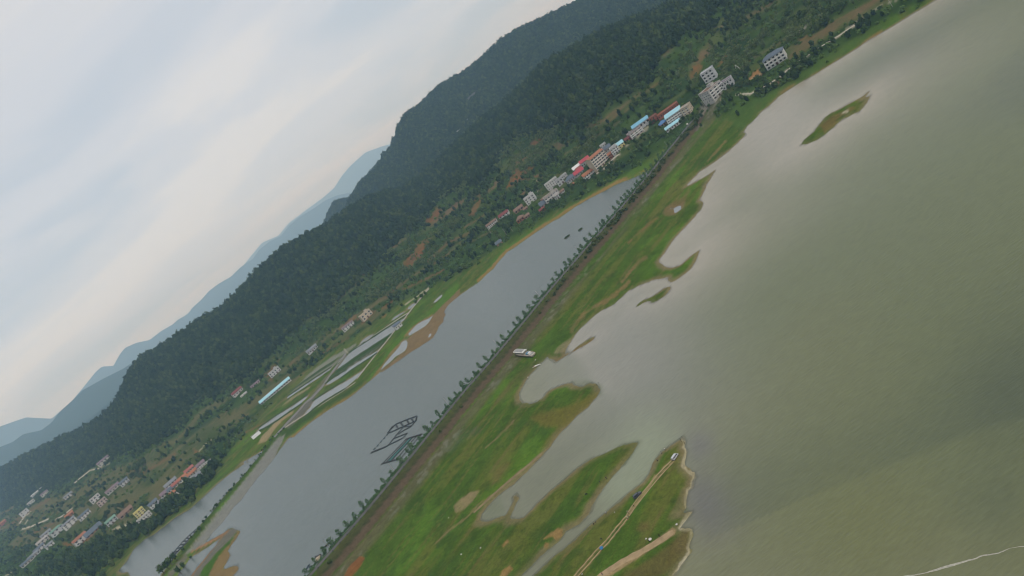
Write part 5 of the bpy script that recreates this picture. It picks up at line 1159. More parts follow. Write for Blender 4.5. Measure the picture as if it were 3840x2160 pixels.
# low hedge plants between the trees (nobody could count them)
hs = tr.uniform(0, LCW - 15, 900); hl = -(2.2 + tr.random(900) * 2.6)
hx, hy = cw_at(hs, hl)
hedge_col = bpy.data.collections.new("hedge_kinds")
for k in range(2): proto(hedge_col, f"hedge_{k}", leaf_cloud(f"hedge_{k}", 50, ell(.75, .6, .55, low=.05), .24, M_CYP, 540 + k, core=(.5, .45, .45)))
scatter("roadside_hedge", np.stack([hx, hy, np.full(900, CW_Z - .25)], 1), tr.uniform(.7, 1.4, 900), hedge_col, "low green hedge plants along the pond edge of the causeway", "hedge")
# shrubs on the lake-side bank
bank_me = [leaf_cloud(f"bank_shrub_{k}", 170, ell([1.5, 1.9, 1.2][k], [1.3, 1.5, 1.2][k], [1.0, 1.2, .9][k], low=.05), .34, M_BUSH, 560 + k, core=([.95, 1.2, .75][k], [.85, 1.0, .75][k], [.8, .95, .7][k])) for k in range(3)]
req = []
for i in range(900):
    s_ = tr.uniform(0, LCW - 10); frac = s_ / LCW
    dens = np.interp(frac, [0, .42, .5, .62, .95, 1], [.05, .08, .35, .95, 1, .4])
    if tr.random() > dens * .33: continue
    lat = tr.uniform(4.0, 8.8) if frac > .5 else tr.normal(7.4, .9)
    x, y = cw_at(s_, lat)
    if seen(x, y, 2): req.append((float(x), float(y)))
req = np.array(req); rz_ = height(req[:, 0], req[:, 1])[0]
for (x, y), z in zip(req, rz_):
    o = link('bank_shrub', bank_me[tr.integers(3)], None); o.location = (x, y, z - .15); o.rotation_euler = (0, 0, tr.uniform(0, 6.28)); q = tr.uniform(.6, 1.3); o.scale = (q, q, q * tr.uniform(.8, 1.1))
    o['label'] = 'dark shrub on the lake side bank between the causeway road and the red track'; o['category'] = 'shrub'; o['group'] = 'shrubs on the causeway bank'
# utility poles with one slack wire along the pond side
pole_mb = MB().cyl((0, 0, -.5), (0, 0, 7.2), .11, .075, 6)
pole_me = pole_mb.mesh("pole", [PM('concrete')]); arm_me = MB().box(-.7, .7, -.05, .05, 6.7, 6.82).mesh("crossarm", [M_STEEL])
pp_ = []
for s_ in np.arange(30, LCW - 60, 52.0):
    x, y = cw_at(s_, -6.0)
    if not seen(x, y, 5, 200): continue
    t = thing('utility_pole', (x, y, gz_at(x, y)), math.atan2(tdir[1], tdir[0]) + math.pi / 2, label='thin grey utility pole standing between the causeway trees and the pond', category='pole', group='utility poles along the causeway')
    link('mast', pole_me, None, t); link('crossarm', arm_me, None, t); pp_.append((x, y, gz_at(x, y) + 6.85))
b = MB()
for a, c in zip(pp_[:-1], pp_[1:]):
    seg = [(a[0] + (c[0] - a[0]) * t, a[1] + (c[1] - a[1]) * t, a[2] + (c[2] - a[2]) * t - 2.4 * t * (1 - t)) for t in np.linspace(0, 1, 7)]
    for p0, p1 in zip(seg[:-1], seg[1:]): b.cyl(p0, p1, .03, n=4)
b.build('overhead_wire', M_POST, None, label='thin overhead wire running along the pond side of the causeway', category='wire')
# other poles
def pole(fr, base, h, label, cross=2):
    X = drop(P(fr, [base]))[0]; t = thing('utility_pole', X, face_cam(X[0], X[1]), label=label, category='pole')
    MB().cyl((0, 0, -.5), (0, 0, h), .16, .10, 6).build('mast', PM('concrete'), t)
    for k in range(cross): MB().box(-1.0, 1.0, -.06, .06, h - .3 - .9 * k, h - .16 - .9 * k).build('crossarm', M_STEEL, t)
pole('V3', (2410, 235), 10.0, 'tall double-armed utility pole at the causeway head below the pale grey block', 3)
pole('V2', (560, 1449), 7.0, 'thin pale pole by the shore below the arcade house', 1)
pole('V2', (690, 1380), 5.0, 'short pale pole on the grassy shore right of the thin pole', 1)
pole('V2', (250, 1440), 6.0, 'thin pale pole directly below the arcade house', 1)
pole('W5', (440, 1075), 6.5, 'thin grey pole at the corner of the long fish pond', 1)
pole('W5', (1160, 610), 5.0, 'thin grey pole on the dyke above the pump house', 1)
pole('B2', (1818, 55), 13.0, 'tall pale mast at the very top of the right shore', 2)
# ------------------------------------------------------------------ boats, rafts, fish cages
M_HULL = simple_mat("cream_hull", (.46, .42, .34), .6, .3, .8); M_RUST = simple_mat("rusty_hull", (.22, .12, .07), .8, .4, 1.2)
M_CANOPY = simple_mat("white_canopy", (.66, .65, .60), .7, .2, .5); M_DECK = simple_mat("grey_deck", (.30, .30, .29), .8, .3, .8)
M_TARP = simple_mat("blue_tarp", (.10, .24, .36), .6, .3, 1.0); M_PLANK = simple_mat("wet_plank", (.045, .042, .038), .85, .5, 1.0); M_NET = simple_mat("green_net", (.045, .14, .125), .8, .35, .4)
M_BARREL = simple_mat("blue_grey_float", (.06, .085, .10), .6, .4, 1.5); M_BAMB = simple_mat("grey_bamboo", (.20, .19, .165), .8, .4, 1.0)
def pair(fr, a, b_, z=0.3):
    A = px_ground(P(fr, [a]), z)[0]; B = px_ground(P(fr, [b_]), z)[0]
    return A, B
A, B = pair('BO', (395, 560), (1245, 640), .8)
L = math.dist(A, B); c = (A + B) / 2; ang = math.atan2(*(B - A)[::-1])       # local +x runs to the stern
gz0 = gz_at(c[0], c[1])
boat = thing('river_boat', (c[0], c[1], gz0), ang, label='cream passenger boat with white canopy stranded on the grass below the causeway', category='boat')
print('boat', L); W = max(L * .135, 2.4)
def hull_ring(x, w, z0, z1, fl=1.12): return [(x, -w * .55, z0), (x, -w, (z0 + z1) / 2), (x, -w * fl, z1), (x, w * fl, z1), (x, w, (z0 + z1) / 2), (x, w * .55, z0)]
rings = []
for t in np.linspace(0, 1, 13):
    w = W / 2 * (0.06 + .94 * min(1, (t / .32) ** .62)) * (1 - .18 * max(0, (t - .7) / .3)); z1 = 1.35 + .7 * max(0, (.3 - t) / .3) ** 1.5; z0 = .1 + .65 * max(0, (.22 - t) / .22)
    rings.append(hull_ring(-L / 2 + L * t, w, z0, z1))
MB().loft(rings).build('hull', M_HULL, boat, True)
for sg in (-1, 1):
    MB().loft([[(-L / 2 + L * t, sg * (W / 2 * 1.14 * (0.06 + .94 * min(1, (t / .32) ** .62)) * (1 - .18 * max(0, (t - .7) / .3))) + dy, z + 1.18 + .7 * max(0, (.3 - t) / .3) ** 1.5) for dy, z in ((-.05, 0), (.05, 0), (.05, .2), (-.05, .2))] for t in np.linspace(.02, 1, 13)]).build('rubbing_strake', M_RUST, boat)
MB().box(-L * .34, L * .14, -W * .40, W * .40, 1.36, 2.75).build('cabin', M_HULL, boat)
for i in range(7):
    x = -L * .31 + i * L * .062
    for sg in (-1, 1): MB().box(x, x + L * .052, sg * W * .40 - .03, sg * W * .40 + .03, 1.85, 2.5).build('cabin_window', M_GLASS, boat)
cn = MB().loft([[(-L * .38, y, 2.85 + .25 * (1 - (y / (W * .46)) ** 2)) for y in np.linspace(-W * .46, W * .46, 7)] + [(-L * .38, y, 2.76) for y in np.linspace(W * .46, -W * .46, 7)], [(L * .11, y, 2.95 + .25 * (1 - (y / (W * .46)) ** 2)) for y in np.linspace(-W * .46, W * .46, 7)] + [(L * .11, y, 2.86) for y in np.linspace(W * .46, -W * .46, 7)], [(L * .18, y, 3.25 + .2 * (1 - (y / (W * .5)) ** 2)) for y in np.linspace(-W * .5, W * .5, 7)] + [(L * .18, y, 3.15) for y in np.linspace(W * .5, -W * .5, 7)]])
can = cn.build('canopy', M_CANOPY, boat)
MB().box(-L * .34, L * .08, -W * .33, W * .33, 3.18, 3.24).build('canopy_panel', M_DECK, can)
MB().box(L * .15, L * .46, -W * .38, W * .38, 1.36, 1.42).build('deck', M_DECK, boat)
MB().box(L * .21, L * .30, -W * .30, W * .22, 1.42, 2.15).build('engine_cover', M_TARP, boat)
MB().box(L * .31, L * .38, -W * .25, W * .25, 1.42, 2.35).build('deck_box', M_CANOPY, boat)
for x in (L * .20, L * .44):
    for sg in (-1, 1): MB().cyl((x, sg * W * .42, 1.4), (x, sg * W * .42, 2.3), .04, n=6).build('rail_post', M_STEEL, boat)
for sg in (-1, 1): MB().cyl((L * .20, sg * W * .42, 2.3), (L * .44, sg * W * .42, 2.3), .035, n=6).build('rail', M_STEEL, boat)
# half sunk white wreck at the inlet
A, B = pair('BO', (1525, 1040), (1010, 1240), .2); L = math.dist(A, B); c = (A + B) / 2; ang = math.atan2(*(B - A)[::-1])
w = thing('wrecked_boat', (c[0], c[1], .05), ang, label='small white broken boat lying half in the water of the inlet', category='boat')
MB().loft([hull_ring(-L / 2 + L * .62 * t, .10 + .62 * t ** .7, -.1, .45 - .1 * t) for t in np.linspace(0, 1, 6)]).build('hull', M_CANOPY, w)
MB().loft([hull_ring(L * .22 + L * .26 * t, .5 - .3 * t, -.1, .2) for t in np.linspace(0, 1, 4)]).build('broken_stern', M_CANOPY, w)
MB().box(-L * .02, L * .10, -.5, .5, .34, .42).build('thwart', M_RUST, w)
# two small green rafts of floating plants
for q, (a, bb, wd, lab) in enumerate([((672, 325), (755, 260), 3.0, 'larger left one of two dark green floating plant rafts on the pond'), ((893, 198), (957, 150), 3.0, 'smaller right one of two dark green floating plant rafts on the pond')]):
    A, B = pair('W8', a, bb, 0.1); L = math.dist(A, B); c = (A + B) / 2; ang = math.atan2(*(B - A)[::-1])
    r_ = thing('plant_raft', (c[0], c[1], 0), ang, label=lab, category='raft')
    MB().loft([[(L / 2 * math.cos(t), wd * math.sin(t) * .8, -.1) for t in np.linspace(0, 6.283, 17)[:-1]], [(L / 2 * math.cos(t), wd * math.sin(t) * .8, .22) for t in np.linspace(0, 6.283, 17)[:-1]]]).build('float_frame', M_BAMB, r_)
    def mat_shape(r, L=L, wd=wd):
        a = r.uniform(0, 6.283); k = math.sqrt(r.random()); return (L * .48 * k * math.cos(a), wd * .76 * k * math.sin(a), .25 + r.uniform(0, .7) * (1 - k * .5))
    link('plants', leaf_cloud('raft_plants', 420, mat_shape, .32, M_TREE, 70 + q), None, r_)
# fish cages: frames of plank walkways on floats
def walkway(root, a, b_, wdt, name='walkway', mat=None, z=.28, h=.14):
    a, b_ = np.array(a), np.array(b_); d = (b_ - a) / (np.linalg.norm(b_ - a) + 1e-9); n = np.array([-d[1], d[0]]) * wdt / 2
    q = [a - n, b_ - n, b_ + n, a + n]; loc = np.array(root.location[:2])
    MB().loft([[(*(p - loc), z - h) for p in q], [(*(p - loc), z) for p in q]]).build(name, mat or M_PLANK, root)
def floats(root, a, b_, step, r=.33):
    a, b_ = np.array(a), np.array(b_); L = np.linalg.norm(b_ - a); d = (b_ - a) / L; n = np.array([-d[1], d[0]])
    loc = np.array(root.location[:2])
    for s_ in np.arange(step / 2, L, step):
        p = a + d * s_ - loc
        MB().cyl((*(p - n * .55), .08), (*(p + n * .55), .08), r, n=8).build('float', M_BARREL, root)
def G(fr, pts, z=.2): return px_ground(P(fr, pts), z)
# cage block beside the causeway
g = G('C5', [(330, 1310), (930, 700), (1330, 575), (830, 1165)])
t = thing('fish_cage', (*g.mean(0), 0), 0, label='green netted fish cage block with parallel walkways moored against the causeway', category='fish cage')
walkway(t, g[0], g[3], 1.1); floats(t, g[0], g[3], 3.0); walkway(t, g[1], g[2], 1.1); floats(t, g[1], g[2], 4.0)
for k, f in enumerate((.04, .22, .46, .70, .95)):
    walkway(t, g[0] + (g[3] - g[0]) * f, g[1] + (g[2] - g[1]) * f, 0.62, z=.24, mat=M_PLANK)
for f0, f1 in ((.28, .40),):
    q = [g[0] + (g[3] - g[0]) * f0, g[1] + (g[2] - g[1]) * f0, g[1] + (g[2] - g[1]) * f1, g[0] + (g[3] - g[0]) * f1]; c0 = g.mean(0)
    MB().loft([[(*(p - c0), .02) for p in q], [(*(p - c0), .06) for p in q]]).build('net', M_NET, t)
# slanting cage raft further out
def ragged(name, label, fr, lines, fl_step, wd=.9):
    pts = np.vstack([G(fr, l) for l in lines]); c0 = pts.mean(0)
    t = thing(name, (*c0, 0), 0, label=label, category='fish cage')
    for l in lines:
        q = G(fr, l)
        for a, b_ in zip(q[:-1], q[1:]):
            walkway(t, a, b_, wd); floats(t, a, b_, fl_step)
    return t
t = ragged('fish_cage', 'ragged dark fish cage raft furthest out on the pond', 'C5', [[(480, 540), (680, 330), (950, 220), (1200, 130)], [(480, 540), (560, 530), (860, 390), (1180, 250)], [(520, 500), (600, 380)], [(680, 330), (740, 440)], [(800, 290), (870, 390)], [(950, 215), (1010, 320)], [(1060, 180), (1130, 280)], [(1200, 130), (1180, 250)], [(870, 390), (1060, 380), (1180, 250)]], 2.6)
ragged('fish_cage', 'zigzag string of empty fish cage frames between raft and causeway block', 'C5', [[(880, 390), (720, 570), (640, 670), (500, 850)], [(1060, 390), (900, 470), (740, 580)], [(640, 680), (820, 610), (970, 550)], [(500, 850), (700, 750), (860, 670), (970, 550)], [(440, 885), (500, 850)]], 2.8, .7)
g2 = G('C5', [(70, 1035), (450, 880)])
t = thing('floating_jetty', (*g2.mean(0), 0), 0, label='straight dark floating jetty at the left end of the cage frames', category='jetty'); walkway(t, g2[0], g2[1], 1.5); floats(t, g2[0], g2[1], 2.4)
buoy_me = MB().cyl((-.8, 0, .12), (.8, 0, .12), .34, n=8).mesh("buoy", [M_BARREL])
for p_ in G('C5', [(155, 940), (235, 855), (320, 760), (400, 672), (475, 585)]):
    o = link('mooring_float', buoy_me, None); o.location = (*p_, .05); o.rotation_euler = (0, 0, .9); o['label'] = 'dark float on the mooring line between jetty and ragged cage raft'; o['category'] = 'float'; o['group'] = 'floats on the mooring line'
# long raft of cages along the stone embankment
rows = [[(110, 1160), (260, 990), (420, 800), (560, 660), (715, 525)], [(140, 1170), (300, 1020), (450, 850), (600, 690), (690, 600)], [(200, 1110), (340, 960), (480, 840), (600, 740)]]
t = ragged('fish_cage', 'long bluish raft of small fish cages along the stone embankment', 'W3', rows + [[(160, 1110), (230, 1100)], [(210, 1045), (290, 1035)], [(260, 990), (350, 960)], [(330, 910), (420, 890)], [(390, 840), (470, 830)], [(450, 770), (520, 770)], [(510, 710), (570, 720)], [(570, 655), (610, 690)], [(640, 590), (690, 600)]], 3.2, 1.1)
# small boats at the near end of the causeway
for k, (a, b_, lab) in enumerate([((210, 1125), (275, 1100), 'dark narrow boat nearest the causeway foot'), ((362, 948), (400, 915), 'dark narrow boat moored further up the causeway')]):
    A, B = pair('W7', a, b_, .1); L = max(math.dist(A, B), 5.0); c = (A + B) / 2
    t = thing('rowing_boat', (*c, 0), math.atan2(*(B - A)[::-1]), label=lab, category='boat')
    MB().loft([hull_ring(-L / 2 + L * u, .08 + .55 * math.sin(math.pi * (.08 + .84 * u)), -.12, .42 + .25 * (2 * u - 1) ** 2) for u in np.linspace(0, 1, 9)]).build('hull', M_PLANK, t)
    for u in (-.15, .2): MB().box(L * u - .15, L * u + .15, -.5, .5, .40, .46).build('thwart', M_BAMB, t)
for k, q in enumerate([(75, 1270), (55, 1305), (95, 1288), (110, 1292)]):
    o = link('mooring_float', buoy_me, None); o.location = (*G('W7', [q])[0], .05); o.rotation_euler = (0, 0, k); o['label'] = 'dark drum floating in the small cluster by the near end of the causeway'; o['category'] = 'float'; o['group'] = 'drums by the near causeway end'
# pale slipway on the pond side of the causeway
sl = px_ground(P('W7', [(190, 1200), (205, 1150), (260, 1120), (285, 1110), (250, 1165), (205, 1215)]), .4)
MB().loft([[(x, y, -.3) for x, y in sl], [(x, y, .5 + .2 * i) for i, (x, y) in enumerate(sl)]]).build('slipway', PM('beige'), None, kind='structure')
# white landing stage by the sand road
g = px_ground(P('R2', [(108, 100), (180, 40), (205, 62), (130, 125)]), .6); c0 = g.mean(0)
t = thing('landing_stage', (*c0, 0), 0, label='pale landing stage with white rails at the sandy road by the fish ponds', category='jetty')
MB().loft([[(*(p - c0), -.4) for p in g], [(*(p - c0), .7) for p in g]]).build('deck', PM('white'), t)
for i in range(4):
    a, b_ = g[i] - c0, g[(i + 1) % 4] - c0
    MB().cyl((*a, 1.5), (*b_, 1.5), .06, n=5).build('rail', M_TRIM, t); MB().cyl((*a, .7), (*a, 1.6), .07, n=5).build('rail_post', M_TRIM, t)
# timber stakes of a fish trap at the sand bar tip and stake lines by the shore
tiny = MB().cyl((0, 0, -.4), (.05, 0, .7), .06, n=5).mesh("stake", [M_PLANK])
sr = np.random.default_rng(4)
for fr, l, n in [('R6', [(1370, 1060), (1410, 1030)], 6), ('R3', [(1960, 110), (1990, 160)], 5)]:
    q = G(fr, l)
    for k in range(n):
        p_ = q[0] + (q[1] - q[0]) * k / (n - 1) + sr.normal(0, .4, 2)
        o = link('stake', tiny, None); o.location = (*p_, 0); o['label'] = 'thin dark stake standing in the shallows at a grassy tip'; o['category'] = 'stake'; o['group'] = 'stakes in the shallows'
# foam line drifting on the lake, lower right
fp = P('S', [(3290, 2215), (3380, 2160), (3450, 2150), (3560, 2120), (3620, 2105), (3690, 2080), (3740, 2070), (3790, 2050), (3850, 2045), (3920, 2020)])
fpts = resample(px_ground(fp, 0), .35)
for a_ in (0.35,):
    off = np.cumsum(sr.normal(0, .10, len(fpts))); off -= np.linspace(off[0], off[-1], len(off)); fpts[:, 1] += off * .5; fpts[:, 0] += np.roll(off, 7) * .4
ft, fn = frame_of(fpts); wv = np.clip(.16 + .55 * (fbm(np.arange(len(fpts)) / 22, np.zeros(len(fpts)), 3, 3) - .42), .02, .6)
mbf = MB(); mbf.loft([[(*(fpts[i] - fn[i] * wv[i]), .012), (*(fpts[i] + fn[i] * wv[i] * .7), .012)] for i in range(len(fpts))], cap=False, close=False)
mbf.build('foam', simple_mat('foam', (.42, .40, .33), .9, .5, 2.0), None, kind='stuff', label='thin pale foam line drifting on the lake at the lower right', category='foam')
# ------------------------------------------------------------------ vehicles, people, gear on the spit
M_TYRE = simple_mat("tyre", (.02, .02, .02), .85, .2, 3); M_RIM = simple_mat("wheel_rim", (.35, .35, .36), .35, .2, 3, .8); M_LAMP = simple_mat("head_lamp", (.7, .7, .68), .2, .1, 3); M_TAIL = simple_mat("tail_lamp", (.35, .02, .02), .3, .1, 3)
M_BLACK = simple_mat("black_plastic", (.02, .02, .022), .6, .2, 3)
def vehicle(name, label, cat, a, b_, fr, L, Wd, prof, roof_h, glass, paint, belt):
    A = px_ground(P(fr, [a]), .5)[0]; B = px_ground(P(fr, [b_]), .5)[0]; c = (A + B) / 2
    ang = math.atan2(*(B - A)[::-1])                    # local +x = nose
    t = thing(name, (*c, gz_at(*c)), ang, label=label, category=cat, true_size=1)
    m = simple_mat(name + "_paint", paint, .28, .06, 1.0, .0, spec=.6)
    hw = Wd / 2
    def ring(x, z_top, z_bot, wt): return [(x, -hw, z_bot), (x, -hw, belt), (x, -hw * wt, z_top), (x, hw * wt, z_top), (x, hw, belt), (x, hw, z_bot)]
    MB().loft([ring(x, z, .32 if -L / 2 + .2 < x < L / 2 - .2 else .42, wt) for x, z, wt in prof]).build('body', m, t)
    for kind, x0, x1, z0, z1 in glass:
        if kind == 'side':
            for sg in (-1, 1):
                MB().loft([[(x0, sg * (hw * .985), z0), (x1, sg * (hw * .985), z0), (x1 - .05, sg * (hw * .87), z1), (x0 + .05, sg * (hw * .87), z1)], [(x0, sg * (hw * 1.02), z0), (x1, sg * (hw * 1.02), z0), (x1 - .05, sg * (hw * .905), z1), (x0 + .05, sg * (hw * .905), z1)]]).build('side_window', M_GLASS, t)
        else:
            MB().loft([[(x0, -hw * .86, z0), (x0, hw * .86, z0), (x1, hw * .78, z1), (x1, -hw * .78, z1)], [(x0 + (.04 if kind == 'front' else -.04), -hw * .86, z0 + .02), (x0 + (.04 if kind == 'front' else -.04), hw * .86, z0 + .02), (x1 + (.04 if kind == 'front' else -.04), hw * .78, z1 + .02), (x1 + (.04 if kind == 'front' else -.04), -hw * .78, z1 + .02)]]).build('windscreen' if kind == 'front' else 'rear_window', M_GLASS, t)
    for x in (-L * .30, L * .31):
        for sg in (-1, 1):
            w = thing('wheel', (x, sg * (hw - .08), .31)); w.parent = t
            MB().cyl((0, -.1, 0), (0, .1, 0), .31, n=14).build('tyre', M_TYRE, w); MB().cyl((0, sg * .1, 0), (0, sg * .115, 0), .19, n=12).build('rim', M_RIM, w)
    for sg in (-1, 1):
        MB().box(L / 2 - .06, L / 2 + .02, sg * hw * .68 - .16, sg * hw * .68 + .16, .62, .80).build('headlight', M_LAMP, t)
        MB().box(-L / 2 - .02, -L / 2 + .06, sg * hw * .8 - .1, sg * hw * .8 + .1, .62, .95).build('tail_light', M_TAIL, t)
        MB().box(L * .22, L * .22 + .14, sg * (hw + .10) - .09, sg * (hw + .10) + .09, belt + .02, belt + .2).build('mirror', M_BLACK, t)
    MB().box(L / 2 - .1, L / 2 + .08, -hw * .96, hw * .96, .34, .56).build('front_bumper', M_BLACK, t); MB().box(-L / 2 - .08, -L / 2 + .1, -hw * .96, hw * .96, .34, .56).build('rear_bumper', M_BLACK, t)
    return t
vehicle('minivan', 'silver minivan parked at the tip of the grassy spit', 'van', (1420, 490), (1528, 328), 'N7', 4.3, 1.68, [(-2.15, .95, .95), (-2.12, 1.60, .86), (-1.95, 1.84, .82), (1.0, 1.86, .82), (1.35, 1.70, .84), (1.80, 1.08, .93), (2.10, .92, .95), (2.15, .75, .96)], 1.86,
        [('side', -1.85, -.75, 1.1, 1.66), ('side', -.65, .35, 1.1, 1.66), ('side', .45, 1.35, 1.1, 1.6), ('front', 1.74, 1.30, 1.16, 1.70), ('rear', -2.13, -2.02, 1.16, 1.70)], (.50, .51, .53), 1.02)
vehicle('dark_suv', 'dark blue-grey car parked beside the wheel tracks on the spit', 'car', (1495, 705), (1570, 640), 'R3', 4.6, 1.84, [(-2.3, .9, .95), (-2.26, 1.15, .90), (-1.95, 1.55, .80), (-1.2, 1.66, .78), (.35, 1.64, .78), (1.15, 1.10, .90), (2.05, .96, .93), (2.3, .74, .95)], 1.66,
        [('side', -1.75, -.75, 1.02, 1.46), ('side', -.65, .25, 1.02, 1.48), ('front', 1.08, .42, 1.12, 1.60), ('rear', -2.24, -1.98, 1.14, 1.50)], (.035, .042, .058), .96)
# people: one continuous skinned figure each
SKIN = simple_mat("skin", (.42, .26, .18), .6, .1, 3); HAIR = simple_mat("hair", (.02, .017, .015), .7, .2, 5)
_cl = {}
def CLO(c):
    if c not in _cl: _cl[c] = simple_mat("cloth_%d" % len(_cl), c, .9, .25, 4)
    return _cl[c]
def figure(pose):
    J = {'stand': dict(hip=(0, 0, .92), ch=(0, .02, 1.32), nk=(0, .02, 1.47), hd=(0, .04, 1.60), tp=(0, .03, 1.70), kL=(.11, .05, .50), kR=(-.11, -.03, .50), fL=(.12, 0.06, .07), fR=(-.12, -.08, .07), tL=(.13, .20, .04), tR=(-.13, .06, .04), eL=(.27, .0, 1.10), eR=(-.27, 0, 1.10), hL=(.25, .16, .90), hR=(-.27, .10, .86)),
         'walk': dict(hip=(0, 0, .92), ch=(0, .05, 1.32), nk=(0, .06, 1.47), hd=(0, .10, 1.60), tp=(0, .09, 1.70), kL=(.10, .20, .52), kR=(-.10, -.08, .48), fL=(.11, .30, .08), fR=(-.11, -.38, .12), tL=(.11, .46, .06), tR=(-.11, -.25, .04), eL=(.26, -.10, 1.10), eR=(-.26, .10, 1.10), hL=(.25, -.06, .86), hR=(-.25, .30, .96)),
         'sit': dict(hip=(0, 0, .36), ch=(0, .10, .74), nk=(0, .14, .90), hd=(0, .20, 1.02), tp=(0, .20, 1.12), kL=(.15, .42, .46), kR=(-.15, .42, .46), fL=(.13, .50, .06), fR=(-.13, .50, .06), tL=(.13, .66, .04), tR=(-.13, .66, .04), eL=(.25, .22, .56), eR=(-.25, .22, .56), hL=(.10, .50, .56), hR=(-.08, .52, .58))}[pose]
    vs = [J['hip'], J['ch'], J['nk'], J['hd'], J['tp']]; rad = [.16, .175, .065, .105, .06]; ed = [(0, 1), (1, 2), (2, 3), (3, 4)]
    def chain(root, pts, rr):
        last = root
        for p_, r_ in zip(pts, rr): vs.append(p_); rad.append(r_); ed.append((last, len(vs) - 1)); last = len(vs) - 1
        return last
    for s_, sg in (('L', 1), ('R', -1)):
        chain(0, [(sg * .10, J['hip'][1], J['hip'][2] - .06), J['k' + s_], J['f' + s_], J['t' + s_]], [.10, .065, .05, .04])
        sh = (sg * .20, J['ch'][1], J['ch'][2] + .05); h_ = Vector(J['h' + s_]); e_ = Vector(J['e' + s_]); d = (h_ - e_).normalized()
        wrist = chain(1, [sh, J['e' + s_], J['h' + s_], tuple(h_ + d * .08)], [.065, .048, .036, .032])
        for k in range(4): chain(wrist, [tuple(h_ + d * .14 + Vector((.018 * (k - 1.5), .01, 0))), tuple(h_ + d * (.17 + .012 * (1.5 - abs(k - 1.5))) + Vector((.018 * (k - 1.5), .02, -.01)))], [.009, .008])
        chain(wrist, [tuple(h_ + d * .06 + Vector((sg * -.035, .02, 0)))], [.010])
    me = bpy.data.meshes.new("figure"); me.from_pydata(vs, ed, []); o = bpy.data.objects.new("figure_tmp", me); COL.objects.link(o)
    md = o.modifiers.new("s", 'SKIN'); me.skin_vertices[0].data[0].use_root = True
    for i, r_ in enumerate(rad): me.skin_vertices[0].data[i].radius = (r_, r_)
    o.modifiers.new("d", 'SUBSURF').levels = 1
    dg = bpy.context.evaluated_depsgraph_get(); dg.update()
    em = bpy.data.meshes.new_from_object(o.evaluated_get(dg)); bpy.data.objects.remove(o)
    return em, J
FIG = {k: figure(k) for k in ('stand', 'walk', 'sit')}
def person(label, fr, p_, pose, shirt, trou, rz=0.0, z=.5, hat=None):
    me, J = FIG[pose]; me = me.copy()
    me.materials.clear()
    for mm in (CLO(shirt), CLO(trou), SKIN, HAIR, M_BLACK): me.materials.append(mm)
    hz_ = J['hip'][2] + .06
    for f in me.polygons:
        c = f.center; i = 0
        if c.z > J['nk'][2] + .02: i = 3 if (c.z > J['hd'][2] + .045 or c.y < J['hd'][1] - .02) else 2
        elif min((Vector(J['hL']) - c).length, (Vector(J['hR']) - c).length) < .12: i = 2
        elif min((Vector(J['tL']) - c).length, (Vector(J['fL']) - c).length, (Vector(J['tR']) - c).length, (Vector(J['fR']) - c).length) < .12: i = 4
        elif c.z < hz_ or (pose == 'sit' and c.y > .28 and c.z < .56): i = 1
        f.material_index = i; f.use_smooth = True
    X = drop(P(fr, [p_]))[0]
    t = thing('person', X, rz, label=label, category='person', true_size=1)
    link('body', me, None, t)
    if hat:
        h = Vector(J['tp']); MB().cyl((h.x, h.y, h.z + .01), (h.x, h.y, h.z + .16), .24, .03, 14).build('hat', CLO(hat), t)
    else:
        h = Vector(J['tp']); MB().loft([[(h.x + .085 * math.cos(a) * k, h.y - .02 + .10 * math.sin(a) * k, h.z + dz) for a in np.linspace(0, 6.283, 11)[:-1]] for k, dz in ((1.05, -.09), (1.1, -.02), (.8, .05), (.2, .075))]).build('hair', HAIR, t)
    return t
DK, BK, WH, TAN_, NV = (.03, .032, .04), (.015, .015, .018), (.60, .58, .55), (.30, .24, .16), (.03, .05, .10)
person('person in dark clothes walking on the wheel tracks below the dark car', 'N8', (968, 198), 'walk', BK, DK, 2.4)
person('person in black walking along the sandy strip near the water', 'N8', (1432, 742), 'walk', BK, BK, 1.2)
person('person in a white shirt at the tip of the spit nearest the channel mouth', 'N7', (1205, 208), 'stand', WH, DK, .8)
person('person in a pale jacket on the channel bank next to the white shirted one', 'N7', (1112, 308), 'stand', (.42, .38, .32), DK, .6)
person('dark seated angler on the channel bank left of the silver minivan', 'N7', (1000, 495), 'sit', BK, DK, 1.3)
person('seated angler in grey on the channel bank, upper of a close pair', 'N8', (270, 478), 'sit', (.10, .10, .11), DK, 1.0)
person('seated angler in black on the channel bank, lower of a close pair', 'N8', (238, 515), 'sit', BK, BK, 1.0)
person('angler in a white hat seated on the channel bank', 'N8', (462, 318), 'sit', (.20, .22, .22), DK, 1.0, hat=WH)
person('person in a white hat standing on the tracks by the piled motorbike', 'N8', (864, 318), 'stand', TAN_, DK, 2.0, hat=WH)
person('person in black beside the white parasol on the sandy strip', 'N8', (1250, 838), 'stand', BK, BK, .4)
person('person in dark clothes at the far side of the channel, nearest the water', 'R3', (1232, 508), 'stand', DK, BK, 3.0)
person('person in dark clothes on the grass of the far side of the channel', 'R3', (1172, 546), 'walk', NV, BK, 2.2)
person('person in a red-brown coat at the bottom edge by the sandy strip', 'N8', (392, 1430), 'stand', (.20, .07, .05), DK, .3)
person('person in a white top at the bottom edge left of the red-brown coat', 'N8', (42, 1446), 'stand', WH, DK, .3)
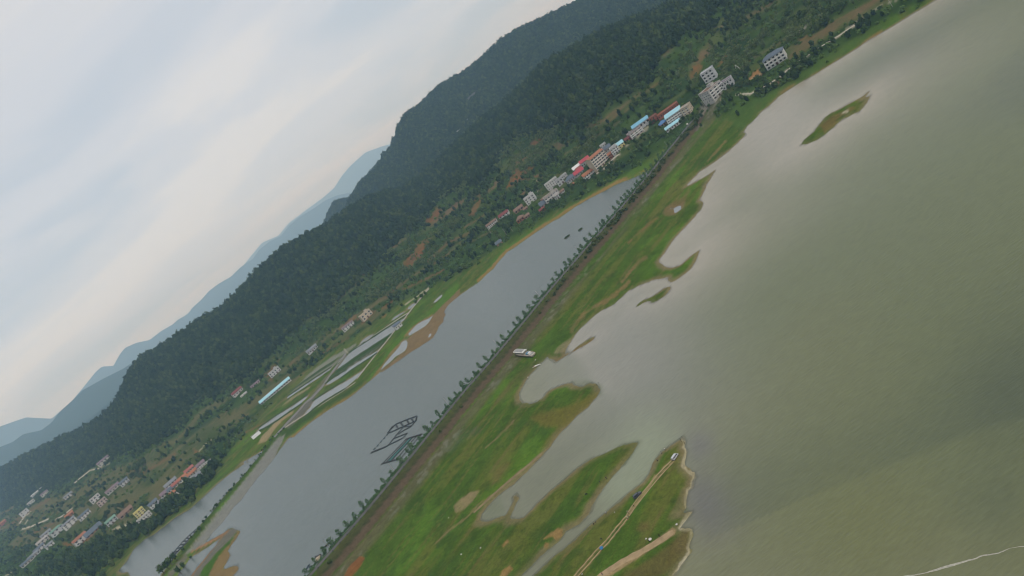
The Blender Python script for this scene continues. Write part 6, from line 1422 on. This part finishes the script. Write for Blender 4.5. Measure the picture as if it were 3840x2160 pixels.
# motorbikes
def motorbike(label, fr, p_, rz, paint, load=None):
    X = drop(P(fr, [p_]))[0]; t = thing('motorbike', X, rz, label=label, category='motorbike', true_size=1)
    m = simple_mat("bike_paint", paint, .35, .1, 2)
    for x in (-.62, .62):
        w = thing('wheel', (x, 0, .29)); w.parent = t
        MB().cyl((0, -.05, 0), (0, .05, 0), .29, n=14).build('tyre', M_TYRE, w); MB().cyl((0, -.055, 0), (0, .055, 0), .17, n=10).build('rim', M_RIM, w)
    MB().loft([[(-.35, -.12, .35), (-.35, .12, .35), (-.35, .10, .62), (-.35, -.10, .62)], [(.28, -.13, .38), (.28, .13, .38), (.30, .08, .78), (.30, -.08, .78)]]).build('frame', m, t)
    MB().box(-.68, .08, -.13, .13, .66, .78).build('saddle', M_BLACK, t); MB().loft([[(.05, -.13, .70), (.05, .13, .70), (.05, .08, .92), (.05, -.08, .92)], [(.38, -.09, .74), (.38, .09, .74), (.38, .05, .92), (.38, -.05, .92)]]).build('tank', m, t)
    MB().cyl((.62, -.09, .29), (.40, -.09, .95), .03, n=6).cyl((.62, .09, .29), (.40, .09, .95), .03, n=6).build('fork', M_RIM, t)
    MB().cyl((.36, -.36, 1.02), (.36, .36, 1.02), .022, n=6).build('handlebar', M_BLACK, t); MB().cyl((.46, 0, .88), (.56, 0, .86), .09, n=10).build('headlight', M_LAMP, t)
    if load:
        for k, (dx, dz, c_) in enumerate(load): MB().loft([[(-.75 + dx, -.32, .80 + dz), (-.15 + dx, -.30, .80 + dz), (-.18 + dx, .30, .80 + dz), (-.72 + dx, .32, .80 + dz)], [(-.70 + dx, -.26, 1.12 + dz), (-.22 + dx, -.24, 1.10 + dz), (-.24 + dx, .25, 1.12 + dz), (-.66 + dx, .27, 1.10 + dz)]]).build('load', CLO(c_), t)
    return t
motorbike('motorbike piled with pale bags on the wheel tracks', 'N8', (855, 400), .7, (.30, .28, .10), [(0, 0, (.48, .42, .26)), (.15, .32, (.40, .36, .22))])
motorbike('dark motorbike parked left of the wheel tracks', 'N8', (368, 785), 2.0, (.05, .05, .08))
motorbike('dark motorbike standing on the green tongue beyond the channel', 'R3', (1035, 660), 2.6, (.03, .03, .03))
# parasols, buckets, bags
def parasol(label, fr, p_, c_, r=.95, h=1.5, tilt=.3):
    X = drop(P(fr, [p_]))[0]; t = thing('parasol', X, 0, label=label, category='parasol', true_size=1); t.rotation_euler = (tilt, 0, .5)
    MB().cyl((0, 0, -.2), (0, 0, h + .35), .025, n=6).build('pole', M_RIM, t)
    MB().loft([[(r * k * math.cos(a), r * k * math.sin(a), h + z) for a in np.linspace(0, 6.283, 9)[:-1]] for k, z in ((1, 0), (.96, .04), (.5, .26), (.03, .36))]).build('canopy', CLO(c_), t)
parasol('blue fishing parasol standing on the wheel tracks', 'N8', (372, 965), (.05, .18, .36), .95, 1.2, .5)
parasol('white fishing parasol beside the sandy strip', 'N8', (1262, 815), WH, .8, 1.3, .3)
def bag(label, fr, p_, c_, s=.5, cat='bag'):
    X = drop(P(fr, [p_]))[0]; t = MB().loft([[(s * k * math.cos(a) * (1 + .15 * math.sin(3 * a)), s * k * .8 * math.sin(a), z * s) for a in np.linspace(0, 6.283, 10)[:-1]] for k, z in ((.8, -.1), (1, .25), (.85, .6), (.35, .9), (.3, 1.05))]).build('sack', CLO(c_), None, label=label, category=cat, true_size=1); t.location = X
bag('white sack lying left of the white parasol', 'N8', (1175, 778), WH, .45)
bag('white sack at the muddy end of the sandy strip', 'N8', (1728, 518), WH, .55)
bag('pale sack on the grass near the channel, below the white hat angler', 'N8', (603, 295), (.5, .5, .45), .3)
bag('white float bag on the open grass, upper of two', 'R2', (2335, 1178), WH, .45)
bag('white float bag on the open grass, lower of two', 'R2', (2148, 1240), WH, .5)
bag('tiny white bag at the foot of the track above the inlet', 'R2', (2025, 885), WH, .35)
bag('white bag at the far left of the wreck by the inlet', 'R6', (725, 970), WH, .5)
bag('pale boulder like sack above the wreck', 'R6', (798, 803), (.42, .40, .34), .7)
# white tank and pipe frame near the village
X = drop(P('V3', [(1925, 570)]))[0]
t = thing('gas_tank', X, .6, label='small round white tank beside the causeway road end', category='tank'); MB().loft([[(1.1 * k * math.cos(a), .75 * k * math.sin(a), z) for a in np.linspace(0, 6.283, 13)[:-1]] for k, z in ((.5, 0), (.95, .35), (1, .8), (.8, 1.3), (.3, 1.6))]).build('shell', M_CANOPY, t); MB().box(-.6, .6, -.3, .3, -.4, .05).build('base', PM('concrete'), t)
q = drop(P('V4', [(1100, 660), (1215, 640), (1300, 668)]))
t = thing('pipe_frame', q[0], 0, label='white angled pipe frame standing in the bushes between the annex and the villa', category='frame')
a_, c_ = q[0], q[2]; rel = [Vector((0, 0, 0)), Vector(((q[1] - a_)[0] * .5, (q[1] - a_)[1] * .5, 6.0)), Vector(tuple(c_ - a_))]
MB().cyl(rel[0], rel[1], .14, n=6).build('pipe', M_TRIM, t); MB().cyl(rel[1], rel[2], .14, n=6).build('pipe', M_TRIM, t)
# ------------------------------------------------------------------ scrub, bamboo and single trees around the villages
sx_, sy_ = jitter_grid(-1900, 1300, 380, 2900, 4.2, vr)
saz = np.degrees(np.arctan2(sx_, sy_)); srr = np.hypot(sx_, sy_)
q0, qf, qz, qr, qzr = [np.interp(saz, AZS, a) for a in PR]
s1v = (srr - q0) / (qf - q0)
k_ = (np.abs(saz) < 42) & (s1v > .02) & (s1v < 1.08); sx_, sy_, saz, srr, s1v = sx_[k_], sy_[k_], saz[k_], srr[k_], s1v[k_]
sz_, ssd, _, _, slat = height(sx_, sy_)
gc = ground_col(sx_, sy_)
patch = fbm(sx_ / 38, sy_ / 38, 123, 4); fine = fbm(sx_ / 13, sy_ / 13, 133, 3)
left = sstep(-8, -20, saz)
pr_ = .26 + .95 * sstep(.40, .56, patch) * sstep(.34, .52, fine)
pr_ = pr_ * (1 - .72 * left * (1 - sstep(.80, 1.0, s1v))) 
pr_ = np.where(gc[:, 0] > gc[:, 1] * .98, pr_ * .06, pr_)
pr_ = np.where(gc.sum(1) > .42, 0, pr_)
pr_ = pr_ * (ssd > 3.5) * (np.abs(slat) > 14)
bright_shore = (gc[:, 1] > .088) & (s1v < .25) & (saz > -13); pr_ = np.where(bright_shore, pr_ * .10, pr_)
k_ = (vr.random(len(sx_)) < pr_) & in_frame(sx_, sy_, sz_) & clear_of_houses(sx_, sy_, .5)
sx_, sy_, sz_, saz, s1v, patch, srr = sx_[k_], sy_[k_], sz_[k_], saz[k_], s1v[k_], patch[k_], srr[k_]
kind_n = fbm(sx_ / 70, sy_ / 70, 143, 3); u = vr.random(len(sx_))
is_b = (kind_n > .53) & (u < .55) & (saz > -16) & (s1v > .30)
is_t = ~is_b & (u < .20 + .35 * sstep(.6, 1.0, s1v) + .15 * sstep(.55, .7, patch))
is_s = ~is_b & ~is_t
# keep tall growth from hiding houses: nothing tall right in front of them
front_ok = np.ones(len(sx_), bool)
for hx_, hy_, hr_ in HS:
    d = math.hypot(hx_, hy_); ux, uy = hx_ / d, hy_ / d
    al_ = (hx_ - sx_) * ux + (hy_ - sy_) * uy; ac_ = np.abs(-(hx_ - sx_) * uy + (hy_ - sy_) * ux)
    front_ok &= ~((al_ > 0) & (al_ < 30) & (ac_ < hr_))
is_t &= front_ok; is_b &= front_ok
def sc3(m, lo, hi): return vr.uniform(lo, hi, m.sum())
scatter("hillside_scrub", np.stack([sx_, sy_, sz_ - .2], 1)[is_s], sc3(is_s, .55, 1.3), scrub_col, "green scrub and bushes over the lower slopes behind the villages", "scrub")
scatter("bamboo_stands", np.stack([sx_, sy_, sz_ - .2], 1)[is_b], sc3(is_b, .65, 1.05), bam_col, "feathery light green bamboo on the slope below the dark forest", "bamboo")
scatter("slope_woodland", np.stack([sx_, sy_, sz_ - .4], 1)[is_t], sc3(is_t, .55, .95), proto_col, "scattered small woodland on the lower slopes", "woodland")
print("scrub", is_s.sum(), "bamboo", is_b.sum(), "wood", is_t.sum(), "forest", NF1, len(x2))
# thicket along the left pond shore
tq = []
for fr_, pts_, n_, w_ in [('W2', [(1764, 905), (1650, 965), (1500, 1010), (1350, 1070), (1200, 1130), (1050, 1200), (900, 1250), (700, 1320), (480, 1400)], 150, 13), ('W2', [(1560, 1080), (1400, 1170), (1300, 1260), (1150, 1330), (950, 1400), (700, 1440)], 110, 15), ('W1', [(1560, 230), (1480, 420), (1330, 560), (1180, 640), (1000, 760), (800, 930), (560, 1090), (330, 1200)], 110, 9), ('R1', [(1900, 660), (1750, 790), (1600, 880), (1500, 960), (1380, 1040)], 70, 9)]:
    q_ = resample(P(fr_, pts_), 1.0); ii = vr.integers(0, len(q_), n_); tq.append(q_[ii] + vr.normal(0, w_, (n_, 2)) * np.array([1, 1]))
TQ = drop_fast(np.vstack(tq)); k_ = (TQ[:, 2] > .3) & clear_of_houses(TQ[:, 0], TQ[:, 1], 1.0)
scatter("shore_thicket", TQ[k_] - np.array([0, 0, .3]), vr.uniform(.7, 1.25, k_.sum()), proto_col, "dense dark thicket between the left villages and the left pond", "thicket")
# single trees that stand apart
crown_v = [leaf_cloud(f"tree_crown_{k}", 230, ell([2.6, 3.2, 2.2][k], [2.7, 2.6, 3.3][k], [4.0, 4.2, 4.6][k], .4), .55, M_TREE, 700 + k, core=([1.6, 2.0, 1.3][k], [1.7, 1.6, 2.1][k], [3.9, 4.0, 4.4][k])) for k in range(3)]
tb = MB().cyl((0, 0, -.8), (.05, .03, 2.2), .24, .16, 7).cyl((.05, .03, 2.2), (.5, .2, 3.8), .12, .05, 6).cyl((.05, .03, 2.2), (-.45, .3, 3.9), .11, .05, 6).cyl((.05, .03, 2.2), (0, -.4, 4.2), .11, .05, 6)
trunk_v = tb.mesh("tree_trunk", [M_BARK])
def tree(X, s, label, group=None, sx=1.0):
    t = thing('broadleaf_tree', (X[0], X[1], X[2]), tr.uniform(0, 6.28), label=label, category='tree')
    if group: t['group'] = group
    t.scale = (s * sx, s * sx, s)
    link('trunk', trunk_v, None, t); link('crown', crown_v[tr.integers(3)], None, t)
    return t
BELT = []
def belt(fr, pts, n, wob, smin, smax, label, group):
    q = np.array(P(fr, pts)); d = np.r_[0, np.cumsum(np.hypot(*np.diff(q, axis=0).T))]
    for i in range(n):
        s_ = (i + tr.uniform(.1, .9)) / n * d[-1]
        BELT.append((np.interp(s_, d, q[:, 0]) + tr.normal(0, wob), np.interp(s_, d, q[:, 1]) + tr.normal(0, wob), tr.uniform(smin, smax), label, group))
belt('V1', [(1500, 1110), (1650, 1150), (1900, 990), (2150, 880), (2350, 780), (2560, 640)], 22, 5, .5, .85, 'green tree in the dense belt between the village front and the pond shore', 'trees of the village shore belt')
belt('V2', [(1480, 820), (1600, 800), (1720, 700), (1850, 560), (1990, 440)], 16, 5, .5, .8, 'dark tree in the clump below the grey row house', 'trees below the grey row house')
belt('V2', [(1080, 1150), (1250, 1080), (1420, 980), (1600, 880), (1800, 760)], 16, 5, .4, .65, 'low tree on the bank above the ochre shore', 'low trees above the ochre shore')
belt('V2', [(420, 1200), (560, 1120), (660, 1150), (720, 1250), (560, 1330), (420, 1300)], 16, 4, .55, .85, 'dark tree in the grove around the maroon roofed house', 'grove around the maroon roofed house')
belt('V3', [(620, 1010), (900, 960), (1180, 830), (1330, 900), (1500, 780), (1700, 640), (1800, 560)], 22, 6, .4, .7, 'tree on the slope between the upper village and the causeway', 'trees between upper village and causeway')
belt('V3', [(870, 540), (840, 620), (1000, 520), (1100, 560), (1180, 500)], 8, 3, .5, .8, 'tree squeezed between the sky blue roof and the red brick house', 'trees beside the sky blue roof')
belt('V3', [(1950, 130), (2050, 230), (2120, 280), (1900, 480), (2300, 420), (2200, 640)], 14, 6, .45, .75, 'tree around the causeway head', 'trees around the causeway head')
belt('V4', [(1900, 430), (1930, 470), (1880, 500)], 3, 2, .8, 1.0, 'dark tree growing right in front of the villa', 'trees in front of the villa')
belt('V4', [(930, 1150), (1100, 1050), (1300, 1000), (1500, 930), (1700, 800), (1850, 690)], 18, 6, .5, .9, 'dark tree of the row along the shore path', 'trees along the shore path')
belt('V4', [(1000, 900), (1150, 800), (1300, 780), (1400, 700), (1000, 700)], 14, 10, .5, .85, 'tree in the thicket between annex and villa', 'thicket between annex and villa')
belt('V4', [(150, 900), (200, 1000), (150, 1250), (300, 1380), (550, 1400), (700, 1000)], 14, 8, .5, .8, 'tree pressed around the pale grey block', 'trees around the pale grey block')
belt('B2', [(900, 250), (1000, 180), (1150, 130), (1300, 130), (1450, 60), (1200, 220)], 22, 10, .7, 1.1, 'dark tree of the wood above the right shore', 'wood above the right shore')
belt('W2', [(1764, 900), (1650, 960), (1500, 1000), (1350, 1060), (1200, 1120), (1050, 1190), (900, 1240), (700, 1300), (550, 1380)], 34, 12, .8, 1.25, 'dark tree in the thick belt along the left pond shore', 'trees along the left pond shore')
belt('W2', [(1500, 1130), (1350, 1210), (1250, 1290), (1100, 1340), (900, 1400), (1300, 1400)], 24, 14, .7, 1.1, 'dark tree in the bottom left corner thicket', 'bottom left thicket')
belt('W1', [(1500, 250), (1400, 420), (1300, 560), (1150, 650), (950, 760), (700, 1010), (450, 1160)], 22, 8, .6, 1.0, 'dark tree between the orange roofed row and the left pond', 'trees below the orange roofed row')
belt('W2', [(1510, 220), (1600, 170), (1700, 120), (1560, 300), (1640, 250), (1740, 170)], 24, 8, .9, 1.4, 'dark tree of the compact grove in the valley fields', 'compact grove in the valley fields')
belt('W2', [(1240, 720), (1350, 650), (1450, 620), (1540, 610), (1250, 800)], 14, 6, .8, 1.2, 'dark tree behind the brown tiled farmhouse', 'trees behind the brown tiled farmhouse')
belt('W2', [(860, 750), (920, 780), (660, 830), (560, 870), (500, 900), (330, 1010), (220, 960), (820, 1020)], 18, 6, .9, 1.3, 'dark round tree among the valley houses', 'trees among the valley houses')
belt('W2', [(1000, 600), (1080, 620), (1140, 590), (980, 660), (640, 640), (700, 560), (780, 600)], 14, 6, .7, 1.1, 'small dark tree by the middle valley houses', 'trees by the middle valley houses')
belt('W2', [(20, 1200), (120, 1120), (300, 1080), (420, 1000), (100, 1300), (300, 1200), (180, 1400)], 24, 16, .9, 1.3, 'dark tree around the crowded hamlet', 'trees around the crowded hamlet')
belt('W4', [(340, 700), (400, 620), (470, 560), (560, 520), (330, 790)], 14, 6, .8, 1.1, 'dark tree by the red roofed farmhouse', 'trees by the red roofed farmhouse')
belt('W5', [(1250, 360), (1290, 380), (1500, 280), (1560, 250), (1620, 200)], 12, 5, .6, .9, 'dark tree at the head of the fish ponds', 'trees at the head of the fish ponds')
BX = drop_fast([(b_[0], b_[1]) for b_ in BELT]); bok = clear_of_houses(BX[:, 0], BX[:, 1], -.5) & (BX[:, 2] > .25)
for X, ok, b_ in zip(BX, bok, BELT):
    if ok: tree(X, b_[2], b_[3], b_[4])
for q, s_, lab in [((340, 1150), 1.0, 'round dark tree on the embankment above the white gap'), ((245, 1240), 1.05, 'round dark tree second from the top of the embankment group'), ((185, 1320), 1.1, 'wide dark tree third in the embankment group'), ((90, 1400), 1.2, 'wide dark tree lowest in the embankment group'), ((500, 1300), .75, 'dark bush tree on the water side of the green verge'), ((420, 1410), .9, 'dark tree at the bottom of the green verge'), ((622, 1112), .4, 'tiny round bush standing alone in the narrow water'), ((800, 570), .6, 'small dark tree halfway along the embankment verge'), ((480, 965), .55, 'small dark tree where the orange dyke meets the embankment')]:
    tree(drop(P('W3', [q]))[0], s_, lab)
shr_v = [leaf_cloud(f"verge_shrub_{k}", 110, ell(1.0, .9, .75, low=.05), .28, M_TREE, 760 + k, core=(.65, .6, .6)) for k in range(2)]
q = np.array(P('R2', [(440, 30), (290, 145), (225, 240), (110, 380), (-10, 530)]) + P('W3', [(1010, 200), (850, 410), (710, 610), (570, 790)]))
d = np.r_[0, np.cumsum(np.hypot(*np.diff(q, axis=0).T))]; sv = tr.random(46) * d[-1]
VX = drop_fast(np.c_[np.interp(sv, d, q[:, 0]) + tr.normal(-2, 2, 46), np.interp(sv, d, q[:, 1]) + tr.normal(-1, 2, 46)])
for k, X in enumerate(VX):
    o = link('verge_shrub', shr_v[k % 2], None); o.location = X; w_ = tr.uniform(.5, 1.25); o.scale = (w_, w_, w_); o['label'] = 'low shrub on the green verge of the stone embankment'; o['category'] = 'shrub'; o['group'] = 'shrubs on the embankment verge'
# ------------------------------------------------------------------ tracks and lanes laid on the ground
M_DIRT = simple_mat("pale_dirt_track", (.36, .265, .150), .95, .35, .5); M_LANE = simple_mat("concrete_lane", (.44, .40, .33), .9, .25, .4); M_DYKE = simple_mat("dyke_path", (.33, .30, .25), .95, .3, .4)
def ribbon(name, fr, pts, half, mat, lift=.06, wob=.25):
    q = resample(P(fr, pts), 5.0)
    if len(q) < 3: q = resample(P(fr, pts), 2.0)
    t, n = frame_of(q); r_ = np.random.default_rng(len(q))
    h = half * (1 + wob * (fbm(np.arange(len(q)) / 3.0, np.full(len(q), half), 7, 3) - .5) * 2)
    a = drop_fast(q - n * h[:, None]); b_ = drop_fast(q + n * h[:, None])
    ok = np.ones(len(q), bool)
    bm = MB(); bm.loft([[tuple(a[i] + np.array([0, 0, lift])), tuple(b_[i] + np.array([0, 0, lift]))] for i in range(len(q))], cap=False, close=False)
    return bm.build(name, mat, None, kind='structure')
ribbon('dirt_track', 'R3', [(1885, 335), (1800, 425), (1720, 515), (1650, 600), (1570, 700), (1500, 790), (1440, 880), (1345, 1000), (1255, 1115), (1150, 1225), (1025, 1370), (935, 1470), (860, 1560)], 1.7, M_DIRT)
ribbon('dirt_track', 'R3', [(1862, 325), (1775, 410), (1690, 505), (1620, 590), (1540, 685), (1470, 780), (1420, 865), (1320, 980), (1230, 1098), (1120, 1208), (1000, 1350), (905, 1460), (830, 1550)], 1.7, M_DIRT)
ribbon('sand_track', 'R3', [(1080, 1520), (1230, 1410), (1380, 1310), (1540, 1230), (1660, 1160), (1780, 1085), (1880, 1015)], 10.5, M_DIRT, .05, .35)
ribbon('dirt_track', 'R3', [(-60, 835), (0, 780), (130, 660), (270, 540), (400, 430), (510, 340), (600, 262)], 3.2, simple_mat('trodden_earth', (.235, .18, .098), .95, .35, .5))
ribbon('footpath', 'R8', [(1185, 668), (1250, 655), (1340, 650), (1450, 592), (1600, 502), (1750, 372), (1900, 272), (2050, 172), (2200, 82), (2300, 12), (2420, -60)], 1.6, M_LANE, .15)
ribbon('footpath', 'W5', [(560, 1449), (720, 1240), (900, 1010), (1030, 850), (1130, 722)], 1.5, M_DYKE, .10)
ribbon('footpath', 'W5', [(1260, 562), (1380, 402), (1500, 260), (1650, 80)], 1.6, M_DYKE, .10)
ribbon('footpath', 'W5', [(420, 1060), (560, 965), (760, 835), (960, 700), (1150, 570), (1330, 455)], 1.5, M_DYKE, .10)
ribbon('footpath', 'W4', [(900, 1315), (1100, 1185), (1300, 1060), (1500, 935), (1700, 805), (1852, 712), (2000, 610)], 1.5, M_DYKE, .10)
ribbon('embankment_road', 'W4', [(760, 1449), (930, 1260), (1100, 1080), (1230, 930), (1330, 850), (1480, 690), (1560, 570), (1700, 380), (1850, 170)], 3.4, simple_mat('grey_bank', (.20, .19, .18), .95, .3, .3), .12)
ribbon('footpath', 'W2', [(262, 895), (380, 860), (520, 800), (580, 770)], 2.0, M_LANE, .2)
ribbon('footpath', 'W2', [(232, 825), (280, 760), (365, 690)], 1.8, M_LANE, .2)
ribbon('footpath', 'W2', [(660, 780), (740, 740), (860, 640)], 1.5, M_LANE, .2)
ribbon('footpath', 'W2', [(870, 360), (980, 270), (1060, 205), (1180, 178)], 1.5, M_LANE, .2)
ribbon('village_lane', 'V1', [(2600, 310), (2480, 385), (2380, 480), (2240, 640), (2100, 785), (1900, 905)], 2.2, M_LANE, .15)
M_GRASSB = simple_mat('grassy_dyke', (.048, .082, .026), .95, .4, .4)
for fr_, q_, h_ in [('W5', [(225, 1350), (380, 1240), (560, 1112), (760, 980), (960, 850), (1090, 768)], 2.6), ('W5', [(430, 1058), (600, 945), (800, 818), (1000, 688), (1140, 598)], 2.0), ('W5', [(140, 1449), (330, 1320), (560, 1160), (760, 1030), (960, 900)], 3.2), ('W5', [(300, 1449), (500, 1310), (700, 1175), (880, 1050)], 2.2), ('W4', [(1190, 1170), (1350, 1030), (1500, 920), (1700, 795), (1852, 705)], 2.4), ('W4', [(1330, 905), (1560, 750), (1720, 650), (1852, 575)], 2.2), ('W4', [(1530, 640), (1700, 510), (1852, 430)], 2.0), ('W4', [(500, 1365), (640, 1300), (800, 1200), (1000, 1060), (1190, 930)], 2.2), ('W4', [(500, 1320), (700, 1175), (900, 1045), (1100, 915), (1270, 795)], 2.0), ('W4', [(960, 830), (1150, 700), (1400, 530), (1640, 375)], 1.6), ('W4', [(1080, 700), (1250, 570), (1450, 430), (1700, 270)], 1.3), ('W4', [(1000, 760), (1200, 620), (1420, 470), (1660, 315)], 1.3)]:
    ribbon('pond_dyke', fr_, q_, h_, M_GRASSB, .22, .35)
# ------------------------------------------------------------------ plan units -> metres
for o in list(bpy.data.objects):
    if o.type in ('CAMERA', 'LIGHT') or o.parent is not None or o.name not in COL.objects: continue
    o.location = o.location * UNIT
    if 'true_size' in o.keys(): del o['true_size']
    else: o.scale = o.scale * UNIT
